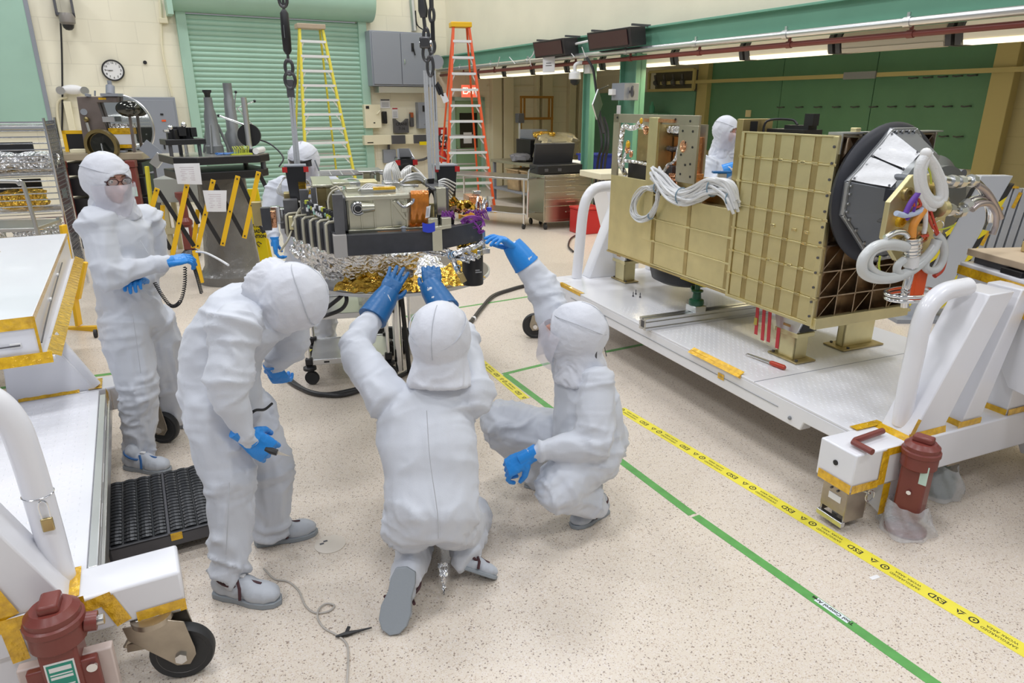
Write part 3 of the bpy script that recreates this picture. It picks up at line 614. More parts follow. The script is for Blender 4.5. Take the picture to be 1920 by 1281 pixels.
b = B(); b.cyl((0, .02, 0), (-.02, .05, -(p.z-.05)+0.0), .02); part('post', b, dgrey, t)
# ---------------------------------------------------------------- wire shelving with a steel cart in front (far left)
p0 = gp(-60, 470); t = None
Yw = 7.6; a0 = at(82, 227, Yw); a1 = at(125, 425, Yw)
WF = Fr(a0.x, Yw, 22); 
t = thing('wire_shelf_rack', 'chrome wire shelving rack full of foil parcels at the left edge', 'rack', WF.w(0, 0, 0), WF.a)
Htop = a0.z
def wsh(z, nm='shelf'):
    b = B(); 
    for k in range(12): b.cyl((-1.3, k*.05, z), (0, k*.05, z), .004, n=5)
    for x in (-1.3, -.65, 0): b.cyl((x, 0, z-.02), (x, .55, z-.02), .006, n=5)
    for y in (0, .55): b.cyl((-1.3, y, z-.03), (0, y, z-.03), .006, n=5); b.cyl((-1.3, y, z), (0, y, z), .006, n=5)
    part(nm, b, chrome, t)
for z in (.2, .55, .95, 1.35, Htop-.02): wsh(z)
for x in (-1.3, 0):
    for y in (0, .55): b = B(); b.cyl((x, y, 0), (x, y, Htop+.03), .014, n=10); part('post', b, chrome, t)
for k in range(19):
    z = .62+k*(Htop-.65)/19; b = B(); b.cyl((-1.3, -.0, z), (0, -.0, z), .007, n=6); part('front_wire', b, chrome, t)
for k in range(34):
    z = .3+k*(Htop-.35)/34; b = B(); b.cyl((0, 0, z), (0, .55, z+.0), .006, n=5); part('side_wire', b, dgrey, t)
for k in range(10): b = B(); b.cyl((0, .05+.05*k, .2), (0, .05+.05*k, Htop), .004, n=4); part('side_wire', b, dgrey, t)
def lumpy(c, s, m, lab, nm, cat, grp=None, sd=0, n=18):
    r = random.Random(sd); ph = [r.random()*9 for _ in range(6)]
    b = B()
    def fn(u, v):
        g = 2*pi*u; h = pi*v-pi/2; k = 1+.16*sin(3*g+ph[0])*cos(2*h+ph[1])+.12*sin(7*g+ph[2]+5*h)+.08*sin(13*g+ph[3])*cos(9*h)
        e = lambda q: abs(q)**.5*(1 if q > 0 else -1)
        return V((e(cos(g))*e(cos(h))*s[0]*k, e(sin(g))*e(cos(h))*s[1]*k, s[2]+e(sin(h))*s[2]*(1+.1*sin(5*g+ph[4]))))
    b.surf(fn, n, n//2); b.v = [tuple(V(v)+V((0, 0, .0))) for v in b.v]
    return solo(nm, b, m, lab, cat, grp, smooth=20, loc=c)
for k, (x, z) in enumerate(((-.95, .96), (-.95, 1.36))):  # black panels added to darken what shows through the rack wires
    b = B(); b.bm(-.3, .3, 0, .03, 0, .3); solo('dark_backing_panel', b, black, ['flat black backing panel added behind the rack middle shelf', 'flat black backing panel added behind the rack upper shelf'][k], 'box', loc=WF.w(x+.4, .48, z), rz=WF.a)
i = 0
for z, rows in ((.95, ((-1.0, foils), (-.4, foilg))), (1.35, ((-1.05, foilg), (-.55, foils), (-.2, foils))), (.56, ((-.9, foils), (-.35, foils)))):
    for x, m in rows:
        lumpy(WF.w(x, .28, z+.012), (.19, .18, .1), m, '', 'foil_parcel', 'parcel', None, i)
        bpy.data.objects[-1] if False else None
        o = COL.objects[-1]; o['label'] = ['silver foil parcel on the rack middle shelf, left', 'gold foil parcel on the rack middle shelf, right', 'gold foil parcel on the rack upper shelf, left', 'silver foil parcel on the rack upper shelf, middle', 'silver foil parcel on the rack upper shelf, right', 'silver foil parcel on the rack lower shelf, left', 'silver foil parcel on the rack lower shelf, right'][i]; i += 1
# steel push cart in front
p = at(77, 425, 6.3); CF = Fr(p.x, 6.3, 10); t = thing('push_cart', 'steel push cart with a bent tube handle at the left edge', 'cart', CF.w(0, 0, 0), CF.a)
zh = at(55, 339, 6.3).z
b = B(); b.tube(spline([(0, 0, .05), (-.06, 0, zh-.12), (-.1, 0, zh-.03), (-.2, 0, zh), (-1.0, 0, zh)], 6), .018, 10); part('handle', b, steel, t)
for z in (.35, .62, .95): b = B(); b.bm(-1.1, -.05, 0, .55, z, z+.03); part('shelf', b, steel, t, .004)
for x in (-1.05, -.08): b = B(); b.bm(x, x+.03, .5, .53, .05, 1.0); part('leg', b, steel, t)
for x in (-1.0, -.1): b = B(); b.cyl((x, .05, .05), (x, .08, .05), .05); part('wheel', b, rubber, t)
lumpy(CF.w(-.35, .25, .652), (.2, .15, .05), red, 'red cloth bundle on the push cart shelf', 'cloth_bundle', 'cloth', None, 21)
# ---------------------------------------------------------------- optics table on wrapped grey pedestal
Yp = 8.3; pc = at(414, 330, Yp); PF = Fr(pc.x, Yp, 38); zt2 = at(405, 296, 7.7).z
t = thing('optics_table', 'octagonal black optics table on a grey wrapped pedestal', 'table', PF.w(0, 0, 0), PF.a)
pp = [PF.i @ at(x, y, Y) for x, y, Y in ((305, 304, 8.1), (405, 312, 7.5), (483, 292, 7.9))]
poly = [V((-.56, -.3, zt2-.08)), V((-.36, -.50, zt2-.08)), V((.32, -.50, zt2-.08)), V((.50, -.3, zt2-.08)), V((.50, .4, zt2-.08)), V((-.56, .4, zt2-.08))]
b = B(); b.prism(poly, (0, 0, .08)); part('tabletop', b, black, t, .006)
b = B(); b.prism([V((v.x*.99, v.y*.99, zt2)) for v in poly], (0, 0, .008)); part('top_plate', b, steel, t)
b = B(); b.prism([V((v.x*.95, v.y*.95, zt2-.25)) for v in poly], (0, 0, .09)); part('lower_frame', b, black, t, .01)
for x in (-.4, .4):
    for y in (-.35, .3): b = B(); b.cyl((x, y, zt2-.17), (x, y, zt2-.07), .03); part('spacer', b, dgrey, t)
wrapm = mat('grey_wrap', (.17, .165, .155), .3, bump=.8, bs=7, bdist=.04, coat=.2)
b = B(); b.lathe([(.41, 0), (.41, .1), (.36, .13), (.32, .2), (.29, .6), (.27, zt2-.26), (.4, zt2-.25)], n=28); part('pedestal', b, wrapm, t)
def onp(x, y): return PF.w(x, y, zt2+.009)
gm = mat('instrument_grey', (.22, .23, .235), .4, metal=.4)
t = thing('height_gauge', 'tall grey tapered instrument column on the optics table', 'instrument', onp(.0, .1), PF.a)
b = B(); b.lathe([(.1, 0), (.1, .08), (.085, .1), (.07, .42), (.05, .5), (.045, .62)], n=18); part('column', b, gm, t); b = B(); b.lathe([(.03, .62), (.035, .66), (.05, .68), (.05, .7)], n=14); part('cap', b, black, t)
for g in (0, 2.1, 4.2): b = B(); b.cyl((cos(g)*.17, sin(g)*.17, 0), (cos(g)*.07, sin(g)*.07, .32), .015); part('leg', b, gm, t)
t = thing('measuring_column', 'second taller grey instrument column with handwheels on the optics table', 'instrument', onp(.26, .18), PF.a)
b = B(); b.lathe([(.1, 0), (.1, .2), (.07, .25), (.06, .6), (.05, .62), (.05, .78)], n=18); part('column', b, gm, t)
b = B(); b.cyl((-.2, -.2, .42), (.1, -.25, .3), .012); b.cyl((.05, -.1, .5), (.25, -.15, .58), .006); b.cyl((.05, -.1, .5), (.22, -.15, .28), .006); b.cyl((.02, -.1, .5), (.06, -.1, .68), .006); part('arm', b, chrome, t)
for q in ((.25, -.15, .58), (.22, -.15, .28), (.06, -.1, .68), (-.2, -.2, .42)): b = B(); b.ball(q, .017, 10); part('knob', b, black, t)
t = thing('dial_stand', 'grey post with a black round disc on the optics table', 'instrument', onp(.30, -.24), PF.a)
b = B(); b.cyl((0, 0, 0), (0, 0, .62), .032); part('post', b, alu, t); b = B(); b.cyl((.03, .06, .2), (.05, .1, .2), .13, n=28); part('disc', b, black, t); b = B(); b.bm(-.1, .1, -.06, .06, 0, .05); part('base', b, black, t, .005)
t = thing('optical_mount', 'black multi-arm optical mount on the optics table left end', 'instrument', onp(-.4, -.12), PF.a)
b = B(); b.bm(-.2, .22, -.15, .15, .12, .18); part('stage', b, black, t, .008)
for k in range(7): b = B(); x, y = -.12+.04*k, rnd.uniform(-.08, .08); b.box((x, y, .2+.02*k % .07), (.06, .08, .1+.02*(k % 3)), k*.5); part('clamp', b, black, t, .004)
b = B(); b.ball((-.12, -.1, .3), .03); b.ball((.02, -.1, .33), .03); b.cyl((-.15, -.12, .27), (-.2, -.14, .27), .015); part('knob', b, chrome, t)
for x, y in ((-.15, -.1), (.15, -.1), (0, .12)): b = B(); b.cyl((x, y, 0), (x, y, .12), .02); part('leg', b, dgrey, t)
t = thing('small_post_stand', 'slim post with a small black wheel on the optics table', 'instrument', onp(-.28, .25), PF.a)
part('post', B().cyl((0, 0, 0), (0, 0, .3), .02), alu, t); part('wheel', B().cyl((0, 0, .17), (0, 0, .2), .09), black, t)
b = B(); b.cyl(onp(.3, -.44)+V((0, 0, .035)), onp(.47, -.18)+V((0, 0, .035)), .035, n=18); solo('paper_roll', b, whitem, 'white paper roll lying on the optics table right corner', 'roll')
b = B()
for k in range(9): x = .06+.02*k; b.tube([V((x, -.42, 0)), V((x+.01, -.42, .05+.02*(k % 3))), V((x, -.39, .09))], .006, 5)
b.bm(.03, .26, -.45, -.36, 0, .015); solo('wire_bundle', b, mat('lime_wire', (.50, .55, .05), .5), 'small bunch of yellow green wires on the optics table edge', 'wires', loc=onp(0, 0)+V((0, 0, .0)), rz=PF.a)
b = B(); b.tube([V((.0+.2*cos(k*.9)*(.3+k*.05)*.6, -.35+.08*sin(k*1.3), .012+.004*(k % 3))) for k in range(22)], .006, 5); solo('blue_cable', b, mat('blue_cable', (.03, .14, .42), .4), 'loose blue cable heap on the optics table', 'cable', loc=onp(0, 0), rz=PF.a)
b = B(); b.tube(spline([PF.w(.3, -.3, zt2+.02), PF.w(.46, .1, zt2+.14), PF.w(.62, .0, zt2+.1), PF.w(.7, -.2, zt2-.05), PF.w(.62, -.25, zt2-.16)], 6), .01, 6); solo('black_cable', b, black, 'black cable looping off the optics table right side', 'cable')
# stand with grey box behind jacks
b = B(); 
t = thing('grey_console', 'low grey console box standing left of the wrapped pedestal', 'console', gp(322, 505)+V((-.1, 1.2, 0)), radians(10))
part('body', B().bm(-.45, .45, -.25, .3, .75, 1.08), mat('console_grey', (.32, .33, .30), .45), t, .01)
for x in (-.4, .34): part('leg', B().bm(x, x+.06, -.2, -.14, 0, .75), mat('cream_frame', (.50, .44, .26), .5), t); part('leg', B().bm(x, x+.06, .2, .26, 0, .75), MATS['cream_frame'], t)
part('stretcher', B().bm(-.5, .5, -.22, -.14, .3, .38), MATS['cream_frame'], t)
t = thing('screw_jack', 'maroon screw jack with a pale label under the grey console', 'jack', gp(322, 505)+V((-.12, .85, 0)), .3)
b = B(); b.lathe([(.09, .45), (.09, .5), (.05, .55), (.05, .78), (.09, .84), (.09, .9)], n=14); part('column', b, maroon, t); b = B(); b.bm(-.07, .07, -.07, .07, .1, .45); part('body', b, maroon, t, .01); part('foot', B().lathe([(.13, 0), (.13, .04), (.07, .1)], n=16), dgrey, t); part('label', B().bm(-.03, .03, -.075, -.07, .3, .42), paper, t)
# ---------------------------------------------------------------- yellow folding barrier (scissor gate)
Pts = [(295, 353, 263, 0), (352, 345, 317, 497), (401, 337, 367, 470), (446, 330, 418, 461), (486, 322, 458, 448)]
t = thing('folding_barrier', 'yellow and black scissor-action folding barrier with caster frame', 'barrier', gp(300, 560).xyz, 0)
BF = Fr(*gp(322, 560).xy, 18); 
def bfp(px, py, y=0): q = BF.pl(px, py, 1, y); return BF.w(q.x, y, q.z)
hole = mat('dark_hole', (.05, .04, .02), .6)
for (x0, y0, x1, y1) in ((295, 353, 268, 452), (351, 345, 321, 490), (400, 337, 370, 466), (446, 330, 417, 461), (485, 322, 458, 447)):
    p, q = bfp(x0, y0), bfp(x1, y1); b = B(); b.bar(p, q, .012, .05, (q-p).cross(V((sin(radians(18))*-1, cos(radians(18)), 0)))); part('yellow_slat', b, yellow, t, world=True, bevel=.003)
    for f_ in (.04, .5, .96):
        c = p.lerp(q, f_); nrm = V((sin(radians(18)), -cos(radians(18)), 0)); b = B(); b.cyl(c, c+nrm*.03, .009, n=8); part('rivet', b, hole, t, world=True)
for (x0, y0, x1, y1) in ((297, 358, 364, 462), (287, 410, 320, 468), (352, 352, 415, 458), (349, 372, 372, 420), (403, 345, 457, 443), (448, 334, 495, 437), (486, 326, 520, 392)):
    p, q = bfp(x0, y0, .05), bfp(x1, y1, .05); b = B(); b.bar(p, q, .012, .045, (q-p).cross(V((sin(radians(18))*-1, cos(radians(18)), 0)))); part('black_slat', b, black, t, world=True, bevel=.003)
for (x0, y0, x1, y1) in ((305, 385, 303, 440), (371, 393, 362, 465)):
    p, q = bfp(x0, y0, .1), bfp(x1, y1, .1); b = B(); b.bar(p, q, .012, .045, (1, .8, 0)); part('yellow_slat', b, yellow, t, world=True)
# barrier end frame on casters (left of the standing person)
fz = gp(148, 618); p, q = at(118, 422, fz.y), at(148, 610, fz.y)
b = B(); b.bar(p, q, .03, .075, (0, 1, 0)); part('end_post', b, yellow, t, world=True, bevel=.004)
b = B(); b.bar(at(160, 492, fz.y), at(147, 560, fz.y), .03, .04, (0, 1, 0)); part('end_brace', b, yellow, t, world=True)
b = B(); b.bar(at(105, 618, fz.y+.05), at(185, 616, fz.y-.05), .05, .05); part('foot_bar', b, yellow, t, world=True)
for x, y in ((115, 629), (180, 629)):
    c = gp(x, y+4); b = B(); b.cyl(c+V((-.012, 0, .038)), c+V((.012, .01, .038)), .038, n=16); part('caster', b, rubber, t, world=True)
b = B(); c = gp(392, 478+60); b.bar(bfp(365, 470, .0), bfp(378, 530, .0), .04, .05); part('end_post', b, yellow, t, world=True)
b = B(); b.bar(at(275, 312, 7.6), at(288, 425, 7.6), .03, .04, (0, 1, 0)); part('end_post', b, yell2, t, world=True)
b = B(); b.bm(-.07, .07, -.05, .05, 0, .09); o = solo('caster_block', b, mat('olive_metal', (.10, .10, .07), .5), 'small dark box on the floor behind the standing person', 'box', loc=gp(205, 625)+V((0.0, 0, 0)), rz=.5, bevel=.008)
# papers taped on it
def sheet(corners, lab, y=-.02):
    P = [bfp(x, yy, y) for x, yy in corners]; b = B()
    def fn(u, v):
        q = P[0].lerp(P[1], u).lerp(P[3].lerp(P[2], u), v); return q+V((sin(radians(18)), -cos(radians(18)), 0))*(.012*sin(pi*u)*sin(2.5*v))
    b.surf(fn, 8, 8); n = V((sin(radians(18)), -cos(radians(18)), 0))
    t = thing('paper_sign', lab, 'paper', P[2], 0); part('sheet', b, paper, t, world=True)
    b = B()
    for k in range(7):
        v = .2+.1*k; a0 = fn(.2+.05*(k % 2), v)+n*.003; a1 = fn(.75, v)+n*.003; b.add([a0, a1, a1+V((0, 0, .004)), a0+V((0, 0, .004))], [(0, 1, 2, 3)])
    part('handwriting', b, mat('faded_pink_ink', (.55, .45, .50), .7), t, world=True)
sheet(((380, 357), (425, 357), (424, 397), (388, 397)), 'crumpled paper note taped to the folding barrier')
sheet(((325, 307), (374, 306), (379, 346), (333, 345)), 'blank paper sheet hanging from the optics table edge', -.03)
# yellow wet floor sign
c = gp(487, 480+18); t = thing('wet_floor_sign', 'yellow folding caution floor sign reading CAUTION CUIDADO ATTENTION', 'floor sign', gp(485, 497), radians(12))
zs = 1.0
b = B(); b.prism([(-.15, 0, 0), (.15, 0, 0), (.09, .12, zs), (-.09, .12, zs)], (0, .012, 0)); part('front_panel', b, yplastic, t, .004)
b = B(); b.prism([(-.15, .30, 0), (.15, .30, 0), (.09, .14, zs), (-.09, .14, zs)], (0, .012, 0)); part('rear_panel', b, yplastic, t, .004)
M0 = frame3((-.0, .040, .42), (1, 0, 0), (0, .12, 1)); b = B()
for k, w_ in enumerate(('CAUTION', 'CUIDADO', 'ATTENTION')): b.text(w_, .06, M0 @ Matrix.Translation((0, .10-.07*k, .01)) @ Matrix.Scale(.8, 4, (1, 0, 0)), .003)
b.v = b.v; part('lettering', b, ink, t)
b = B(); b.tube([M0 @ V(q) for q in ((-.05, -.1, .01), (0, -.13, .01), (.03, -.11, .01), (.07, -.14, .01))], .007, 5); b.tube([M0 @ V(q) for q in ((0, -.13, .01), (.04, -.18, .01))], .006, 5); b.ball(M0 @ V((-.06, -.08, .01)), .012, 8); part('falling_figure', b, ink, t)
# ================================================================ RIGHT BACK: ALCOVE THINGS
# stainless tool cabinet
p = gp(1019, 432); TF = Fr(p.x, p.y, 22); e = TF.i @ gp(1084, 418); w = .56; d = .75
w = e.x if .3 < e.x < 1.2 else .62
t = thing('tool_cabinet', 'stainless drawer cabinet on casters beside the green column', 'tool cabinet', TF.w(0, 0, 0), TF.a); h0, h1 = .13, .93
b = B(); b.bm(0, w, 0, d, h0, h1); part('body', b, mat('warm_steel', (.50, .46, .38), .25, metal=1, bump=.04, bs=150), t, .006)
zz = h1-.02
for k, hh in enumerate((.06, .10, .10, .12, .12, .25)):
    b = B(); b.bm(.02, w-.02, -.015, 0, zz-hh+.006, zz-.006); dr_ = part('drawer', b, MATS['warm_steel'], t, .003)
    b = B(); b.bm(w*.45, w*.62, -.035, -.015, zz-hh*.45-.006, zz-hh*.45+.008); part('handle', b, chrome, dr_); zz -= hh
for x, y in ((.06, .06), (w-.06, .06), (.06, d-.06), (w-.06, d-.06)):
    b = B(); b.cyl((x-.015, y, .055), (x+.015, y, .055), .055, n=18); b.bm(x-.02, x+.02, y-.02, y+.02, .1, h0); part('caster', b, rubber, t)
# black open case on it
p = TF.w(.02, .15, h1+.002); t = thing('hard_case', 'open black hard plastic case on the stainless cabinet', 'case', p, TF.a)
b = B(); b.bm(-.08, w-.14, 0, .36, 0, .15); part('case_base', b, black, t, .015); b = B(); M = Matrix.Translation((0, .36, .14)) @ Matrix.Rotation(radians(15), 4, 'X'); b.bm(0, w-.16, 0, .05, 0, .36, M); part('case_lid', b, mat('dark_case', (.035, .035, .04), .45), t, .012)
for x in (.05, .3): b = B(); b.bm(x, x+.07, -.012, 0, .04, .09); part('latch', b, dgrey, t, .003)
# bench with tan boxes under
t = thing('workbench', 'steel topped workbench covered with clutter in the alcove', 'workbench', wld(7.45, 10.95), AZR)
L0 = 3.2
b = B(); b.bm(0, .9, 0, L0, .84, .90); part('worktop', b, mat('olive_steel', (.42, .40, .30), .35, metal=.6), t, .005)
for y in (.03, L0-.1):
    for x in (.03, .8): b = B(); b.bm(x, x+.06, y, y+.06, 0, .84); part('leg', b, greyp, t)
b = B(); b.bm(0, .9, 0, L0, .25, .29); part('lower_shelf', b, greyp, t)
tan = mat('brown_stained_plastic', (.42, .30, .16), .5, var=.35, vs=4)
for k in range(4):
    y = 11.1+.62*k; tt = thing('storage_bin', ['brown stained storage bin under the bench nearest the steel cabinet', 'second brown storage bin from the steel cabinet under the bench', 'third brown storage bin from the steel cabinet under the bench', 'fourth brown storage bin from the steel cabinet under the bench'][k], 'bin', wld(7.5, y, .292), AZR)
    b = B(); b.prism([(0, 0, 0), (.5, 0, 0), (.54, 0, .42), (-.03, 0, .42)], (0, .5, 0)); part('bin_body', b, tan, tt, .01); b = B(); b.bm(-.05, .56, -.02, .52, .42, .45); part('bin_lid', b, mat('tan_lid', (.48, .36, .20), .5), tt, .008)
b = B(); b.bm(0, .5, 0, .9, .0, .22); solo('floor_case', b, black, 'long black case on the floor under the bench', 'case', loc=wld(7.45, 11.5), rz=AZR, bevel=.01)
# foil covered equipment behind
lumpy(wld(7.95, 12.2, .902), (.42, .6, .30), mat('clear_film_cover', (.23, .21, .15), .25, bump=.8, bs=10, bdist=.03), 'bulky equipment under dark film cover on the workbench', 'covered_equipment', 'equipment', None, 31, 26)
lumpy(wld(7.75, 12.35, 1.40), (.2, .38, .07), foilg, 'crumpled gold foil on top of the film covered equipment', 'foil_sheet', 'foil', None, 32, 26)
lumpy(wld(7.75, 11.3, .902), (.2, .25, .07), paper, 'white crumpled bag on the workbench', 'bag', 'bag', None, 33)
lumpy(wld(7.7, 13.2, .902), (.22, .3, .08), mat('grey_cloth', (.2, .2, .21), .6), 'dark cloth heap at the far end of the workbench', 'cloth_heap', 'cloth', None, 34)
for k, (a_, b_, h_) in enumerate(((7.62, 11.9, .22), (7.62, 11.82, .20), (7.62, 11.74, .18))):
    b = B(); b.lathe([(.035, 0), (.035, h_*.8), (.015, h_*.9), (.015, h_)], n=14); solo('bottle', b, chrome, 'slim metal bottle on the workbench, %s of three' % ('farthest', 'middle', 'nearest')[k], 'bottle', 'metal bottles on the workbench', loc=wld(a_, b_, .902))
t = thing('blue_bin', 'blue plastic bin on the bench behind the green column', 'bin', wld(7.85, 10.75, .902), AZR); blu = mat('royal_blue_plastic', (.02, .04, .32), .4)
b = B(); b.prism([(0, 0, 0), (.4, 0, 0), (.45, 0, .25), (-.03, 0, .25)], (0, .5, 0)); part('bin_body', b, blu, t, .008); b = B(); b.bm(-.05, .47, -.02, .52, .24, .27); part('rim', b, blu, t)
# tall equipment: black monitor-like box & microscope
t = thing('microscope_unit', 'dark bench instrument with a grey top box in the alcove', 'instrument', wld(8.0, 13.3, .902), AZR)
part('body', B().bm(-.2, .3, -.3, .3, 0, .45), black, t, .01); part('top_box', B().bm(-.1, .3, -.2, .3, .45, .65), greyp, t, .01); part('post', B().cyl((-.1, .32, .0), (-.1, .32, .95), .03), alu, t); part('head', B().bm(-.17, -.02, .25, .4, .78, .98), dgrey, t, .01)
# orange pipe rack
q0, q1 = bk(977, 182, .5), bk(1035, 222, .5); t = thing('tube_frame', 'orange brown square tube frame against the alcove back wall', 'frame', wld(q0.x, BB-.5, 0), AZR); w = q1.x-q0.x; obr = mat('orange_brown_paint', (.42, .20, .03), .5)
for x in (0, .1, w-.1, w): part('upright', B().bm(x-.02, x+.02, -.02, .02, 0 if x in (0, w) else q1.z, q0.z), obr, t)
for z in (q1.z, q0.z): part('crossbar', B().bm(-.02, w+.02, -.03, .03, z-.03, z+.03), obr, t)
# stainless glass-top trolley left of the bench
t = thing('steel_gurney', 'stainless steel flat trolley with a hoop handle by the orange ladder', 'trolley', gp(928, 418), radians(-32)); 
b = B(); b.bm(-1.0, .9, -.35, .35, .84, .87); part('top_tray', b, steel, t, .006); b = B(); b.bm(-.95, .85, -.32, .32, .25, .27); part('lower_tray', b, steel, t, .004)
for x in (-.9, .8):
    for y in (-.3, .3): part('leg', B().cyl((x, y, .08), (x, y, .84), .018), chrome, t); part('caster', B().cyl((x-.012, y, .05), (x+.012, y, .05), .05), rubber, t)
b = B(); b.tube(spline([(.86, -.28, .2), (.88, -.28, .9), (.88, -.2, 1.02), (.88, .2, 1.02), (.88, .28, .9), (.86, .28, .2)], 5), .016, 8); part('handle', b, chrome, t)
# column things: boxes, dome camera, diamond plate, cables
def onA(px, py, a): q = RM.pl(px, py, 0, a); return q
q = onA(1078, 140, AP-.35); t = thing('dome_camera', 'white dome security camera on an arm from the green column', 'camera', wld(AP-.35, q.y, q.z), AZR)
b = B(); b.lathe([(.0, .06), (.07, .05), (.1, .02), (.105, -.07), (.09, -.08)], n=22); part('housing', b, whitem, t); b = B(); b.lathe([(.08, -.08), (.075, -.13), (.04, -.165), (0, -.175)], n=22); part('dome', b, black, t)
b = B(); b.tube(spline([(0, 0, .05), (0, 0, .15), (.08, -.03, .19), (.22, -.06, .19)], 5), .03, 10); part('arm', b, whitem, t); b = B(); b.bm(.2, .28, -.14, .02, .02, .3); part('mount', b, whitem, t, .008)
q = onA(1160, 172, AP-.3); t = thing('junction_box', 'grey junction box with reels mounted on the second green column', 'box', wld(AP-.3, q.y, q.z), AZR)
b = B(); b.bm(-.02, .28, -.16, .16, -.13, .13); part('body', b, greyp, t, .008); b = B(); b.bm(-.1, -.02, .04, .14, -.05, .04); part('switch', b, whitem, t, .005)
b = B(); b.tube([V((.1, -.22-.02*cos(g), .07*sin(g))) for g in [2*pi*k/12 for k in range(12)]], .02, 6, closed=True); b.bar((.1, -.16, 0), (.1, -.24, .0), .03, .03); part('cable_reel', b, dgrey, t)
q = onA(1119, 196, AP-.4); t = thing('diamond_plate', 'grey square plate hung as a diamond between the green columns', 'plate', wld(AP-.4, q.y, q.z), AZR)
b = B(); b.prism([(0, 0, .24), (-.0, -.22, 0), (0, 0, -.24), (0, .22, 0)], (.02, 0, 0)); b.v = [tuple(Matrix.Rotation(radians(-58), 4, 'Z') @ V(v)) for v in b.v]; part('plate', b, alu, t)
part('hook', B().cyl((.0, 0, .22), (.3, .1, .3), .01), dgrey, t)
def cab(pts, r, lab, m=rubber, nm='cable'):
    solo(nm, B().tube(spline(pts, 7), r, 7), m, lab, 'cable')
def A3(px, py, a): q = onA(px, py, a); return wld(a, q.y, q.z)
cab([A3(1100, 108, AP-.35), A3(1112, 130, AP-.3), A3(1118, 170, AP-.3), A3(1125, 215, AP-.3), A3(1132, 250, AP-.3)], .022, 'black cable draped down beside the first green column')
for k, (x0, x1, x2) in enumerate(((1150, 1128, 1122), (1148, 1135, 1130), (1152, 1140, 1136))):
    cab([A3(1120+6*k, 220, AP-.2), A3(x2+4, 245, AP-.2), A3(x1, 275, AP-.25), A3(1120+7*k, 310, AP-.2), wld(AP-.25, onA(1120+7*k, 320, AP-.2).y, .02)], .022, ['thick black cable hanging left behind the gold panel', 'thick black cable hanging in the middle behind the gold panel', 'thick black cable hanging right behind the gold panel'][k])
q = onA(1157, 206, AP-.1); b = B(); b.bm(-.01, 0, -.05, .05, -.07, .07); solo('paper_label', b, paper, 'small white label on the second green column', 'label', loc=wld(AP-.06, q.y, q.z), rz=AZR)
# radiant heaters on the beam
for (x0, x1, yc, lab) in ((1009, 1066, 91, 'black radiant heater on the green beam, the left of two'), (1111, 1191, 74, 'black radiant heater on the green beam, the right of two')):
    q, r = onA(x0, yc, AP-.45), onA(x1, yc, AP-.45); L1 = q.y-r.y; t = thing('radiant_heater', lab, 'heater', wld(AP-.45, r.y, (q.z+r.z)/2), AZR)
    b = B(); b.prism([(-.06, 0, -.14), (-.12, 0, .13), (.18, 0, .15), (.22, 0, -.1)], (0, L1, 0)); part('housing', b, mat('heater_black', (.03, .025, .028), .35), t, .008)
    b = B(); b.prism([(-.075, .06, -.11), (-.125, .06, .1), (-.13, .06, .1), (-.085, .06, -.11)], (0, L1-.12, 0)); part('front_grille', b, mat('heater_brown', (.07, .03, .03), .4), t)
    for y in (.02, L1-.05): b = B(); b.bm(-.05, .3, y, y+.03, .15, .18); part('bracket', b, dgrey, t)
b = B(); b.tube([A3(1072, 84, AP-.3), A3(1108, 76, AP-.3)], .02, 8); solo('heater_conduit', b, whitem, 'short white conduit joining the two black heaters', 'conduit')
b = B(); P = [A3(1005, 88, AP-.3), A3(998, 105, AP-.25), A3(985, 113, AP-.22), A3(940, 120, AP-.22), A3(890, 130, AP-.22)]; b.tube(spline(P, 6), .014, 6); solo('white_cable', b, whitem, 'white cable running left from the black heater along the beam', 'cable')
for k, (x, y, x2, y2) in enumerate(((955, 107, 966, 120), (1064, 92, 1077, 107), (1091, 88, 1098, 107), (937, 107, 932, 126), (992, 108, 996, 124))):
    solo('cable_tie', B().cyl(A3(x, y, AP-.42), A3(x2, y2, AP-.36), .008, n=6), whitem, ['white cable tie tail pointing up, third from the left on the pipe', 'white cable tie tail between the two black heaters, the left one', 'white cable tie tail between the two black heaters, the right one', 'white cable tie tail nearest the orange ladder on the pipe', 'white cable tie tail just left of the left black heater'][k], 'cable tie', 'cable ties on the pale pipe')
q = onA(1029, 118, AP-.42); t = thing('hanging_notice', 'white paper notice hanging from the pale pipe below a heater', 'notice', wld(AP-.42, q.y, q.z), AZR)
M = Matrix.Rotation(radians(-60), 4, 'Z'); b = B(); b.bm(-.12, .12, -.002, .002, -.16, .13, M); part('sheet', b, paper, t); b = B(); b.bm(-.06, .06, -.006, .004, .10, .17, M); part('tape_patch', b, kap, t)
b = B(); b.text('No.2', .045, M @ frame3((0, -.006, 0), (1, 0, 0), (0, 0, 1))).text('EXITWAY', .03, M @ frame3((0, -.006, -.05), (1, 0, 0), (0, 0, 1))) if False else b.bm(-.05, .05, -.006, -.003, -.01, .0, M).bm(-.06, .06, -.006, -.003, -.05, -.04, M); part('lettering', b, ink, t)
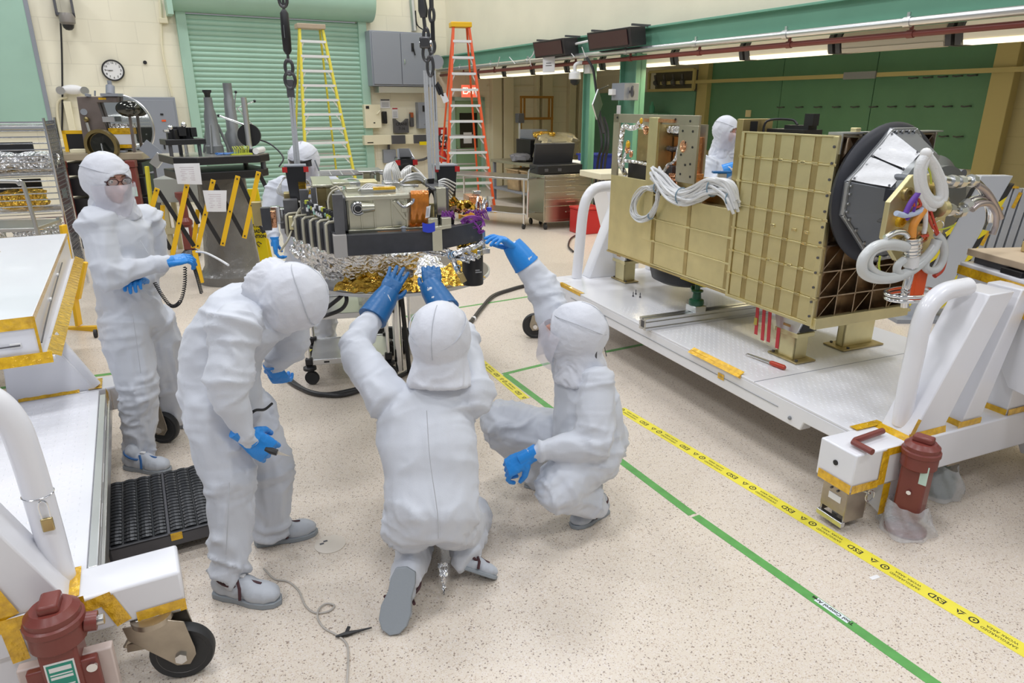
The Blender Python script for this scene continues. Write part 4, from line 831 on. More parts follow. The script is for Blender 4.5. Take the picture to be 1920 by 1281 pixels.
# framed machine and duct near the green panel
q0, q1 = RM.pl(1216, 170, 0, AA-.35), RM.pl(1303, 130, 0, AA-.35)
t = thing('pipe_manifold', 'cream framed pipe manifold high on the green alcove panel', 'manifold', wld(AA-.35, q1.y, q0.z), AZR); w = q0.y-q1.y; h = q1.z-q0.z
for z in (0, h): part('frame_bar', B().bm(-.03, .03, 0, w, z-.03, z+.03), oc, t)
for y in (0, w): part('frame_bar', B().bm(-.03, .03, y-.03, y+.03, 0, h), oc, t)
part('back_plate', B().bm(.2, .24, 0, w, 0, h), mat('dark_duct', (.14, .13, .10), .5, metal=.5), t)
for k in range(4): part('valve', B().cyl((-.02, w*(.2+.2*k), .1), (-.02, w*(.25+.2*k), h*.8), .03).ball((-.04, w*(.22+.2*k), h*.4), .06), dgrey, t)
q = RM.pl(1228, 203, 0, AA-.3); b = B(); b.lathe([(.07, 0), (.07, .14), (.03, .2), (.03, .26)], n=14); 
t = solo('green_bottle', b, mat('green_plastic', (.10, .42, .30), .3), 'small green bottle standing behind the gold upright panel', 'bottle', loc=wld(AA-.4, q.y, RM.pl(1228, 212, 0, AA-.4).z))
b = B(); b.bm(-.1, .25, -.3, .3, -.04, 0); zz_ = RM.pl(1228, 212, 0, AA-.4).z; solo('wall_shelf', b, greenbeam, 'green shelf ledge carrying the small green bottle', 'shelf', loc=wld(AA-.35, q.y, zz_-.0015), rz=AZR)
# red chest behind white cart and small yellow machine
t = thing('red_chest', 'red metal chest on the floor behind the white tube handle', 'chest', gp(1101, 440), radians(25)); b = B(); b.bm(-.12, .3, 0, .4, 0, .40); part('chest_body', b, red, t, .015); b = B(); b.bm(-.13, .31, -.01, .41, .40, .44); part('chest_lid', b, red, t, .01)
# steel hanging chair-like black equipment at 1135,340
t = thing('cream_topped_stand', 'cream topped white stand left behind the gold upright panel', 'stand', at(1140, 322, 8.2)*1-V((0, 0, at(1140, 322, 8.2).z)), radians(20))
zc = at(1140, 322, 8.2).z; part('top', B().bm(-.2, .5, -.2, .35, zc-.07, zc), cream_trim, t, .008); part('body', B().prism([(-.1, -.15, zc-.16), (.4, -.15, zc-.16), (.4, -.15, 0), (.25, -.15, 0)], (0, .4, 0)), white, t, .006); part('tape_strip', B().bm(-.15, .4, -.16, -.14, zc-.2, zc-.15), kap, t)
# right end things beyond: black/yellow striped pillar, corrugated grey panels
# ================================================================ WHITE CARTS
def tread(fr_mesh_name, x0, x1, y0, y1, z, t, pitch=.042):
    """raised bars of the tread plate, one joined piece"""
    b = B(); i = 0; x = x0+.03
    while x < x1-.02:
        y = y0+.03+(pitch/2 if i % 2 else 0)
        while y < y1-.02:
            if i % 2: b.add([(x-.011, y-.002, z), (x, y-.0045, z), (x+.011, y-.002, z), (x+.011, y+.002, z), (x, y+.0045, z), (x-.011, y+.002, z), (x-.007, y, z+.0016), (x+.007, y, z+.0016)], [(0, 1, 7, 6), (1, 2, 7), (2, 3, 7), (3, 4, 6, 7), (4, 5, 6), (5, 0, 6)])
            else: b.add([(x-.002, y-.011, z), (x-.0045, y, z), (x-.002, y+.011, z), (x+.002, y+.011, z), (x+.0045, y, z), (x+.002, y-.011, z), (x, y-.007, z+.0016), (x, y+.007, z+.0016)], [(0, 5, 6), (5, 4, 7, 6), (4, 3, 7), (3, 2, 7), (2, 1, 6, 7), (1, 0, 6)])
            y += pitch
        x += pitch*.62; i += 1
    o = part('tread_pattern', b, white, t, smooth=0); o['kind'] = 'stuff'
def tapeseg(t, p, q, w, nrm, name='tape_strip', m=None, th=.0025, wav=.0012):
    """a strip of tape lying on a face with normal nrm, slightly rippled"""
    p, q, nrm = V(p), V(q), V(nrm).normalized(); d = q-p; s_ = nrm.cross(d).normalized()*w/2; n = max(3, int(d.length/.03)); b = B()
    fn = lambda u, v: p+d*u+s_*(2*v-1)+nrm*(th+wav*sin(u*n*2.1+v*3)*(1 if 0 < v < 1 else .2))
    b.surf(fn, n, 2); return part(name, b, m or kap, t, smooth=60)
def caster_unit(t, c, r, w, rz, H0, mbr, nm='caster'):
    """big caster: wheel, tyre, fork, swivel plate; c = floor contact (local), rz = rolling direction"""
    M = Matrix.Translation(V(c)) @ Matrix.Rotation(rz, 4, 'Z')
    ax = V((0, 1, 0))
    b = B(); b.lathe([(r*.78, -w/2*.8), (r*.95, -w/2), (r, -w*.3), (r, w*.3), (r*.95, w/2), (r*.78, w/2*.8)], (0, 0, r), ax, 36); b.v = [tuple(M @ V(q)) for q in b.v]; wh = part('tyre', b, rubber, t, smooth=40)
    b = B(); b.lathe([(0, -w*.30), (r*.3, -w*.38), (r*.35, -w*.22), (r*.7, -w*.22), (r*.79, -w*.42), (r*.79, w*.42), (r*.7, w*.22), (r*.35, w*.22), (r*.3, w*.38), (0, w*.3)], (0, 0, r), ax, 30); b.v = [tuple(M @ V(q)) for q in b.v]; part('wheel_hub', b, mat('grey_hub', (.16, .15, .145), .4, metal=.5), t, smooth=40)
    for sy in (-1, 1):
        y = sy*(w/2+.008); b = B()
        b.prism([(.05, y, r-.0), (.025, y, r-.04), (-.02, y, r-.035), (-.16, y, H0*.8), (-.17, y, H0), (-.02, y, H0), (.03, y, H0*.93), (.05, y, r+.03)], (0, sy*.006, 0)); b.v = [tuple(M @ V(q)) for q in b.v]; part('fork_plate', b, mbr, t, .002)
        b = B(); b.cyl((0, y-.004, r), (0, y+sy*.018, r), .022, n=6); b.v = [tuple(M @ V(q)) for q in b.v]; part('axle_nut', b, chrome, t)
    b = B(); b.cyl((-.08, 0, H0-.01), (-.08, 0, H0+.012), .07, n=24); b.v = [tuple(M @ V(q)) for q in b.v]; part('swivel_ring', b, mbr, t)
    return M
brass = mat('zinc_steel', (.42, .37, .30), .32, metal=.9, var=.15, vs=9)
def jack(name, lab, fr, x, y, zt, rz, lowbag=True, label_side=None):
    t = thing(name, lab, 'jack', fr.w(x, y, 0), fr.a+rz)
    b = B(); b.bm(-.062, .062, -.055, .055, .07, zt-.15); part('column', b, maroon, t, .012)
    b = B(); b.lathe([(.07, zt-.17), (.082, zt-.16), (.082, zt-.10), (.088, zt-.095), (.088, zt-.075), (.08, zt-.07), (.08, zt-.05), (.074, zt-.045), (.06, zt-.03), (0, zt-.03)], n=30); part('gear_head', b, maroon, t)
    b = B(); b.prism([(-.045, -.03, zt-.035), (.045, -.03, zt-.035), (.045, .03, zt-.035), (-.045, .03, zt-.035)], (0, 0, .035)); part('cap', b, maroon, t, .01)
    b = B(); b.lathe([(.1, 0), (.1, .012), (.06, .03), (.05, .075)], n=28); part('foot', b, maroon, t)
    b = B(); b.cyl((0, .08, zt-.12), (0, .115, zt-.125), .032, n=16); part('input_boss', b, maroon, t); b = B(); b.cyl((0, .11, zt-.125), (0, .135, zt-.125), .018, n=12); part('input_shaft', b, steel, t)
    return t
# ---------------------------------------------------------------- right cart
t = thing('platform_cart', 'white steel platform cart carrying the gold instrument structure', 'cart', RC.w(0, 0, 0), RC.a)
wd = 1.62
b = B(); b.bm(0, 3.4, 0, wd, .435, .45); part('deck_plate', b, white, t, .003)
tread('t', .95, 2.66, .03, 1.25, .45, t); tread('t', 2.72, 3.38, .03, wd-.02, .45, t)
b = B(); b.bm(2.685, 2.69, .0, wd, .4485, .4512); part('deck_seam', b, greyp, t)
b = B(); b.prism([(0, 0, .435), (0, 0, .30), (3.08, 0, .30), (3.1, 0, .355), (3.4, 0, .36), (3.4, 0, .435)], (0, .08, 0)); part('side_beam', b, white, t, .006)
b = B(); b.prism([(0, wd-.08, .435), (0, wd-.08, .30), (3.08, wd-.08, .30), (3.1, wd-.08, .355), (3.4, wd-.08, .36), (3.4, wd-.08, .435)], (0, .08, 0)); part('side_beam', b, white, t, .006)
b = B(); b.bm(.28, 2.9, -.004, .0, .372, .374); part('side_groove', b, mat('groove_grey', (.25, .26, .28), .5), t)
b = B(); b.ball((3.0, -.004, .345), .012, 10); part('groove_end', b, MATS['groove_grey'], t)
for x in (.8, 1.6, 2.4): b = B(); b.bm(x, x+.1, .08, wd-.08, .32, .435); part('cross_member', b, white, t)
# end beams with tip blocks
for (x0, x1, nm) in ((3.4, 3.62, 'near'), (-.22, 0, 'far')):
    b = B(); b.bm(x0, x1, -.2, wd+.2, .245, .45); part('end_beam', b, white, t, .008)
for y0 in (1.35,): b = B(); b.prism([(3.41, y0, .245), (3.61, y0, .245), (3.61, y0, .10), (3.5, y0, .08)], (0, .32, 0)); part('lower_bracket', b, white, t, .005)
b = B(); b.cyl((3.51, -.204, .36), (3.51, -.2, .36), .014, n=14); part('block_hole', b, black, t)
# leaning gusset posts
def gus(nm, x0, x1, b0, b1, t0, t1, z1): 
    b = B(); b.prism([(x1, b0, .45), (x1, b1, .45), (x1, t1, z1), (x1, t0, z1)], (x0-x1, 0, 0)); part(nm, b, white, t, .006)
gus('gusset_post', 3.42, 3.6, .19, .42, .55, .74, 1.17)
gus('gusset_post', 3.42, 3.6, .56, .71, .80, .90, 1.17)
gus('gusset_post', 3.42, 3.6, .93, 1.14, .98, 1.12, 1.17)
b = B(); b.tube(spline([RC.pl(1690, 795, 0, 3.5), RC.pl(1703, 720, 0, 3.5), RC.pl(1716, 660, 0, 3.5), RC.pl(1726, 612, 0, 3.5), RC.pl(1741, 575, 0, 3.5), RC.pl(1770, 548, 0, 3.5), RC.pl(1814, 537, 0, 3.5)], 8), .046, 20); part('tube_handle', b, white, t, smooth=60)
# far tube handle and gusset
b = B(); b.tube(spline([(-.1, .26, .45), (-.1, .285, .8), (-.1, .31, 1.1), (-.1, .36, 1.24), (-.1, .46, 1.31), (-.1, .68, 1.32)], 8), .05, 20); part('tube_handle', b, white, t, smooth=60)
b = B(); b.prism([(-.02, .36, .45), (-.02, .72, .45), (-.02, .74, 1.25), (-.02, .68, 1.25)], (-.16, 0, 0)); part('gusset_post', b, white, t, .006)
b = B(); b.prism([(-.02, 1.1, .45), (-.02, 1.4, .45), (-.02, 1.2, 1.25), (-.02, 1.14, 1.25)], (-.16, 0, 0)); part('gusset_post', b, white, t, .006)
b = B(); b.bm(-.4, .0, .66, 1.5, 1.25, 1.32); part('end_shelf', b, white, t, .006)
# kapton tape on the cart
for p, q, w, n in (((.02, .02, .45), (.02, -.19, .45), .05, (0, 0, 1)), ((.02, .02, .452), (.46, .02, .452), .05, (0, 0, 1)), ((.02, 0, .44), (.02, 0, .3), .05, (0, -1, 0)), ((.02, 0, .445), (.46, 0, .445), .03, (0, -1, 0)),
    ((2.06, .0, .45), (2.57, .0, .452), .06, (0, -.5, 1)), ((2.06, -.001, .44), (2.57, -.001, .44), .03, (0, -1, 0)), ((2.36, -.001, .375), (2.42, -.001, .375), .04, (0, -1, 0)),
    ((3.4, .02, .455), (3.4, .22, .455), .05, (0, -.2, 1)), ((3.42, .175, .455), (3.62, .175, .455), .05, (0, -.3, 1)), ((3.604, .17, .46), (3.604, .44, .46), .05, (1, 0, .2)), ((3.605, .18, .47), (3.605, .22, .56), .03, (1, 0, 0)),
    ((3.42, -.203, .262), (3.62, -.203, .262), .05, (0, -1, 0)), ((3.622, -.2, .262), (3.622, -.02, .262), .045, (1, 0, 0)), ((3.622, .0, .44), (3.622, .0, .25), .05, (1, 0, 0)), ((3.622, -.0, .43), (3.622, .16, .43), .04, (1, 0, 0)),
    ((3.605, .53, .468), (3.605, .71, .468), .035, (1, 0, 0)), ((3.42, .557, .465), (3.6, .557, .465), .035, (0, -1, .1)), ((3.605, .93, .468), (3.605, 1.14, .468), .035, (1, 0, 0)), ((3.42, .927, .465), (3.6, .927, .465), .035, (0, -1, .1)),
    ((3.622, 1.22, .44), (3.622, 1.22, .25), .05, (1, 0, 0)), ((3.614, 1.345, .24), (3.614, 1.345, .10), .05, (1, -.3, 0)), ((3.622, 1.22, .43), (3.622, 1.36, .44), .04, (1, 0, 0)), ((3.614, .06, .24), (3.614, .06, .06), .05, (1, 0, 0)),
    ((2.6, wd, .452), (3.39, wd, .452), .02, (0, 0, 1))):
    tapeseg(t, p, q, w, n)
b = B(); b.prism([(3.41, .07, .245), (3.61, .07, .245), (3.61, .07, .04), (3.45, .07, .10)], (0, .2, 0)); part('lower_bracket', b, white, t, .005)
b = B(); b.tube(spline([(.9, -.006, .37), (.905, -.01, .3), (.90, -.02, .2), (.90, -.0, .12), (.92, .02, .012)], 5), .004, 5); part('tether_chain', b, dgrey, t)
# crank handle lying on tip block (bent maroon bar)
P = [RC.z(1600, 828, .472), RC.z(1660, 808, .472)]; b = B(); b.tube(spline([RC.z(1655, 808, .475), RC.z(1604, 826, .475)], 2)+[RC.z(1600, 829, .475), RC.z(1636, 848, .475)], .016, 10); ck = solo('crank_handle', b, maroon, 'bent maroon crank bar lying on the right cart front corner block', 'crank', loc=RC.w(0, 0, 0), rz=RC.a)
# casters of the right cart
def cst(lab, x, y, rz, r=.1, w=.05, H0=.24):
    tt = thing('swivel_caster', lab, 'caster', RC.w(x, y, 0), RC.a); caster_unit(tt, (0, 0, 0), r, w, rz, H0, brass); return tt
q = RC.z(1003, 633, 0); cst('rubber tyred caster under the far corner of the right cart', q.x, q.y, radians(247), .118)
tt = thing('swivel_caster', 'boxed zinc caster with a ring pin under the right cart corner block', 'caster', RC.w(3.52, -.10, 0), RC.a)
b = B(); b.bm(-.075, .075, -.085, -.078, .09, .235); b.bm(-.075, .075, .06, .067, .09, .235); b.bm(-.075, -.065, -.08, .06, .05, .235); b.bm(.065, .075, -.08, .06, .05, .235); part('housing', b, brass, tt, .003)
b = B(); b.bm(-.085, .085, -.09, .07, .232, .245); part('top_plate', b, steel, tt, .003)
b = B(); b.lathe([(.0, -.02), (.055, -.02), (.06, -.015), (.06, .015), (.055, .02), (0, .02)], (0, 0, .06), (1, 0, 0), 26); part('wheel', b, mat('steel_wheel', (.25, .25, .24), .35, metal=.9), tt)
b = B(); b.bm(-.08, .08, -.10, -.07, .03, .06); part('front_plate', b, alu, tt, .004); b = B(); b.bm(-.03, .045, -.088, -.085, .15, .185); part('label', b, paper, tt)
b = B(); b.tube([(.11, .03+.03*cos(g), .205+.03*sin(g)) for g in [2*pi*k/16 for k in range(16)]], .003, 6, closed=True); part('ring_pin', b, chrome, tt); b = B(); b.cyl((.07, .02, .215), (.11, .03, .22), .006); part('pin', b, chrome, tt)
for x in (-.02, .02): b = B(); b.cyl((x, -.092, .21), (x, -.085, .21), .006); part('screw', b, dgrey, tt)
# jacks
j1 = jack('screw_jack', 'maroon screw jack with plastic sheet round its foot at the right cart corner', RC, 3.70, .14, .53, radians(20))
b = B(); b.bm(.02, .055, -.002, .0, .30, .40); b.v = [tuple(V(q)+V((.009, -.0555, 0))) for q in b.v]; part('label', b, mat('mint_label', (.55, .72, .65), .5), j1); b = B(); b.cyl((.0, -.056, .24), (0, -.068, .24), .012, n=6); part('bolt', b, chrome, j1)
j2 = jack('screw_jack', 'maroon screw jack beyond the right cart beam at the picture edge', RC, 3.70, 1.42, .53, radians(20))
b = B(); b.cyl((.063, .0, .33), (.075, 0, .33), .012, n=6); part('bolt', b, chrome, j2)
def bag(c, r, h, lab, sd, m=None):
    rr = random.Random(sd); ph = [rr.random()*9 for _ in range(5)]; b = B()
    b.surf(lambda u, v: V((cos(2*pi*u), sin(2*pi*u), 0))*(r*(1.15-.45*v+.12*sin(6*pi*u+ph[0]+4*v)+.07*sin(14*pi*u+ph[1]+9*v)))+V((0, 0, .004+h*v*(1+.08*sin(4*pi*u+ph[2])))), 48, 12)
    return solo('plastic_cover', b, m or plastic, lab, 'plastic cover', smooth=60, loc=c)
bag(RC.w(3.70, .14, .001), .115, .15, 'clear plastic sheet bunched round the foot of the near right jack', 3)
bag(RC.w(3.70, 1.42, .001), .125, .15, 'clear plastic sheet bunched round the foot of the far right jack', 5)
tt = thing('swivel_caster', 'caster wrapped in a clear plastic bag behind the near maroon jack', 'caster', RC.w(3.53, .62, 0), RC.a)
b = B(); b.lathe([(0, 0), (.07, 0), (.08, .05), (.07, .12), (.03, .15), (.03, .2)], n=20); part('wheel', b, mat('green_grey_metal', (.16, .20, .17), .4, metal=.4), tt); b = B(); b.bm(-.04, .05, -.05, .05, .2, .245); part('fork_plate', b, brass, tt, .003)
bag(RC.w(3.53, .62, .001), .10, .19, 'clear plastic bag tied over the caster behind the near maroon jack', 8)

# ---------------------------------------------------------------- upper fixture table on the right
TO = RC.w(3.114, 1.012); TF2 = Fr(TO.x, TO.y, -67-17)
t = thing('fixture_table', 'white fixture table with a wooden top board at the right edge', 'table', TF2.w(0, 0, 0), TF2.a)
b = B(); b.bm(0, 1.4, 0, 1.1, 1.0, 1.20); part('body', b, white, t, .008)
b = B(); b.bm(.04, 1.4, .05, 1.05, 1.2, 1.235); part('rail_frame', b, dgrey, t, .004)
b = B(); b.bm(.0, 1.4, .03, 1.1, 1.237, 1.275); part('wooden_board', b, mat('plywood', (.58, .46, .33), .5, var=.12, vs=3), t, .004)
for k in range(3): b = B(); b.bm(.28+.4*k, .42+.4*k, .01, .05, 1.2, 1.23); part('clamp', b, black, t, .004)
for x, y in ((.1, .95), (1.25, .2), (1.25, .95)): b = B(); b.bm(x, x+.09, y, y+.09, 0, 1.0); part('leg', b, white, t, .005)
b = B(); b.prism([(.15, .02, 1.0), (1.4, .02, 1.0), (1.4, .02, .62), (.5, .02, .62)], (0, .06, 0)); part('skirt_panel', b, white, t, .005)
for p, q, w in (((-.0, -.002, 1.155), (1.4, -.002, 1.155), .05), ((.32, -.003, 1.15), (.32, -.003, 1.0), .07), ((.32, .016, 1.0), (.38, .016, .82), .05), ((.95, .016, .9), (1.3, .016, 1.02), .05)): tapeseg(t, p, q, w, (0, -1, 0))
tapeseg(t, (.36, -.003, 1.14), (.62, -.003, .95), .03, (0, -1, 0))
t2 = thing('wooden_block', 'pale wooden block lying on the wooden top board', 'block', TF2.w(.12, .25, 1.276), TF2.a+.3); b = B(); b.bm(0, .36, 0, .16, 0, .06); part('block', b, mat('pine', (.62, .48, .22), .5, var=.15, vs=4), t2, .005)
b = B(); b.surf(lambda u, v: V((.55+.35*u, .5+.3*v, .03+.05*sin(3*u+2*v)+.03*sin(9*u))), 10, 10); solo('clear_sheet', b, mat('pale_blue_film', (.55, .68, .66), .2, alpha=.7), 'crumpled pale film sheet on the wooden top board', 'sheet', loc=TF2.w(0, 0, 1.278), rz=TF2.a, smooth=60)
# striped pillar and grey corrugated panels beyond
Yb = 6.6; p0, p1 = at(1750, 560, Yb), at(1835, 300, Yb)
t = thing('striped_post', 'leaning grey steel post with black and yellow hazard stripes', 'post', (p0.x-.35, Yb, 0), 0); o0 = V((p0.x-.35, Yb, 0))
lean = .55; Hh = 1.42
P = lambda z, dx=0: V((.08+z*lean*.62+dx, 0, z))
b = B(); b.prism([P(0), P(0, .3), P(Hh, .3), P(Hh, 0)], (0, .12, 0)); part('post_body', b, mat('light_grey_paint', (.50, .53, .58), .4), t, .005)
hz_k = mat('hazard_black', (.03, .03, .03), .5); hz_y = mat('hazard_yellow', (.80, .66, .03), .45)
for sx in (-.045, .30):
    for k in range(10):
        z = .1+k*.12; b = B(); b.prism([P(z, sx), P(z+.05, sx+.045), P(z+.17, sx+.045), P(z+.12, sx)], (0, .13, 0)); b.v = [tuple(V(q)+V((0, -.01, 0))) for q in b.v]; part('stripe', b, hz_k if k % 2 else hz_y, t)
b = B(); b.box((.3, .06, .02), (.7, .4, .04)); part('base_plate', b, greyp, t)
q0, q1 = at(1842, 380, 7.2), at(1912, 345, 7.2)
t = thing('ribbed_panel_stack', 'ribbed grey panels with amber tape standing behind the wooden board', 'panels', (q0.x, 7.2, 0), radians(-12)); gz = at(1870, 352, 7.2).z
for k in range(7):
    b = B(); b.prism([(.0+.085*k, 0, 0), (.06+.085*k, 0, 0), (.17+.085*k, 0, gz), (.10+.085*k, 0, gz)], (0, .09, 0)); part('rib', b, MATS['light_grey_paint'], t, .004)
b = B(); b.prism([(0, .05, 0), (.6, .05, 0), (.72, .05, gz), (.1, .05, gz)], (0, .02, 0)); part('back_sheet', b, greyp, t)
for x, z in ((.1, gz-.35), (.24, gz-.2), (.45, gz-.3), (.03, gz-.6), (.5, gz-.08)): tapeseg(t, (x+.05, -.003, z), (x+.09, -.003, z+.16), .035, (0, -1, 0))
b = B(); b.bm(-.0, .3, -.01, .1, gz-.0, gz+.02); part('tape_cap', b, kap, t)
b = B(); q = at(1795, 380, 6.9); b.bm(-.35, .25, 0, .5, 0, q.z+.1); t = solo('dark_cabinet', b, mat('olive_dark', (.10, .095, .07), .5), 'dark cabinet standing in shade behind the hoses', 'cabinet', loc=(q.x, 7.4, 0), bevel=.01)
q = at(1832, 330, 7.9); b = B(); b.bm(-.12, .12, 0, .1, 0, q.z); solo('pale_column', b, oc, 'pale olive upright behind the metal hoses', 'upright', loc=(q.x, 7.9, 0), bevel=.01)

# ---------------------------------------------------------------- things on the right deck
# aluminium extrusion rail
t = thing('extrusion_rail', 'slotted aluminium extrusion rail lying across the right cart deck', 'rail', RC.w(1.545, -.06, .452), RC.a+pi/2)
L1 = 1.35; b = B(); prof = []
for (x0, x1, z0, z1) in ((-.045, .045, .03, .06), (-.045, -.035, 0, .09), (.035, .045, 0, .09), (-.045, -.012, 0, .012), (.012, .045, 0, .012), (-.045, -.012, .078, .09), (.012, .045, .078, .09), (-.012, .012, .02, .07)):
    b.bm(0, L1, x0, x1, z0, z1)
b = B()
pr = [(-.045, 0), (-.008, 0), (-.008, .014), (.008, .014), (.008, 0), (.045, 0), (.045, .018), (.033, .018), (.033, .028), (.045, .028), (.045, .062), (.033, .062), (.033, .072), (.045, .072), (.045, .09), (.008, .09), (.008, .076), (-.008, .076), (-.008, .09), (-.045, .09), (-.045, .072), (-.033, .072), (-.033, .062), (-.045, .062), (-.045, .028), (-.033, .028), (-.033, .018), (-.045, .018)]
b.prism([(0, y, z) for y, z in pr], (L1, 0, 0)); part('rail_body', b, alu, t, smooth=20)
b = B(); b.bm(-.002, 0, -.02, .02, .02, .07); part('end_slot', b, dgrey, t)
# green stand on the rail
p = RC.w(1.545, .42, .5425); t = thing('leveling_jack', 'small green leveling jack on the aluminium rail below the gold structure', 'jack', p, RC.a)
grn = mat('dark_green_enamel', (.01, .07, .035), .3)
b = B(); b.bm(-.06, .06, -.05, .05, 0, .05); part('base_block', b, alu, t, .004); b = B(); b.lathe([(.055, .05), (.06, .07), (.055, .09), (.035, .10), (.03, .15), (.045, .155), (.045, .165), (.02, .17), (.02, .22), (.03, .225), (.03, .235)], n=20); part('screw_body', b, grn, t); b = B(); b.bm(-.06, -.045, -.02, .02, .16, .19); part('lug', b, grn, t, .003)
b = B(); b.cyl((0, 0, .235), (0, 0, .262), .02, n=14); part('head', b, black, t)
# pins on the deck
for k, (x, y) in enumerate(((1187, 556), (1192, 552), (1200, 558))):
    b = B(); b.lathe([(.008, 0), (.008, .01), (.004, .012), (.004, .04), (.0, .045)], RC.w(*RC.z(x, y, .452).xy, .452), n=8); solo('loose_screw', b, dgrey, ['small upright screw on the right deck, left of the three', 'small upright screw on the right deck, middle of the three', 'small upright screw on the right deck, right of the three'][k], 'screw', 'loose screws on the deck')
# torque driver with red handle
p, q = RC.z(1402, 664, .468), RC.z(1472, 690, .468); t = thing('torque_wrench', 'slim steel torque wrench with a red handle on the right cart deck', 'wrench', RC.w(0, 0, 0), RC.a)
m_ = p.lerp(q, .62); b = B(); b.tube([p.lerp(q, -.04)+V((0, 0, -.008)), p, p.lerp(q, .3), m_], [.004, .006, .009, .011], 8); part('shaft', b, steel, t); b = B(); b.tube([m_, m_.lerp(q, .1), q.lerp(m_, .1), q], [.012, .016, .017, .012], 10); part('handle', b, mat('red_handle', (.5, .05, .02), .35), t)
# ---------------------------------------------------------------- left cart
t = thing('platform_cart', 'white steel platform cart at the lower left with an upper plate table', 'cart', LC.w(0, 0, 0), LC.a)
wd = 1.5
b = B(); b.bm(0, 1.88, -wd, 0, .435, .45); part('deck_plate', b, white, t, .003); tread('t', .03, 1.86, -wd+.1, -.02, .45, t, .045)
b = B(); b.prism([(0, 0, .435), (0, 0, .30), (1.88, 0, .30), (1.88, 0, .435)], (0, -.08, 0)); part('side_beam', b, white, t, .006)
b = B(); b.bm(.05, 1.86, .0, .035, .33, .44); sr = part('side_rail', b, alu, t, .004); b = B(); b.bm(.05, 1.86, .035, .05, .33, .40); part('side_rail', b, steel, t, .003)
for x in (.35, .95, 1.35): b = B(); b.bm(x, x+.2, .0352, .0365, .415, .42); part('slot', b, whitem, t)
b = B(); b.bm(1.87, 2.06, -wd-.3, .30, .30, .45); part('end_beam', b, white, t, .01)
b = B(); b.bm(-.24, -.02, -wd-.3, .30, .30, .45); part('end_beam', b, white, t, .01)
b = B(); b.prism([(2.05, -.045, .45), (2.05, -.5, .45), (2.05, -.6, 1.1), (2.05, -.32, 1.1)], (-.17, 0, 0)); part('gusset_post', b, white, t, .006)
b = B(); b.prism([(2.04, -.02, .30), (2.04, -.32, .30), (2.04, -.28, .1), (2.04, -.12, .05)], (-.16, 0, 0)); part('lower_bracket', b, white, t, .005)
b = B(); b.tube(spline([(1.9, -.075, .45), (1.9, -.078, .7), (1.9, -.085, .95), (1.9, -.10, 1.08), (1.9, -.15, 1.17), (1.9, -.26, 1.22), (1.9, -.45, 1.225)], 8), .046, 20); part('tube_handle', b, white, t, smooth=60)
b = B(); b.tube([V((1.9+.0475*cos(g), -.08+.0475*sin(g), .80)) for g in [2*pi*k/20 for k in range(20)]], .002, 5, closed=True); part('wire_loop', b, chrome, t)
# far end frame
b = B(); b.prism([(-.03, -.02, .45), (-.03, -.45, .45), (-.03, -.42, .79), (-.03, -.2, .79)], (-.17, 0, 0)); part('gusset_post', b, white, t, .006)
b = B(); b.tube([(-.08, -.03, .45), (-.1, -.19, .79)], .042, 18); part('tube_handle', b, white, t, smooth=60)
b = B(); b.prism([(-.05, -.7, .45), (-.05, -1.2, .45), (-.05, -1.0, .79), (-.05, -.8, .79)], (-.15, 0, 0)); part('gusset_post', b, white, t, .006)
# kapton of the left cart
for p, q, w, n in (((1.86, -.04, .453), (2.04, -.04, .453), .05, (0, 0, 1)), ((2.062, -.05, .43), (2.062, -.45, .43), .05, (1, 0, 0)), ((2.062, .0, .44), (2.062, -.10, .44), .05, (1, 0, 0)), ((2.062, .06, .43), (2.062, .10, .31), .05, (1, 0, 0)), ((2.062, -.1, .40), (2.062, .08, .43), .045, (1, 0, 0)),
    ((2.062, .14, .312), (2.062, .30, .312), .05, (1, 0, 0)), ((1.88, .302, .312), (2.05, .302, .312), .045, (0, 1, 0)), ((2.062, -.22, .45), (2.062, -.21, .28), .05, (1, 0, 0)), ((2.055, -.2, .52), (2.055, -.36, .47), .12, (1, 0, 0)), ((2.056, -.3, .56), (2.056, -.5, .5), .10, (1, 0, 0)),
    ((-.02, -.02, .453), (-.2, -.02, .453), .07, (0, 0, 1)), ((.0, .052, .44), (.0, .052, .3), .04, (0, 1, 0)), ((.02, .037, .45), (.2, .037, .34), .05, (0, 1, .2)), ((-.02, .302, .42), (-.15, .302, .42), .08, (0, 1, 0)), ((-.03, -.1, .46), (-.03, -.4, .46), .03, (1, 0, .6))):
    tapeseg(t, p, q, w, n)
# upper plate table
t = thing('plate_table', 'white upper plate table edged with amber tape on the left cart', 'table', LC.w(0, 0, 0), LC.a)
x0, x1, y1, z1, z0 = -2.5, .27, -.2, 1.01, .79
poly = [(x0, y1), (x1, y1), (x1, -1.6), (x1-.5, -1.6), (x1-.5, -.72), (x1-.56, -.62), (x1-.66, -.56), (-1.3, -.56), (-1.42, -.6), (-1.45, -.7), (-1.45, -1.6), (x0, -1.6)]
b = B(); b.prism([(x, y, z1-.02) for x, y in poly], (0, 0, .02)); part('top_plate', b, white, t, .003)
b = B(); b.bm(x0, x1-.004, y1-.08, y1-.004, z0, z1-.02); b2 = part('side_web', b, white, t)
b = B(); b.bm(x1-.08, x1-.004, -1.6, y1-.08, z0, z1-.02); part('end_web', b, white, t)
b = B(); b.bm(x0, x1+.02, -1.6, y1+.06, z0-.02, z0); part('bottom_flange', b, white, t, .003)
b = B(); b.bm(-1.45, x1-.5, -.6, -.56, z0, z1-.02); part('cutout_web', b, white, t)
b = B(); b.bm(-1.45, -1.41, -1.6, -.6, z0, z1-.02); part('cutout_web', b, white, t)
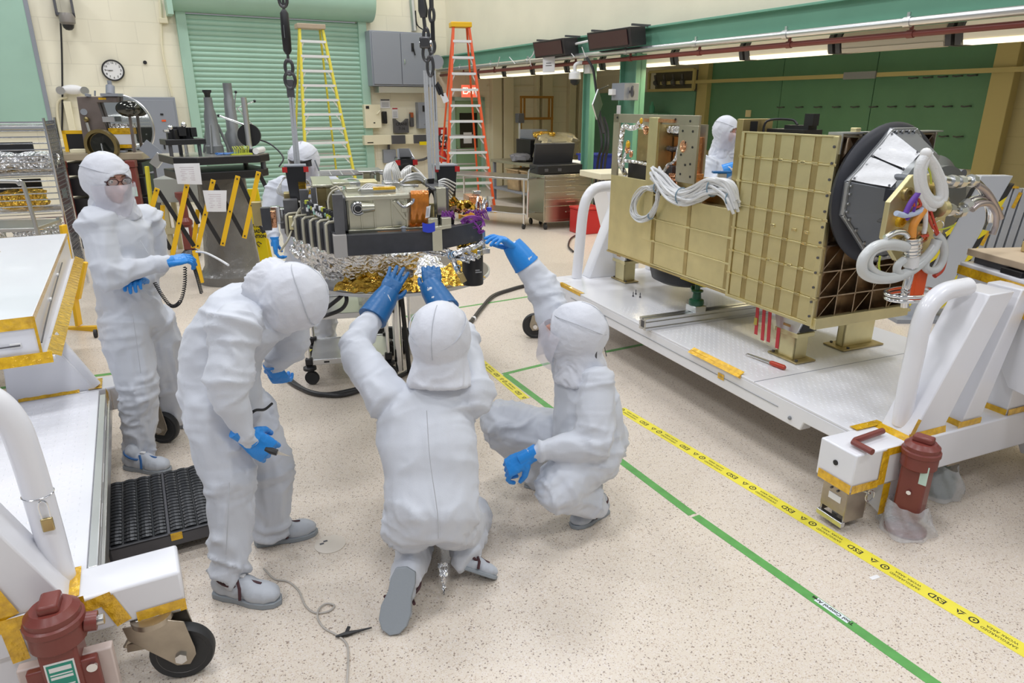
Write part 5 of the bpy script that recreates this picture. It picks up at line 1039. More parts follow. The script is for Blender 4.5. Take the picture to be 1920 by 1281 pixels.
for p, q, w, n in (((x0, y1+.002, z1-.012), (x1, y1+.002, z1-.012), .03, (0, 1, 0)), ((x0, y1+.055, z0-.0), (x1, y1+.055, z0-.0), .07, (0, .6, 1)), ((x1+.002, y1, z1-.03), (x1+.002, -1.6, z1-.03), .065, (1, 0, 0)), ((x1+.02, y1+.05, z0-.005), (x1+.02, -1.6, z0-.005), .06, (1, 0, .3)), ((x1+.0, y1+.0, z1), (x1+.0, y1, z0), .016, (1, 1, 0)),
    ((-1.3, -.562, z1-.02), (-.4, -.562, z1-.02), .04, (0, -1, 0)), ((-1.45, -.66, z1-.02), (-1.45, -1.5, z1-.02), .05, (1, 0, 0)), ((-1.85, -.6, z1+.001), (-1.5, -1.4, z1+.001), .10, (0, 0, 1))):
    tapeseg(t, p, q, w, n)
b = B(); b.box((-1.78, -1.0, z1+.006), (.25, .7, .008), -.1); part('green_insert', b, mat('sage_plate', (.30, .42, .34), .4), t)
b = B(); b.tube(spline([(x1+.006, -1.6, .855), (x1+.008, -.8, .86), (x1+.008, -.28, .865)], 6), .004, 6); part('wire', b, dgrey, t)
b = B(); b.tube(spline([(x1-.05, y1+.006, .85), (x1-.4, y1+.008, .88), (x1-.9, y1+.006, .90), (-1.6, y1+.006, .93)], 6), .004, 6); part('wire', b, dgrey, t)
for q, nn in (((x1+.002, -.3, .865), 0), ((-.55, y1+.002, .90), 1), ((-1.2, y1+.002, .92), 1)): b = B(); b.box(q, (.01, .05, .025) if nn == 0 else (.05, .012, .02)); part('wire_clip', b, whitem, t, .002)
b = B(); b.cyl((x1-.004, -.62, .87), (x1+.001, -.62, .87), .008); part('bolt_hole', b, black, t)
for x in (-2.2,):
    for y in (-.4, -1.4): b = B(); b.bm(x, x+.1, y-.05, y+.05, 0, z0-.02); part('leg', b, white, t)
# padlock with carabiner on tube
p = LC.w(1.955, -.065, .74); t = thing('padlock', 'brass padlock hanging on the left cart tube handle', 'padlock', p, LC.a)
b = B(); b.bm(-.006, .006, -.018, .018, -.06, -.01); part('lock_body', b, mat('brass', (.50, .40, .20), .3, metal=1), t, .004); b = B(); b.tube(spline([(0, -.012, -.01), (0, -.014, .04), (0, -.0, .058), (0, .012, .04), (0, .012, -.01)], 5), .003, 6); part('shackle', b, chrome, t)
# jack and casters
j = jack('screw_jack', 'large maroon screw jack with a green label at the lower left', LC, 2.17, -.075, .56, radians(-5))
lg = mat('label_green', (.02, .28, .20), .5); b = B(); b.bm(.0622, .0632, -.042, .042, .19, .36); part('label', b, whitem, j); b = B(); b.bm(.0632, .0638, -.037, .037, .197, .353); part('label_print', b, lg, j)
b = B()
for z0_, z1_ in ((.325, .342), (.31, .315), (.295, .305), (.265, .27), (.255, .26), (.245, .25), (.235, .24), (.205, .218)): b.bm(.0638, .0642, -.031, .031 if z0_ > .22 else .03, z0_, z1_)
part('label_lines', b, whitem, j)
b = B(); b.bm(.02, .05, -.1, .1, .07, .33); part('flange', b, maroon, j, .006)
for y, z in ((-.083, .27), (.083, .30), (.085, .14)): b = B(); b.cyl((.05, y, z), (.06, y, z), .016, n=16); part('bolt', b, chrome, j)
b = B(); b.bm(-.02, .02, -.13, .14, .0, .33); part('mounting_plate', b, mat('pink_primer', (.60, .50, .46), .5), j, .005)
tt = thing('swivel_caster', 'large rubber tyred caster under the lower left corner block', 'caster', LC.w(1.985, .22, 0), LC.a)
q = LC.z(352, 1262, 0); caster_unit(tt, (q.x-1.985, q.y-.22, 0), .112, .05, radians(78), .285, brass)
b = B(); b.bar((-.0, -.14, .14), (.02, .06, .12), .012, .035); b.bar((.0, -.14, .14), (-.02, -.05, .26), .012, .03); part('brake_lever', b, brass, tt, .002); b = B(); b.bm(-.06, .08, -.09, .06, .285, .299); part('top_plate', b, steel, tt, .003)
b = B(); b.tube([(.085, .0+.02*cos(g), .235+.03*sin(g)) for g in [2*pi*k/14 for k in range(14)]], .003, 6, closed=True); part('lock_ring', b, chrome, tt)
tt = thing('swivel_caster', 'rubber tyred caster beside the feet of the standing person', 'caster', LC.w(-.13, .24, 0), LC.a); caster_unit(tt, (.05, .05, 0), .105, .05, radians(60), .285, brass)
# anti slip step
p = gp(200, 1030+12); SF = Fr(*gp(198, 1045).xy, -25.8-0.6)
t = thing('step_platform', 'black anti-slip grating step platform in front of the left cart', 'step', LC.w(.52, .085, 0), LC.a)
Lx, Wy = .60, .46; zt = .125
P = [LC.i @ gp(x, y, zt) for x, y in ((205, 907), (380, 873), (198, 1032), (403, 982))]
ox, oy = P[0].x-.52, P[0].y-.085; Lx = P[2].x-P[0].x; Wy = P[1].y-P[0].y+.04
dm = mat('dark_serrated_metal', (.045, .048, .052), .35, metal=.4)
for (x0, x1, y0, y1) in ((0, Lx, 0, .012), (0, Lx, Wy-.012, Wy), (0, .012, 0, Wy), (Lx-.012, Lx, 0, Wy)): b = B(); b.bm(ox+x0, ox+x1, oy+y0, oy+y1, .055, zt-.004); part('side_plate', b, dgrey, t, .002)
b = B(); b.bm(ox, ox+Lx, oy, oy+Wy, zt-.012, zt-.006); part('tread_pan', b, dm, t)
b = B(); nx = 20; cols = [(.0, .058), (.062, .058), (.124, .058), (.186, .054), (.252, .056), (.312, .056), (.372, .056), (.43, .05)]
sc = Wy/.485
for y0, w in cols:
    y0 *= sc; w *= sc
    for k in range(nx):
        x = ox+.012+(Lx-.024)*k/nx; n = 6
        for s_ in range(n):
            g0, g1 = pi*s_/n, pi*(s_+1)/n
            ya, yb = oy+y0+w/2-w/2*cos(g0), oy+y0+w/2-w/2*cos(g1); za, zb = zt-.006+.012*sin(g0), zt-.006+.012*sin(g1); L2 = (Lx-.024)/nx*.55
            b.add([(x, ya, za), (x, yb, zb), (x+L2, yb, zb-.004*sin(g1)), (x+L2, ya, za-.004*sin(g0)), (x, ya, zt-.012), (x, yb, zt-.012)], [(0, 1, 2, 3), (0, 4, 5, 1)])
o = part('tread_arches', b, dm, t, smooth=0); o['kind'] = 'stuff'
b = B(); b.bm(ox, ox+Lx, oy+.242*sc, oy+.252*sc, zt-.01, zt+.001); part('centre_strip', b, dgrey, t)
for x in (.02, Lx-.05):
    for y in (.02, Wy-.05): b = B(); b.bm(ox+x, ox+x+.03, oy+y, oy+y+.03, 0, .06); part('leg', b, dgrey, t)
tapeseg(t, (ox+Lx+.001, oy+.26, zt-.02), (ox+Lx+.001, oy+.31, zt-.02), .04, (1, 0, 0))
tapeseg(t, (ox+Lx*.6, oy-.001, zt-.02), (ox+Lx*.65, oy-.001, zt-.02), .02, (0, -1, 0))
# ================================================================ GOLD INSTRUMENT STRUCTURE on the right cart
t = thing('gold_structure', 'large gold instrument structure of ribbed panels standing on the right cart', 'instrument', RC.w(0, 0, .45), RC.a)
Z0 = .45; F = .35
def zb(b): b.v = [(x, y, z-Z0) for x, y, z in b.v]; return b
def P_(nm, b, m, bevel=0, smooth=35, par=None): return part(nm, zb(b), m, par or t, bevel, smooth)
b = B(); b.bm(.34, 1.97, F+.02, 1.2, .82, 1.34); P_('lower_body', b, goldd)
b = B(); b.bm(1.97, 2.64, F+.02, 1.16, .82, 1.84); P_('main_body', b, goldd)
b = B(); b.bm(.31, 1.0, F, F+.02, .80, 1.47); P_('plain_panel', b, gold, .003)
b = B(); b.bm(.31, .40, F, F+.02, 1.47, 1.98); P_('frame_plate', b, goldg, .002)
b = B(); b.bm(.31, 1.48, F, F+.02, 1.91, 1.98); P_('frame_plate', b, goldg, .002)
b = B(); b.bm(1.25, 1.48, F+.0, F+.02, 1.50, 1.91); P_('bolt_plate', b, goldg, .002)
for x, z in ((1.30, 1.87), (1.34, 1.79), (1.30, 1.70), (1.36, 1.63), (1.31, 1.56), (1.42, 1.87), (1.43, 1.76), (1.42, 1.64), (1.43, 1.55), (1.38, 1.94), (.37, 1.95), (1.2, 1.95)):
    b = B(); b.cyl((x, F-.003, z), (x, F+.0, z), .009, n=10); P_('bolt_hole', b, black)
b = B(); b.bm(.40, 1.25, .60, .62, 1.45, 1.91); P_('back_plate', b, goldg)
b = B(); b.bm(1.25, 1.48, F+.02, .62, 1.45, 1.5); P_('shelf_plate', b, gold2)
b = B(); b.bm(.88, 1.0, F-.02, F+.06, 1.0, 1.96); P_('vertical_web', b, gold, .003)
b = B(); b.bm(1.0, 1.02, F-.01, F+.2, 1.4, 1.93); P_('web_flange', b, gold2)
# dense interior: boxes, copper plates, foil wrapped lines
for x0, x1, z0, z1, y, m, nm in ((.5, .86, 1.60, 1.86, .48, gold2, 'inner_box'), (.47, .87, 1.45, 1.59, .42, black, 'black_unit'), (1.03, 1.23, 1.47, 1.82, .47, copper, 'copper_plate'), (1.04, 1.14, 1.83, 1.9, .45, dgrey, 'dark_unit'), (1.03, 1.1, 1.3, 1.6, .42, dgrey, 'dark_unit'), (1.11, 1.27, 1.22, 1.55, .40, copper, 'copper_plate')):
    b = B(); b.bm(x0, x1, y, .6, z0, z1); P_(nm, b, m, .004)
for k in range(5): b = B(); b.cyl((1.04+.045*k, .43, 1.87), (1.06+.045*k, .41, 1.87), .025, n=10); b.ball((1.04+.045*k, .42, 1.87), .028, 10); P_('foil_fitting', b, foils)
for k in range(4): b = B(); b.ball((1.05+.045*k, .42, 1.73-.005*(k % 2)), (.028, .03, .022), 10); P_('dark_fitting', b, mat('dark_foil', (.16, .14, .13), .3, metal=.8), 0)
for k in range(7): b = B(); b.tube([(1.13+.02*k, .385, 1.55), (1.13+.02*k, .38, 1.4), (1.13+.02*k, .385, 1.24)], .007, 6); P_('copper_strap', b, foilc)
fw = [( [(.44, .42, 1.47), (.43, .36, 1.6), (.44, .36, 1.80), (.47, .36, 1.88), (.56, .36, 1.87), (.64, .37, 1.88), (.72, .36, 1.92)], .022), ([(.72, .36, 1.92), (.76, .36, 1.88), (.80, .36, 1.86)], .015), ([(.47, .37, 1.50), (.49, .36, 1.60), (.53, .36, 1.68), (.60, .37, 1.68)], .013), ([(.5, .37, 1.60), (.68, .38, 1.60), (.84, .38, 1.59)], .014), ([(1.24, .38, 1.86), (1.25, .37, 1.78), (1.20, .37, 1.65), (1.12, .37, 1.61), (1.06, .37, 1.54)], .014), ([(1.3, .37, 1.76), (1.27, .37, 1.7), (1.25, .37, 1.6)], .018)]
for pts, r in fw: b = B(); b.tube(spline(pts, 6), r, 8); P_('foil_wrapped_line', b, foils, smooth=60)
for q, r, m in (((.54, .36, 1.70), .03, foilc), ((.60, .36, 1.66), .022, copper), ((.80, .36, 1.86), .03, foilc), ((.56, .35, 1.74), .025, kap), ((.74, .35, 1.93), .02, kap), ((1.32, .35, 1.76), .035, foilc)):
    b = B(); b.ball(q, (r, r*.7, r*1.3), 10); P_('foil_wrap', b, m, smooth=25)
b = B(); b.bm(.8, 1.2, F-.015, F+.0, 1.925, 1.95); P_('copper_strip', b, copper)
# mid bay
b = B(); b.bm(1.25, 1.93, .62, .66, 1.34, 1.52); P_('bay_beam', b, gold2, .003)
b = B(); b.bm(1.25, 1.93, .9, .93, 1.30, 1.42); P_('rear_beam', b, goldd, .003)
b = B(); b.bm(1.88, 1.94, F+.0, .60, 1.35, 1.965); P_('side_web', b, gold2, .003)
for z in (1.45, 1.56, 1.67, 1.78, 1.88): b = B(); b.bm(1.94, 1.943, F+.06, F+.12, z, z+.07); P_('web_slot', b, black)
# lower grid of flat panels
def panel(x0, x1, z0, z1, m=gold): b = B(); b.bm(x0, x1, F-.002, F+.02, z0, z1); P_('panel', b, m, .002)
xs = (1.02, 1.46, 1.93); zs = (.81, 1.0, 1.18, 1.37)
for i in range(2):
    for j in range(3): panel(xs[i]+.02, xs[i+1]-.02, zs[j]+.006, zs[j+1]-.006)
for x in xs[1:]: b = B(); b.bm(x-.02, x+.02, F-.006, F+.02, .80, 1.37); P_('panel_rib', b, gold2, .002)
b = B(); b.bm(1.0, 1.04, F-.006, F+.02, .80, 1.2); P_('panel_rib', b, gold2, .002)
for z in zs: b = B(); b.bm(1.0, 1.95, F-.010, F-.002, z-.006, z+.006); P_('edge_rail', b, gold, .002)
for x in xs:
    for z in zs[1:]:
        b = B(); b.bm(x-.03, x+.03, F-.014, F-.006, z-.003, z+.009); P_('clip', b, gold, .002)
# big grid: five columns, seven rows
gx0, gx1, gz0, gz1 = 1.955, 2.74, .79, 1.885; nc, nr = 5, 7; pw, ph = (gx1-gx0)/nc, (gz1-gz0)/nr
b = B(); b.bm(gx0, gx1, F+.0, F+.022, gz0, gz1); P_('grid_sheet', b, gold2)
pb = zb(B().bm(0, pw-.05, -.004, .0, Z0, Z0+ph-.014)); pm = mesh_of('panel', pb, gold, 30)
for i in range(nc):
    for j in range(nr): o = link('panel', pm, t, .0015); o.location = (gx0+.03+pw*i+(.0 if i else 0), F, gz0+ph*j+.007-Z0)
rb = zb(B().bm(-.0, gx1-gx0, -.012, .0, Z0-.005, Z0+.005)); rm = mesh_of('edge_rail', rb, gold, 30)
for j in range(nr+1): o = link('edge_rail', rm, t, .0015); o.location = (gx0, F, gz0+ph*j)
for o in [c for c in t.children if c.name.startswith('edge_rail') and c.data is rm]: o.location.z -= Z0
cb = B().bm(-.022, .022, -.018, -.008, -.004, .010); cm = mesh_of('clip', cb, mat('clip_gold', (.72, .62, .34), .25, metal=1), 30)
for j in range(1, nr):
    for i in range(nc+1): o = link('clip', cm, t, .001); o.location = (min(gx0+pw*i+.005, gx1-.02)+.01, F, gz0+ph*j-Z0)
b = B(); b.bm(gx0-.005, gx0+.02, F-.012, F+.0, gz0, gz1); P_('edge_strip', b, gold, .002)
b = B(); b.bm(gx1-.035, gx1+.0, F-.016, F+.0, gz0, gz1); P_('edge_strip', b, gold, .002)
for j in range(12): b = B(); z = gz0+.05+j*.09; b.cyl((gx1-.018, F-.022, z), (gx1-.018, F-.016, z), .008, n=8); P_('bolt', b, dgrey)
for i in (2.32, 2.5, 2.6):
    for z in (1.1, 1.32, 1.72): b = B(); b.bm(i-.018, i+.018, F-.012, F-.004, z, z+.018); P_('bracket', b, MATS['clip_gold'], .002)
b = B(); b.bm(.31, 1.95, F-.01, F+.3, .785, .80); P_('bottom_plate', b, gold2, .002); b = B(); b.bm(1.95, 2.74, F-.01, 1.2, .775, .79); P_('bottom_plate', b, gold, .002)
# right end face: ribbed side web
xe = 2.74; ys0, ys1 = F, 1.13
b = B(); b.bm(xe-.1, xe-.09, ys0, ys1, .80, 1.88); P_('side_sheet', b, rib)
for k in range(8): z = .80+k*1.09/7; b = B(); b.bm(xe-.09, xe, ys0, ys1, z-.004, z+.004); P_('side_rib', b, rib)
for k in range(6): y = ys0+.02+k*(ys1-ys0-.04)/5; b = B(); b.bm(xe-.09, xe, y-.004, y+.004, .80, 1.88); P_('side_rib', b, rib)
for k in range(5):
    y = ys0+.02+k*(ys1-ys0-.04)/5; y2 = y+(ys1-ys0-.04)/5
    for j in range(7):
        if (k+j) % 2 == 0 or k < 1:
            z = .80+j*1.09/7; b = B(); b.bar((xe-.045, y, z), (xe-.045, y2, z+1.09/7), .07, .006, (0, 1, -1)); P_('diagonal_rib', b, rib)
b = B(); b.bm(xe-.02, xe+.02, ys0, ys1+.02, .76, .83); P_('lower_flange', b, gold, .003)
b = B(); b.bm(xe-.09, xe+.01, ys0, 1.16, 1.90, 1.907); P_('upper_flange', b, alu)
for k in range(6): y = ys0+k*.15; b = B(); b.bm(xe-.09, xe+.01, y, y+.006, 1.79, 1.90); P_('upper_web', b, alu)
for y in (.44, 1.03): b = B(); b.lathe([(.008, 0), (.016, 0), (.016, .006), (.008, .006)], (xe+.01, y, 1.79), (1, 0, 0), 16); P_('lift_ring', b, alu); 
b = B(); b.bm(xe-.06, xe-.02, .48, .52, 1.907, 1.93); P_('corner_cube', b, gold, .004)
# black tripod-like item on top of the structure
b = B(); b.tube(spline([(1.97, .5, 1.84), (1.97, .52, 1.95), (2.1, .6, 1.96), (2.16, .6, 1.93)], 5), .008, 6); b.bm(2.1, 2.3, .55, .62, 1.9, 1.93); b.bm(2.26, 2.33, .55, .6, 1.93, 2.0)
b.v = [(x, y, z) for x, y, z in b.v]; P_('black_fixture', b, black)
b = B(); b.bm(2.0, 2.32, .5, .65, 1.84, 1.905); P_('fixture_base', b, black)
# black lens barrel below
b = B(); b.lathe([(.0, .0), (.24, .0), (.30, .03), (.32, .10), (.32, .2)], (.98, .75, .62), n=40); P_('lens_barrel', b, black)
# white wire harness
def harness(pts, r, n, sd, nm='wire_bundle', m=None, spread=1.0):
    rr = random.Random(sd); sp = spline(pts, 7)
    b = B()
    for k in range(n):
        g = rr.random()*6.28; q = r*sqrt(rr.random()); ph = rr.random()*6; L = len(sp)
        pl = [p+V((cos(g+i*.09+ph)*q*.6, sin(g+i*.09+ph)*q*.7, cos(g+i*.09)*q))*spread for i, p in enumerate(sp)]
        b.tube(pl, r*.20, 5)
    o = P_(nm, b, m or mat('white_wire', (.72, .73, .74), .35), smooth=60); o['kind'] = 'stuff'; return o
A = lambda x, y, yy=F-.05: RC.pl(x, y, 1, yy)
harness([A(1228, 326), A(1240, 340), A(1256, 360), A(1280, 370), A(1305, 365), A(1330, 350), A(1352, 348), A(1370, 358), A(1378, 385, F-.03)], .055, 46, 3)
harness([A(1232, 345), A(1222, 355), A(1212, 352), A(1200, 358), A(1188, 375), A(1185, 395), A(1195, 410), A(1208, 413), A(1222, 402), A(1232, 380), A(1236, 355), A(1262, 360), A(1285, 372)], .022, 16, 5)
harness([A(1232, 346), A(1206, 356), A(1192, 380), A(1194, 404), A(1212, 408), A(1228, 394), A(1234, 366)], .018, 10, 9)
for x, y, rx in ((1278, 368, .062), (1337, 352, .06), (1372, 372, .055), (1233, 352, .04), (1220, 405, .025)):
    c = A(x, y); b = B(); b.tube([c+V((.01*cos(g), rx*.8*cos(g), rx*sin(g))) for g in [2*pi*k/14 for k in range(14)]], .005, 5, closed=True); P_('lacing_tie', b, mat('blue_grey_tie', (.20, .30, .38), .5))
b = B(); c = A(1277, 382, F-.012); b.box(c, (.03, .003, .05)); P_('tape_patch', b, kap)
# red tags under it
for k, (x, y0, y1) in enumerate(((1418, 572, 626), (1430, 576, 637), (1441, 580, 640), (1457, 614, 652))):
    p, q = RC.pl(x, y0, 1, .40), RC.pl(x-4, y1, 1, .40); b = B(); b.prism([p, p+V((.028, 0, 0)), q+V((.028, 0, 0)), q], (0, .004, 0)); P_('red_tag', b, mat('red_fabric', (.50, .03, .04), .5), 0)
b = B(); p = RC.pl(1415, 595, 1, .398); b.bm(p.x, p.x+.028, .396, .399, p.z-.05, p.z); P_('tag_mark', b, mat('olive_mark', (.45, .35, .06), .5))
# stands carrying it
def stand(x, y, lab, pw_, pd, bx, by, zt, top):
    s = thing('support_stand', lab, 'stand', RC.w(x, y, .4525), RC.a); z = lambda v: v-.4525
    b = B(); b.bm(-bx, bx, -by, by, 0, .012); part('base_plate', b, goldd, s, .003)
    b = B(); b.bm(-pw_, pw_, -pd, -pd+.012, .012, z(zt)); b.bm(-pw_, -pw_+.012, -pd, pd, .012, z(zt)); b.bm(pw_-.012, pw_, -pd, pd, .012, z(zt)); part('post', b, gold, s, .002)
    b = B(); b.bm(-pw_-.03, pw_+.03, -pd-.02, pd+.02, z(zt), z(zt)+.03); part('cap_plate', b, gold, s, .003)
    if top:
        b = B(); zz = z(zt)+.03; zt2_ = z(.775); b.prism([(-pw_-.02, -pd-.02, zz), (pw_+.02, -pd-.02, zz), (pw_+.06, -pd-.02, zt2_-.02), (pw_+.06, -pd-.02, zt2_), (-pw_-.05, -pd-.02, zt2_), (-pw_-.05, -pd-.02, zt2_-.03)], (0, 2*pd+.06, 0)); part('grey_block', b, alu, s, .003)
        b = B(); b.prism([(pw_+.025, -pd+.0, zz+.01), (pw_+.025, pd+.02, zz+.01), (pw_+.055, pd+.03, zt2_-.03), (pw_+.055, -pd-.0, zt2_-.03)], (.008, 0, 0)); part('dark_window', b, black, s)
        b = B(); b.bm(-.03, .03, -pd-.024, -pd-.02, zz+.03, zz+.045); part('slot', b, mat('bronze_slot', (.50, .30, .12), .4, metal=.6), s)
    for sx in (-1, 1): b = B(); b.cyl((sx*bx*.8, -by*.7, .012), (sx*bx*.8, -by*.7, .022), .01, n=8); part('bolt', b, dgrey, s)
stand(.17, .64, 'gold support stand with a grey block under the far end of the gold structure', .08, .06, .13, .075, .63, True)
stand(2.44, .53, 'gold support stand with a dark window near the screwdriver', .07, .055, .13, .085, .62, True)
stand(2.42, 1.12, 'wide olive support plate stand under the back of the gold structure', .03, .14, .09, .19, .73, False)
b = B(); b.bm(1.4, 1.7, .36, .6, .772, .78); b.v = [tuple(V(q)) for q in b.v]; P_('yellow_pad', b, yplastic)
# ---------------------------------------------------------------- instrument head on the right end
t = thing('instrument_head', 'dark octagonal instrument head with white insulation patches on the gold structure end', 'instrument', RC.w(2.76, .7, 0), RC.a); O = V((2.76, .7, 0))
def H_(nm, b, m, bevel=0, smooth=35): b.v = [(x-O.x, y-O.y, z) for x, y, z in b.v]; return part(nm, b, m, t, bevel, smooth)
c = RC.pl(1650, 366, 0, 2.83); cy, cz = .70, RC.pl(1640, 368, 0, 2.83).z
navy = mat('navy_black', (.018, .02, .03), .5)
b = B(); b.lathe([(.30, 0), (.39, .0), (.405, .03), (.39, .06), (.35, .07)], (2.765, cy, cz), (1, 0, 0), 56); H_('base_ring', b, navy, smooth=50)
def octa(x, r, s=0, cy_=None, cz_=None, dl=radians(14)): return [V((x, (cy_ or cy)+r*cos(pi/2*(k//2)+(dl if k % 2 == 0 else pi/2-dl)+s), (cz_ or cz)+r*sin(pi/2*(k//2)+(dl if k % 2 == 0 else pi/2-dl)+s))) for k in range(8)]
hg = mat('head_grey', (.15, .16, .175), .38, metal=.4); hl = mat('head_light_grey', (.42, .43, .44), .35, metal=.7)
o1, o2 = octa(2.84, .37), octa(3.03, .25)
b = B(); b.add(o1+o2, [(k, (k+1) % 8, 8+(k+1) % 8, 8+k) for k in range(8)]); b.add(octa(2.83, .385)+octa(2.845, .385), [tuple(range(8)), tuple(range(15, 7, -1))]+[(k, (k+1) % 8, 8+(k+1) % 8, 8+k) for k in range(8)]); H_('housing', b, hg, smooth=0)
b = B()
for P1, P2 in zip(octa(2.847, .375), octa(2.847, .375)[1:]+octa(2.847, .375)[:1]): b.bar(P1, P2, .02, .02, (1, 0, 0))
H_('edge_frame', b, hl, .003)
for k in range(8):
    P1, P2 = octa(2.86, .365)[k], octa(2.86, .365)[(k+1) % 8]
    for u in (.1, .35, .65, .9): b = B(); q = P1.lerp(P2, u); b.cyl(q, q+V((.01, 0, 0)), .008, n=8); H_('bolt', b, alu)
b = B(); b.add(o2, [tuple(range(8))]); b.lathe([(.24, .0), (.24, .04), (.19, .07), (.19, .12), (.10, .13)], (3.03, cy, cz), (1, 0, 0), 40); H_('front_drum', b, mat('head_mid_grey', (.22, .23, .23), .35, metal=.6), smooth=40)
# white insulation patches on the facet towards the camera (upper front side)
mli = mat('white_insulation', (.80, .81, .83), .35, bump=.5, bs=18, bdist=.01)
k0 = min(range(8), key=lambda k: (o1[k]+o1[(k+1) % 8]).y-.9*(o1[k]+o1[(k+1) % 8]).z)
A1, A2, B1, B2 = o1[k0], o1[(k0+1) % 8], o2[k0], o2[(k0+1) % 8]
nrm = (A2-A1).cross(B1-A1).normalized(); nrm = nrm if nrm.x > 0 else -nrm
for u0, u1 in ((.03, .48), (.52, .97)):
    b = B(); fn = lambda u, v: (A1.lerp(A2, u0+(u1-u0)*u).lerp(B1.lerp(B2, u0+(u1-u0)*u), .02+.94*v))+nrm*(.012+.003*sin(9*u+5*v)); b.surf(fn, 10, 10); H_('insulation_patch', b, mli, smooth=70)
for u in (.06, .5, .94):
    for v in (.1, .9): q = A1.lerp(A2, u).lerp(B1.lerp(B2, u), v)+nrm*.016; b = B(); b.cyl(q, q+nrm*.004, .006, n=8); H_('button', b, dgrey)
# standoff rods and clamp
for dy, dz in ((-.18, .12), (-.2, -.10), (.16, .14), (.1, -.2)): b = B(); b.cyl((2.95, cy+dy*1.1, cz+dz), (3.13, cy+dy, cz+dz), .024, n=16); H_('standoff', b, hg)
b = B(); b.bm(3.0, 3.12, cy-.26, cy-.14, cz-.0, cz+.07); H_('clamp_block', b, navy, .006)
# gold end plates
p0 = RC.pl(1722, 398, 0, 3.2); gy, gz = p0.y, p0.z
b = B(); b.prism(octa(3.17, .24, 0, gy, gz-.03, pi/8), (.03, 0, 0)); H_('gold_end_plate', b, gold, .004, smooth=20)
b = B(); b.prism(octa(3.10, .18, 0, gy+.14, gz+.02, pi/8), (.02, 0, 0)); H_('rear_gold_plate', b, gold2, .003, smooth=20)
for dy, dz, r, m in ((-.12, .10, .035, gold2), (-.13, -.04, .03, kap), (-.11, -.15, .035, gold2), (0, .0, .06, black), (.08, .12, .03, gold2), (.06, -.13, .03, copper), (0.1, -.02, .025, steel)):
    b = B(); b.lathe([(r, 0), (r, .02), (r*.6, .022), (r*.6, .008), (0, .008)], (3.20, gy+dy, gz+dz), (1, 0, 0), 20); H_('port', b, m)
b = B(); b.lathe([(.055, 0), (.07, 0), (.07, .03), (.055, .03), (.055, 0)], (3.2, gy+.0, gz+.0), (1, 0, 0), 24); H_('port_ring', b, gold2)
# cables and hoses (each its own part of the head)
X = lambda x, y, xx=3.27: RC.pl(x, y, 0, xx)
wt = mat('white_sleeve', (.78, .79, .80), .4, bump=.3, bs=120); clr = mat('grey_white_tube', (.62, .64, .64), .25, bump=.1, bs=80)
def cb_(pts, r, m, nm='cable', n=8): b = B(); b.tube(spline([X(*q) for q in pts], 7), r, n); H_(nm, b, m, smooth=60)
cb_([(1735, 292), (1725, 310), (1724, 345), (1738, 375), (1755, 383), (1768, 372), (1766, 345), (1752, 312), (1738, 292)], .024, wt, 'white_cable')
cb_([(1738, 296), (1730, 320), (1732, 350), (1745, 372), (1760, 372), (1762, 350), (1752, 320), (1742, 298)], .02, wt, 'white_cable')
cb_([(1736, 290), (1721, 315), (1722, 360), (1738, 388), (1752, 392)], .014, wt, 'white_cable')
cb_([(1722, 330), (1724, 360), (1734, 390), (1735, 420), (1732, 438)], .012, wt, 'white_cable')
cb_([(1700, 463), (1670, 457), (1640, 463), (1619, 485), (1618, 510), (1640, 522), (1672, 522), (1700, 512), (1725, 495), (1748, 470), (1757, 450)], .026, clr, 'white_hose', 12)
cb_([(1700, 466), (1665, 463), (1638, 473), (1630, 495), (1645, 512), (1672, 518), (1702, 508), (1735, 480), (1755, 455)], .018, clr, 'white_hose', 12)
cb_([(1757, 440), (1768, 455), (1770, 480), (1760, 502), (1745, 508), (1735, 500), (1740, 480), (1755, 462)], .02, clr, 'white_hose', 12)
cb_([(1695, 487), (1684, 497), (1682, 508), (1690, 514)], .02, clr, 'white_hose', 12)
cb_([(1680, 400), (1700, 404), (1722, 398), (1730, 392)], .014, mat('blue_white_wire', (.50, .58, .75), .4), 'blue_white_cable')
cb_([(1732, 393), (1720, 410), (1712, 425), (1710, 445)], .02, mat('orange_tape_cable', (.75, .30, .05), .4, bump=.2, bs=30), 'orange_taped_cable', 10)
cb_([(1728, 398), (1717, 414), (1711, 432)], .016, wt, 'white_cable')
cb_([(1722, 362), (1708, 380), (1698, 400)], .014, mat('purple_strap', (.13, .04, .35), .5), 'purple_strap')
cb_([(1700, 412), (1712, 398), (1718, 372)], .008, MATS['purple_strap'], 'purple_strap')
for pts in ([(1735, 385), (1742, 410), (1752, 432), (1765, 455), (1772, 480), (1765, 505)], [(1740, 380), (1748, 405), (1756, 430), (1768, 460)], [(1710, 375), (1716, 388), (1726, 385), (1722, 372)], [(1704, 441), (1720, 444), (1740, 442)]): cb_(pts, .007, mat('red_wire', (.55, .06, .03), .4), 'red_wire')
cb_([(1767, 455), (1772, 478), (1766, 505), (1752, 518)], .013, MATS['red_wire'], 'red_cable')
cb_([(1736, 308), (1744, 325), (1746, 345)], .004, mat('lime_wire', (.5, .55, .05), .5), 'yellow_wire'); cb_([(1650, 480), (1648, 500), (1652, 518)], .005, MATS['lime_wire'], 'yellow_wire')
cb_([(1758, 432), (1775, 428), (1790, 422)], .005, MATS['lime_wire'], 'yellow_wire')
cb_([(1660, 446), (1678, 436), (1695, 436), (1702, 444)], .016, chrome, 'connector_hose')
b = B(); p = X(1711, 445); q = X(1710, 478); b.tube([p, p.lerp(q, .3), p.lerp(q, .32), p.lerp(q, .6), p.lerp(q, .62), q], [.04, .04, .045, .045, .04, .04], 20); H_('connector_barrel', b, chrome)
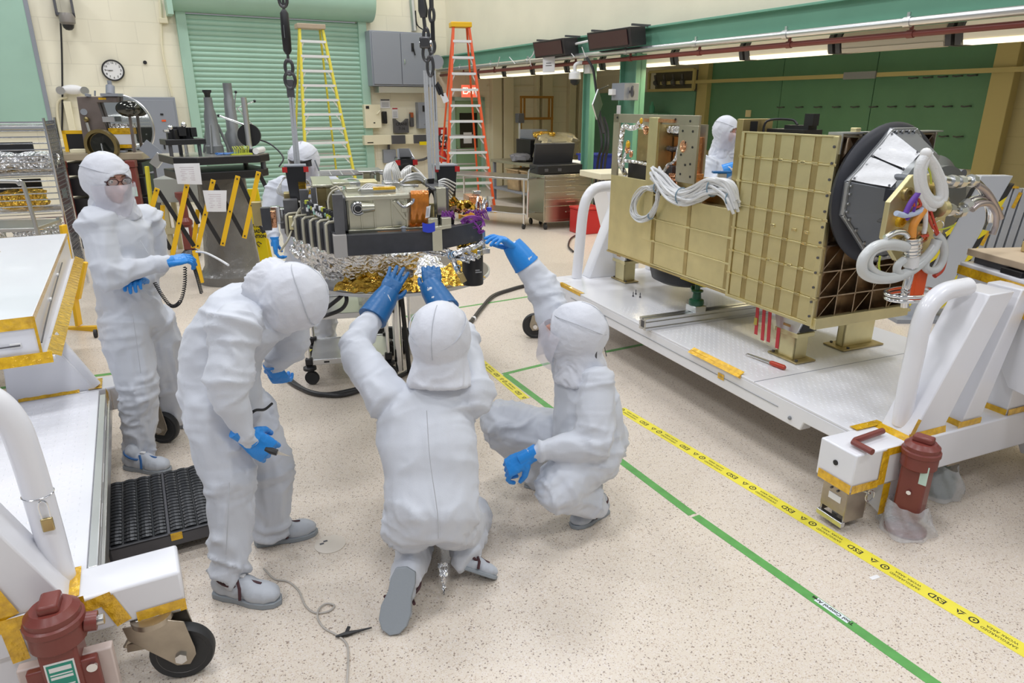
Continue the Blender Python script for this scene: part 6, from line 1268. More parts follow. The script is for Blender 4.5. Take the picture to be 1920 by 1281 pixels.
for k in range(5): u = .1+.2*k; c_ = p.lerp(q, u); b = B(); b.tube([c_, c_.lerp(q, .06)], .048, 20); H_('connector_ring', b, alu)
b = B(); b.cyl(q, X(1708, 500), .036, n=16); H_('white_collar', b, whitem)
cb_([(1708, 500), (1704, 520), (1698, 545), (1696, 575)], .022, chrome, 'drain_pipe', 14)
for y in (548, 556): c_ = X(1708, y); b = B(); b.tube([c_+V((.09*cos(g), .16*sin(g), 0)) for g in [2*pi*k/24 for k in range(24)]], .010, 8, closed=True); H_('chrome_hoop', b, chrome, smooth=60)
b = B(); p = X(1712, 512, 3.2); b.bm(p.x, p.x+.05, p.y-.03, p.y+.05, p.z-.14, p.z+.03); H_('orange_box', b, orange, .004)
b = B(); b.ball(X(1736, 288), .028, 12); H_('cable_boot', b, whitem); b = B(); b.bar(X(1743, 290), X(1755, 298), .03, .03); H_('connector', b, alu)
for pts in ([(1768, 337), (1785, 340), (1800, 341), (1822, 339), (1838, 350), (1852, 370), (1864, 395), (1866, 402)], [(1765, 390), (1780, 393), (1800, 397), (1812, 385), (1826, 375), (1845, 375), (1856, 392), (1856, 415), (1850, 432)]):
    Q = [X(*q) for q in pts]; b = B(); b.tube(spline(Q, 6), .021, 12); H_('steel_hose', b, chrome, smooth=60)
    for k in (1, 2, 3): c_ = Q[k]; d_ = (Q[k+1]-Q[k-1]).normalized(); b = B(); b.cyl(c_-d_*.018, c_+d_*.018, .032, n=8); H_('hose_nut', b, alu)
    b = B(); b.tube([v+V((.02, .02, -.02)) for v in spline(Q[3:], 6)], .017, 12); H_('steel_hose', b, mat('braided_sleeve', (.50, .44, .43), .35, metal=.7), smooth=60)
b = B(); b.cyl(X(1760, 391), X(1769, 391), .045, n=20); H_('hose_flange', b, gold)
b = B(); c_ = X(1752, 436); b.tube([c_+V((0, .02+.04*cos(g), .03+.03*sin(g))) for g in [2*pi*k/16 for k in range(16)]], .003, 5, closed=True); H_('wire_loop', b, chrome)
# ================================================================ PEOPLE IN CLEAN-ROOM COVERALLS
def vnoise(P, seed=0):
    P = P+seed*17.13; I0 = np.floor(P).astype(np.int64); Fr_ = P-I0; Fr_ = Fr_*Fr_*(3-2*Fr_); out = 0
    for dx in (0, 1):
        for dy in (0, 1):
            for dz in (0, 1):
                h = (I0[:, 0]+dx)*374761393+(I0[:, 1]+dy)*668265263+(I0[:, 2]+dz)*2147483647; h = (h ^ (h >> 13))*1274126177; h = (h ^ (h >> 16)) & 0xffff
                w = (Fr_[:, 0] if dx else 1-Fr_[:, 0])*(Fr_[:, 1] if dy else 1-Fr_[:, 1])*(Fr_[:, 2] if dz else 1-Fr_[:, 2]); out = out+w*(h/32768.0-1)
    return out
def limb(b, p, q, r0, r1, n=18):
    p, q = V(p), V(q); L = (q-p).length; k = max(2, int(L/.05))
    b.tube([p.lerp(q, i/k) for i in range(k+1)], [r0+(r1-r0)*i/k for i in range(k+1)], n); b.ball(p, r0*.995, 14); b.ball(q, r1*.995, 14)
def loft(b, rings, n=28, sub=3):
    """rings: (centre, side dir, front dir, half side, half front)"""
    R = []
    C = [V(r[0]) for r in rings]; Cs = spline(C, sub) if len(C) > 2 else C
    m = len(rings)-1
    for i, c in enumerate(Cs):
        f = i/sub; k = min(int(f), m-1); u = f-k; a, e = rings[k], rings[k+1]
        R.append((c, V(a[1]).lerp(V(e[1]), u).normalized(), V(a[2]).lerp(V(e[2]), u).normalized(), a[3]+(e[3]-a[3])*u, a[4]+(e[4]-a[4])*u))
    vs = []; fs = []
    sg = lambda q: abs(q)**.85*(1 if q > 0 else -1)
    for c, x, y, rx, ry in R:
        for j in range(n): g = 2*pi*j/n; vs.append(c+x*sg(cos(g))*rx+y*sg(sin(g))*ry)
    for i in range(len(R)-1):
        for j in range(n): fs.append((i*n+j, i*n+(j+1) % n, (i+1)*n+(j+1) % n, (i+1)*n+j))
    fs.append(tuple(range(n-1, -1, -1))); fs.append(tuple((len(R)-1)*n+j for j in range(n)))
    b.add(vs, fs)
def remesh(b, vox, smooth=6, fac=.5):
    me = bpy.data.meshes.new('tmp'); me.from_pydata(b.v, [], b.f); me.update()
    o = bpy.data.objects.new('tmp', me); COL.objects.link(o)
    m = o.modifiers.new('r', 'REMESH'); m.mode = 'VOXEL'; m.voxel_size = vox; m.use_smooth_shade = True
    if smooth: s = o.modifiers.new('s', 'SMOOTH'); s.factor = fac; s.iterations = smooth
    dg = bpy.context.evaluated_depsgraph_get(); out = bpy.data.meshes.new_from_object(o.evaluated_get(dg))
    bpy.data.objects.remove(o); bpy.data.meshes.remove(me); return out
def getv(me): n = len(me.vertices); a = np.empty(n*3); me.vertices.foreach_get('co', a); return a.reshape(-1, 3)
def getn(me): n = len(me.vertices); a = np.empty(n*3); me.vertices.foreach_get('normal', a); return a.reshape(-1, 3)
def setv(me, P): me.vertices.foreach_set('co', P.ravel()); me.update()
def folds(me, bones, seed, amp=1.0):
    P = getv(me); N = getn(me); W = np.zeros(len(P)); D = np.zeros(len(P))
    for i, (p, q, kind, a) in enumerate(bones):
        p, q = np.array(p), np.array(q); d = q-p; L = np.linalg.norm(d); d = d/L; r = P-p; t = r@d; tc = np.clip(t, 0, L); near = p+np.outer(tc, d); off = P-near; dist = np.linalg.norm(off, axis=1)
        e1 = np.cross(d, [0.31, .2, .93]); e1 /= np.linalg.norm(e1); e2 = np.cross(d, e1); u, v = r@e1, r@e2; uu = tc/L
        warp = vnoise(np.stack([t*4, u*4, v*4], 1), seed+i)*1.3
        def rg(ft, fc, s): n = vnoise(np.stack([t*ft+warp, u*fc+warp, v*fc], 1), seed+i+s); return (1-np.minimum(np.abs(n)*2.2, 1.0))**1.6*1.7-.5
        bun = rg(14, 3, 1)*.75+rg(26, 5, 2)*.3; lon = rg(2.5, 11, 3)*.8+rg(4, 21, 4)*.25; dia = rg(7, 7, 6); big = vnoise(np.stack([t*4, u*4, v*4], 1), seed+i+5)
        if kind == 'arm': e = np.exp(-((uu-0)/.22)**2)+np.exp(-((uu-1)/.22)**2); f = bun*(.10+.85*e)+dia*.35+lon*.2
        elif kind == 'leg': e = np.exp(-((uu-0)/.2)**2)*.8+np.exp(-((uu-1)/.18)**2); f = bun*(.05+.8*e)+dia*.25+lon*.45
        else: f = dia*.45+lon*.2+big*.5
        w = 1/(dist**2+4e-4)**2.5; W += w; D += w*f*a
    setv(me, P+N*(D/W*amp)[:, None])
def finish(me, m, name, parent, label=None):
    me.name = name; me.materials.clear(); me.materials.append(m); me.shade_smooth(); P = getv(me); R = np.array(rootM(parent).inverted()); setv(me, P@R[:3, :3].T+R[:3, 3])
    return link(name, me, parent, 0, label)
def suit(name_t, pelvis, chest, neck, sh, el, wr, hp, kn, an, side, seed, waist=None, k=1.0, tors=(.19, .135, .205, .14, .2, .13), legr=(.105, .085, .07), armr=(.084, .066, .043), front=None, seatr=None):
    """one continuous coverall surface; sh, el, wr, hp, kn, an are (left, right) joints"""
    b = B(); sd = (V(sh[1])-V(sh[0])).normalized(); hd = (V(hp[1])-V(hp[0])).normalized()
    up1 = (V(chest)-V(pelvis)).normalized(); up2 = (V(neck)-V(chest)).normalized()
    f1 = hd.cross(up1).normalized(); f2 = sd.cross(up2).normalized()
    wst = V(waist) if waist is not None else V(pelvis).lerp(V(chest), .45)
    shc = (V(sh[0])+V(sh[1]))/2
    loft(b, [(V(pelvis)-up1*.13*k, hd, f1, .12, .10), (V(pelvis)-up1*.04*k, hd, f1, tors[0], tors[1]+.015), (pelvis, hd, f1, tors[0], tors[1]+.02), (wst, hd.lerp(sd, .5), f1, tors[0]-.005, tors[1]), (chest, sd, f2, tors[2], tors[3]), (V(chest).lerp(shc, .75), sd, f2, tors[4]-.01, tors[5]), (shc.lerp(V(neck), .5), sd, f2, .12, .10), (neck, sd, f2, .075, .08)])
    b.ball(V(neck), .075, 14)
    if seatr: b.ball(V(pelvis)-f1*.03, seatr, 20)
    bones = [(pelvis, chest, 'torso', .007), (chest, neck, 'torso', .008)]
    for i in (0, 1):
        limb(b, V(sh[i]).lerp(shc, .25), sh[i], .088, armr[0]+.008); limb(b, sh[i], el[i], armr[0]+.01, armr[1]+.012); limb(b, el[i], wr[i], armr[1]+.008, armr[2])
        limb(b, V(hp[i]), kn[i], legr[0]+.012, legr[1]+.01); limb(b, kn[i], an[i], legr[1]+.008, legr[2])
        bones += [(sh[i], el[i], 'arm', .010), (el[i], wr[i], 'arm', .010), (hp[i], kn[i], 'leg', .012), (kn[i], an[i], 'leg', .012)]
    me = remesh(b, .0115, 7); folds(me, bones, seed, 2.2)
    return finish(me, suitm, 'coverall', name_t)
def hframe(c, f, u):
    f = V(f).normalized(); r = f.cross(V(u)).normalized(); u = r.cross(f)
    return Matrix.Translation(V(c)) @ Matrix((r, f, u)).transposed().to_4x4()
def hood(t, c, f, u, neck, seed, face=False, win=(.062, .035, .012), hs=1.1):
    """hood with crown seam; optional face with veil; head frame x right, y front, z up"""
    M = hframe(c, f, u) @ Matrix.Scale(hs, 4); b = B(); b.ball((0, -.005, .01), (.108, .125, .125), 28); b.ball((0, .015, -.04), (.09, .105, .09), 22)
    nk = M.inverted() @ V(neck); d = nk.normalized()
    X_ = V((1, 0, 0)); Y_ = d.cross(X_).normalized(); Y_ = Y_ if Y_.y > 0 else -Y_; X_ = Y_.cross(d)*(-1 if Y_.cross(d).x < 0 else 1)
    loft(b, [(nk*.15, X_, Y_, .092, .100), (nk*.55, X_, Y_, .088, .092), (nk, X_, Y_, .105, .105), (nk+d*.05, X_, Y_, .12, .11)], 24)
    me = remesh(b, .007, 5); P = getv(me); N = getn(me)
    n = (1-2*np.abs(vnoise(P*np.array([14, 14, 9]), seed)))*.004+(1-2*np.abs(vnoise(P*np.array([20, 20, 34])+3*vnoise(P*8, seed)[:, None], seed+3)))*.0045*np.clip((-P[:, 2]+.03)*12, .25, 1.4)
    P = P+N*n[:, None]
    if face:
        wx, wz, zc = win; e = (P[:, 0]/wx)**2+((P[:, 2]-zc)/wz)**2; ins = (P[:, 1] > 0.03) & (e < 1.0); s = np.where(ins, .62, 1.0); rim = (P[:, 1] > .03) & (e >= 1) & (e < 1.5)
        P = P*np.stack([np.ones(len(P)), s, np.ones(len(P))], 1); P[rim, 1] += .004
    R = np.array(M); setv(me, P@R[:3, :3].T+R[:3, 3]); o = finish(me, hoodm, 'hood', t); t0 = t; t = o
    b = B(); b.tube([M @ V((.108*.93*cos(g), -.005+.127*.93*sin(g), .062+.012*cos(2*g))) for g in [2*pi*k/40 for k in range(40)]], .0022, 5, closed=True); part('hood_seam', b, hoodseam, t, world=True)
    b = B(); b.tube([M @ V((0, -.005-.128*cos(g), .01+.128*sin(g))) for g in [pi*.02+pi*.55*k/14 for k in range(15)]], .0018, 5); part('hood_seam', b, hoodseam, t, world=True)
    t = t0
    if face:
        b = B(); b.ball((0, .005, -.005), (.074, .102, .105), 28); b.ball((0, .108, -.022), (.014, .022, .018), 12); b.ball((0, .098, .0), (.009, .018, .03), 10); b.ball((0, .085, .038), (.055, .025, .016), 14)
        for s in (-1, 1): b.ball((s*.036, .078, -.02), (.024, .022, .02), 12)
        b.ball((0, .072, -.075), (.03, .03, .028), 12); b.ball((0, .094, -.052), (.024, .012, .008), 10)
        me = remesh(b, .005, 3); R = np.array(M); setv(me, getv(me)@R[:3, :3].T+R[:3, 3]); t = finish(me, skin, 'face', t)
        for s in (-1, 1):
            b = B(); b.ball(M @ V((s*.032, .094, .014)), .012, 14); e = part('eye', b, mat('eye_white', (.75, .72, .70), .3), t, world=True)
            b = B(); b.ball(M @ V((s*.032, .1035, .014)), .0052, 10); part('iris', b, black, t, world=True)
            b = B(); b.tube([M @ V((s*(.015+.036*k/5), .108-.014*(k/5)**2, .034+.004*sin(k/5*pi))) for k in range(6)], .0035, 6); part('eyebrow', b, mat('brown_hair', (.12, .06, .03), .6), t, world=True)
        t = t0; b = B()
        def vf(u, v):
            g = radians(-70+140*u); z = -.010-.16*v; r = .122+.012*sin(pi*v)+.004*sin(9*u+5*v)+.003*sin(21*u-7*v); nose = .018*math.exp(-((g)/.28)**2)*math.exp(-((v-.16)/.2)**2)
            return M @ V((sin(g)*(r-.012)*(1-.25*v), cos(g)*(r+.010+nose)*(1-.12*v)+.002, z+.012*cos(g)))
        b.surf(vf, 26, 18); part('face_veil', b, maskm, t, world=True, smooth=80)
    return M
def hand(t, wrist, d, back, side, curl=(.25, .3, .35, .4), thumb=.5, spread=.10, m=None, cuff=.10, s=1.14, cdir=None, over=True, name='glove'):
    """gloved hand: d fingers direction, back = back-of-hand normal, side = +1 if the thumb is on the left of d seen from the back"""
    d = V(d).normalized(); y = V(back).cross(d).normalized()*side; z = V(back); z = (z-d*z.dot(d)).normalized()
    M = Matrix.Translation(V(wrist)) @ Matrix((d, y, z)).transposed().to_4x4() @ Matrix.Scale(s, 4); b = B()
    loft(b, [((-.01, 0, 0), (0, 1, 0), (0, 0, 1), .030, .024), ((.02, 0, 0), (0, 1, 0), (0, 0, 1), .036, .019), ((.06, .0, 0), (0, 1, 0), (0, 0, 1), .043, .016), ((.092, 0, .0), (0, 1, 0), (0, 0, 1), .041, .013)], 20)
    for k, (yo, L, r) in enumerate(((.031, .074, .0098), (.0105, .084, .0102), (-.0105, .078, .0098), (-.030, .060, .0088))):
        p = V((.085, yo, 0)); a = 0; sp = spread*(1.4-k)*.9; c = curl[k]
        for seg, f_ in enumerate((.45, .30, .25)):
            a += c*(1, 1.3, .8)[seg]; q = p+V((cos(a)*cos(sp), sin(sp), -sin(a)))*L*f_; limb(b, p, q, r*(1-.07*seg), r*(.94-.07*seg), 10); p = q
    p = V((.018, .030, -.006)); dr = V((.62, .62-.35*thumb, -.15-.55*thumb)).normalized(); q = p+dr*.042; limb(b, p, q, .0145, .0115, 10); dr2 = V((.85, .25-.3*thumb, -.2-.5*thumb)).normalized(); limb(b, q, q+dr2*.034, .0115, .009, 10)
    me = remesh(b, .0032, 3, .4); P = getv(me); N = getn(me); P = P+N*((1-2*np.abs(vnoise(P*np.array([90, 60, 60]), 5)))*.0009)[:, None]; R = np.array(M); setv(me, P@R[:3, :3].T+R[:3, 3])
    g = finish(me, m or glove, name, t); t = g
    cd_ = V(cdir).normalized() if cdir is not None else -d
    w = V(wrist); x1 = cd_.orthogonal().normalized(); n = 24; b = B()
    b.tube([w-cd_*.04, w+cd_*.0, w+cd_*cuff*.5, w+cd_*cuff], [.045*s, .052*s, .057*s, .061*s] if over else [.028*s, .029*s, .030*s, .031*s], n); b.tube([w+cd_*(cuff-.005), w+cd_*(cuff+.003)], [.0625*s, .0625*s] if over else [.031*s, .031*s], n); part('glove_cuff', b, m or glove, t, world=True, smooth=60)
    return g
def shoe(t, heel, toe, up=(0, 0, 1), strap=None, ws=1.0):
    """overshoe: heel and toe points on the ground side of the sole"""
    heel, toe = V(heel), V(toe); x = (toe-heel).normalized(); y = V(up).cross(x).normalized(); z = x.cross(y); L = (toe-heel).length
    M = Matrix.Translation(heel) @ Matrix((x, y, z)).transposed().to_4x4() @ Matrix.Diagonal((L/.31, L/.31*ws, L/.31*max(1, ws*.9), 1)); b = B()
    b.ball((.215, 0, .045), (.088, .052, .042), 20); b.ball((.13, 0, .055), (.10, .046, .052), 20); b.ball((.055, 0, .06), (.058, .042, .055), 18); b.ball((.07, 0, .10), (.05, .045, .06), 16)
    me = remesh(b, .007, 5); P = getv(me); N = getn(me); P = P+N*((1-2*np.abs(vnoise(P*np.array([25, 40, 12]), 9)))*.004)[:, None]; P[:, 2] = np.maximum(P[:, 2], .018); R = np.array(M); setv(me, P@R[:3, :3].T+R[:3, 3]); t = finish(me, shoem, 'shoe_cover', t)
    out = [(-.004, 0), (.01, .035), (.06, .044), (.12, .042), (.19, .054), (.25, .05), (.29, .032), (.308, 0)]; out = out+[(a, -c) for a, c in out[-2:0:-1]]
    b = B(); b.prism([M @ V((a, c, 0)) for a, c in out], (M.to_3x3() @ V((0, 0, .026)))); part('sole', b, solem, t, .004, world=True)
    sm = strap or strapm
    b = B(); b.tube([M @ V((.085+.058*cos(g)-.0, .050*sin(g), .098+.022*cos(g)*-1)) for g in [2*pi*k/24 for k in range(24)]], .007, 6, closed=True); part('strap', b, sm, t, world=True)
    for sy in (-1, 1):
        b = B(); b.tube([M @ V(q) for q in ((.13, sy*.02, .103), (.15, sy*.040, .078), (.155, sy*.0535, .035))], .007, 6); part('strap', b, sm, t, world=True)
    b = B(); b.tube([M @ V(q) for q in ((.14, 0, .106), (.19, 0, .092), (.225, 0, .088))], .006, 6); part('strap', b, sm, t, world=True)
    b = B(); b.box((0, 0, 0), (.03, .02, .008)); b.v = [tuple(M @ (V(q)+V((.138, .0, .112)))) for q in b.v]; part('buckle', b, whitem, t, world=True, bevel=.002)
def person(lab, loc): return thing('person', lab, 'person', V((loc[0], loc[1], 0)), 0)
def cuff_roll(t, wrist, d, r=.05):
    d = V(d).normalized(); b = B(); n = 26; b.tube([V(wrist)-d*.05, V(wrist)-d*.02, V(wrist)], [r*1.12, r*1.16, r*1.04], n); part('sleeve_cuff', b, suitm, t, world=True, smooth=60)
def seam(t, pts, lab=None):
    b = B(); b.tube(spline(pts, 6), .0018, 5); part('seam', b, hoodseam, t, world=True)

# --- kneeling person seen from behind, both arms raised under the suspended bench
pl = at(812, 955, 2.52); t = person('person in pale coverall kneeling with back to camera, both arms raised under the bench', pl)
hL, hR = at(768, 985, 2.50), at(852, 985, 2.56); kL, kR = V((-.46, 2.93, .085)), V((-.20, 2.98, .085))
aL = V((-.44, 2.42, .16)); aR = at(872, 1040, 2.64)
wL, wR = at(722, 560, 3.16), at(812, 545, 3.2)
suit(t, pl, at(802, 830, 2.65), at(826, 704, 2.77), (at(722, 748, 2.75), at(882, 742, 2.77)), (at(664, 650, 2.95), at(866, 632, 3.0)), (wL, wR), (hL, hR), (kL, kR), (aL, aR), 0, 11, tors=(.20, .145, .215, .145, .20, .13), seatr=V((.2, .16, .14)))
hood(t, at(826, 632, 2.80), (.12, .9, .45), (-.05, -.45, .9), at(826, 694, 2.77), 3, hs=1.2)
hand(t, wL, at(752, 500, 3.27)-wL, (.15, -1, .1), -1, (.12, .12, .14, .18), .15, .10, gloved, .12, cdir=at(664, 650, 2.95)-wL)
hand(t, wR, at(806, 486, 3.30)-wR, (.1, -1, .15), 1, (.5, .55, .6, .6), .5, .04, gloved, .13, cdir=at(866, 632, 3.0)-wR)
shoe(t, V((-.440, 2.37, .235)), V((-.500, 2.235, .004)), (.05, 1, -.5), ws=1.35)
shoe(t, at(852, 1062, 2.60), gp(932, 1088), (-.1, .5, .85), ws=1.15)
seam(t, [at(800, 770, 2.50), at(806, 860, 2.42), at(820, 960, 2.36), at(822, 1010, 2.36)])
tail = at(833, 1040, 2.55); b = B(); b.surf(lambda u, v: V((-.30+.05*(1-v)*(u-.5)+.004*sin(30*v+9*u), 2.50-.02*v+.006*sin(22*u+14*v), .16-.15*v)), 6, 14); o = part('foil_tail', b, foils, t, world=True, smooth=30)
# --- squatting person at right reaching up with the far arm
pl = at(1103, 822, 3.16); t = person('person in pale coverall squatting on the floor, one blue glove reaching up to the bench', pl)
wf, wn = at(968, 470, 3.48), at(1005, 848, 2.93)
nk = at(1087, 685, 3.2)
suit(t, pl, at(1100, 735, 3.18), nk, (at(1060, 655, 3.34), at(1120, 722, 3.07)), (at(1022, 545, 3.46), at(1112, 832, 2.95)), (wf, wn), (at(1078, 828, 3.28), at(1118, 850, 3.06)), (at(940, 792, 3.36), at(1045, 915, 2.93)), (at(1005, 880, 3.44), at(1110, 938, 3.04)), 0, 23, tors=(.19, .155, .19, .145, .17, .13), seatr=V((.18, .18, .15)), armr=(.088, .080, .048), legr=(.125, .11, .09))
hood(t, at(1080, 625, 3.2), (-.86, .22, .28), (.15, -.05, 1), nk, 8, True, (.062, .075, -.03), 1.2)
hand(t, wf, at(925, 432, 3.42)-wf, (.3, .15, 1), -1, (.35, .45, .5, .5), .4, .10, glove, .09, cdir=at(1022, 545, 3.46)-wf)
hand(t, wn.lerp(at(962, 872, 2.93), .35), at(962, 872, 2.93)-wn, (-.15, -.5, .8), 1, (.65, .8, .85, .85), .7, .04, glove, .05, s=1.28, over=False)
shoe(t, gp(1138, 958), gp(1070, 992), (0, 0, 1), ws=1.1); shoe(t, gp(1040, 903), gp(982, 914), (0, 0, 1), ws=1.1)
b = B(); b.tube(spline([at(1098, 822, 2.98), at(1115, 830, 2.95), at(1130, 845, 2.95), at(1140, 858, 2.97)], 6), .006, 6); part('coiled_strap', b, black, t, world=True)
b = B(); c = at(1113, 655, 3.12); b.bm(c.x, c.x+.015, c.y-.02, c.y, c.z-.04, c.z+.03); part('collar_tab', b, dgrey, t, world=True)
# --- person bending forward on the left
pl = at(418, 745, 2.74); t = person('person in pale coverall bending forward beside the step platform, holding a black tool', pl)
wn, wf = at(462, 818, 2.52), at(512, 690, 3.0); nk = at(518, 545, 2.84)
suit(t, pl, at(468, 590, 2.82), nk, (at(440, 610, 2.62), at(540, 570, 3.0)), (at(428, 735, 2.50), at(545, 652, 3.02)), (wn, wf), (at(402, 770, 2.64), at(462, 765, 2.86)), (at(432, 905, 2.58), at(508, 880, 2.86)), (at(432, 1062, 2.50), at(508, 985, 2.88)), 0, 37, waist=at(418, 660, 2.78), tors=(.185, .15, .205, .16, .20, .15), legr=(.115, .095, .078), armr=(.088, .070, .046))
hood(t, at(548, 560, 2.80), (.28, -.12, -1), (1, -.05, .12), nk, 12, hs=1.16)
hand(t, wn, at(508, 850, 2.56)-wn, (-.1, -.7, .7), 1, (.6, .7, .75, .75), .6, .04, glove, .05, s=1.3, over=False)
hand(t, wf, at(518, 700, 3.02)-wf, (-.1, -.7, .7), -1, (.6, .6, .6, .6), .5, .04, glove, .03, over=False)
shoe(t, gp(404, 1112), gp(530, 1134), (0, 0, 1)); shoe(t, gp(478, 1022), gp(598, 998), (0, 0, 1))
seam(t, [at(400, 700, 2.60), at(410, 640, 2.60), at(450, 590, 2.62)]); seam(t, [at(430, 905, 2.45), at(428, 960, 2.41), at(424, 1040, 2.39)])
b = B(); b.tube(spline([at(462, 785, 2.62), at(478, 770, 2.62), at(496, 768, 2.66), at(510, 757, 2.72)], 6), .006, 6); part('coiled_strap', b, black, t, world=True)
tl = thing('hand_tool', 'black handled tool with a steel blade held by the bending person', 'tool', at(508, 848, 2.55), 0)
p, q = at(497, 842, 2.50), at(520, 849, 2.50); b = B(); b.tube([p, p.lerp(q, .5), q], [.008, .014, .013], 10); part('handle', b, black, tl, world=True)
b = B(); q2 = at(545, 856, 2.50); b.prism([q+V((0, 0, .008)), q2, q-V((0, 0, .010))], (0, .003, 0)); part('blade', b, steel, tl, world=True)
# --- standing person with glasses on the left
pl = at(250, 590, 3.84); t = person('person in pale coverall and glasses standing at left holding a white strap', pl)
wn, wf = at(312, 492, 3.76), at(268, 528, 3.78); nk = at(213, 392, 3.80)
suit(t, pl, at(222, 450, 3.80), nk, (at(268, 412, 3.98), at(180, 416, 3.66)), (at(292, 492, 4.02), at(205, 516, 3.58)), (wf, wn), (at(288, 610, 3.94), at(232, 612, 3.74)), (at(318, 715, 4.02), at(262, 735, 3.70)), (at(325, 775, 4.06), at(262, 845, 3.68)), 0, 51, tors=(.175, .14, .18, .145, .175, .13), legr=(.115, .10, .082))
HM = hood(t, at(200, 338, 3.78), (.80, -.50, -.12), (.02, -.02, 1), nk, 17, True, (.064, .072, -.025))
hand(t, wn, at(368, 480, 3.86)-wn, (.1, -.4, 1), 1, (.35, .45, .55, .6), .6, .03, glove, .06, over=False)
hand(t, wf, at(252, 524, 3.68)-wf, (0, -.3, 1), -1, (.5, .6, .6, .6), .5, .03, glove, .03, over=False)
shoe(t, gp(236, 876), gp(322, 886), (0, 0, 1), strapb); shoe(t, gp(305, 792), gp(358, 802), (0, 0, 1), strapb)
for s in (-1, 1):
    b = B(); b.tube([HM @ V((s*.034+.026*cos(g), .117+.004*sin(g)-.012*abs(cos(g)+s)*.3, .012+.018*sin(g))) for g in [2*pi*k/20 for k in range(20)]], .0028, 6, closed=True); gl = part('spectacle_rim', b, mat('dark_frame', (.05, .015, .015), .3), t, world=True)
    b = B(); b.tube([HM @ V((s*.060, .110, .016)), HM @ V((s*.080, .06, .018))], .003, 6); part('spectacle_arm', b, MATS['dark_frame'], t, world=True)
    b = B(); b.add([HM @ V((s*.034+.025*cos(g), .117, .012+.017*sin(g))) for g in [2*pi*k/16 for k in range(16)]], [tuple(range(16))]); part('lens', b, glassm, t, world=True)
b = B(); b.tube([HM @ V((-.008, .119, .015)), HM @ V((.008, .119, .015))], .0028, 6); part('spectacle_bridge', b, MATS['dark_frame'], t, world=True)
seam(t, [at(248, 585, 3.55), at(256, 640, 3.55), at(264, 700, 3.55)]); seam(t, [at(262, 450, 3.68), at(278, 475, 3.66)])
b = B(); b.tube(spline([at(368, 472, 3.86), at(385, 474, 3.80), at(408, 485, 3.6), at(428, 497, 3.4)], 6), .006, 8); solo('white_strap', b, whitem, 'white strap held out by the standing person', 'strap')
def coil(pts, lab, r=.009, turns=40):
    sp = spline(pts, 10); b = B(); L = len(sp); P = []
    for i in range(turns*8):
        f = i/(turns*8-1)*(L-1); k = min(int(f), L-2); q = sp[k].lerp(sp[k+1], f-k); g = i/8*2*pi; P.append(q+V((cos(g)*r, 0, sin(g)*r)) if abs((sp[k+1]-sp[k]).normalized().z) < .6 else q+V((cos(g)*r, sin(g)*r, 0)))
    b.tube(P, .003, 5); solo('coiled_cord', b, black, lab, 'cord')
coil([at(290, 530, 3.66), at(305, 555, 3.66), at(322, 574, 3.68), at(338, 565, 3.74), at(346, 535, 3.8), at(347, 500, 3.84)], 'black coiled cord sagging from the glove of the standing person')
coil([at(362, 495, 3.86), at(370, 520, 3.9), at(378, 550, 3.95)], 'black coiled cord hanging straight down from the white strap', turns=26)
# --- person behind the bench, facing the camera, with goggles
pl = at(578, 490, 5.85); t = person('person in white coverall and dark goggles standing behind the bench in front of the shutter', pl)
nk = at(572, 338, 5.72); wn, wf = at(515, 452, 5.45), at(602, 440, 5.4)
suit(t, pl, at(570, 395, 5.78), nk, (at(622, 352, 5.76), at(522, 352, 5.74)), (at(648, 415, 5.66), at(505, 412, 5.62)), (wf, wn), (at(600, 508, 5.86), at(560, 508, 5.86)), (at(606, 585, 5.82), at(562, 585, 5.84)), (at(612, 648, 5.8), at(560, 650, 5.86)), 0, 63, tors=(.19, .14, .215, .15, .20, .13), legr=(.12, .105, .09))
HM = hood(t, at(570, 302, 5.62), (-.02, -1, -.28), (0, -.2, 1), nk, 21, True, (.07, .075, -.03))
b = B(); b.surf(lambda u, v: HM @ V((sin(radians(-60+120*u))*.092, .038+cos(radians(-60+120*u))*.088, .038-.045*v)), 16, 4); part('goggles', b, mat('smoky_lens', (.06, .055, .06), .1), t, world=True)
b = B(); b.tube([HM @ V((sin(radians(-62+124*k/12))*.094, .038+cos(radians(-62+124*k/12))*.09, .040)) for k in range(13)], .004, 6); part('goggle_frame', b, black, t, world=True)
hand(t, wn, V((.02, -.1, -.9)), (-.8, -.3, 0), -1, (.5, .6, .6, .6), .5, .05, glove, .03, over=False)
hand(t, wf, V((-.2, -.8, -.2)), (0, 0, 1), -1, (.4, .5, .5, .5), .5, .05, glove, .03, over=False)
b = B(); b.tube(spline([at(590, 300, 5.5), at(600, 325, 5.54), at(608, 345, 5.58)], 5), .006, 6); part('collar_cord', b, greyp, t, world=True)
fz = at(612, 660, 5.75); shoe(t, V((fz.x, 5.86, .002)), V((fz.x+.04, 5.56, .002))); fz = at(560, 660, 5.8); shoe(t, V((fz.x, 5.9, .002)), V((fz.x-.06, 5.61, .002)))
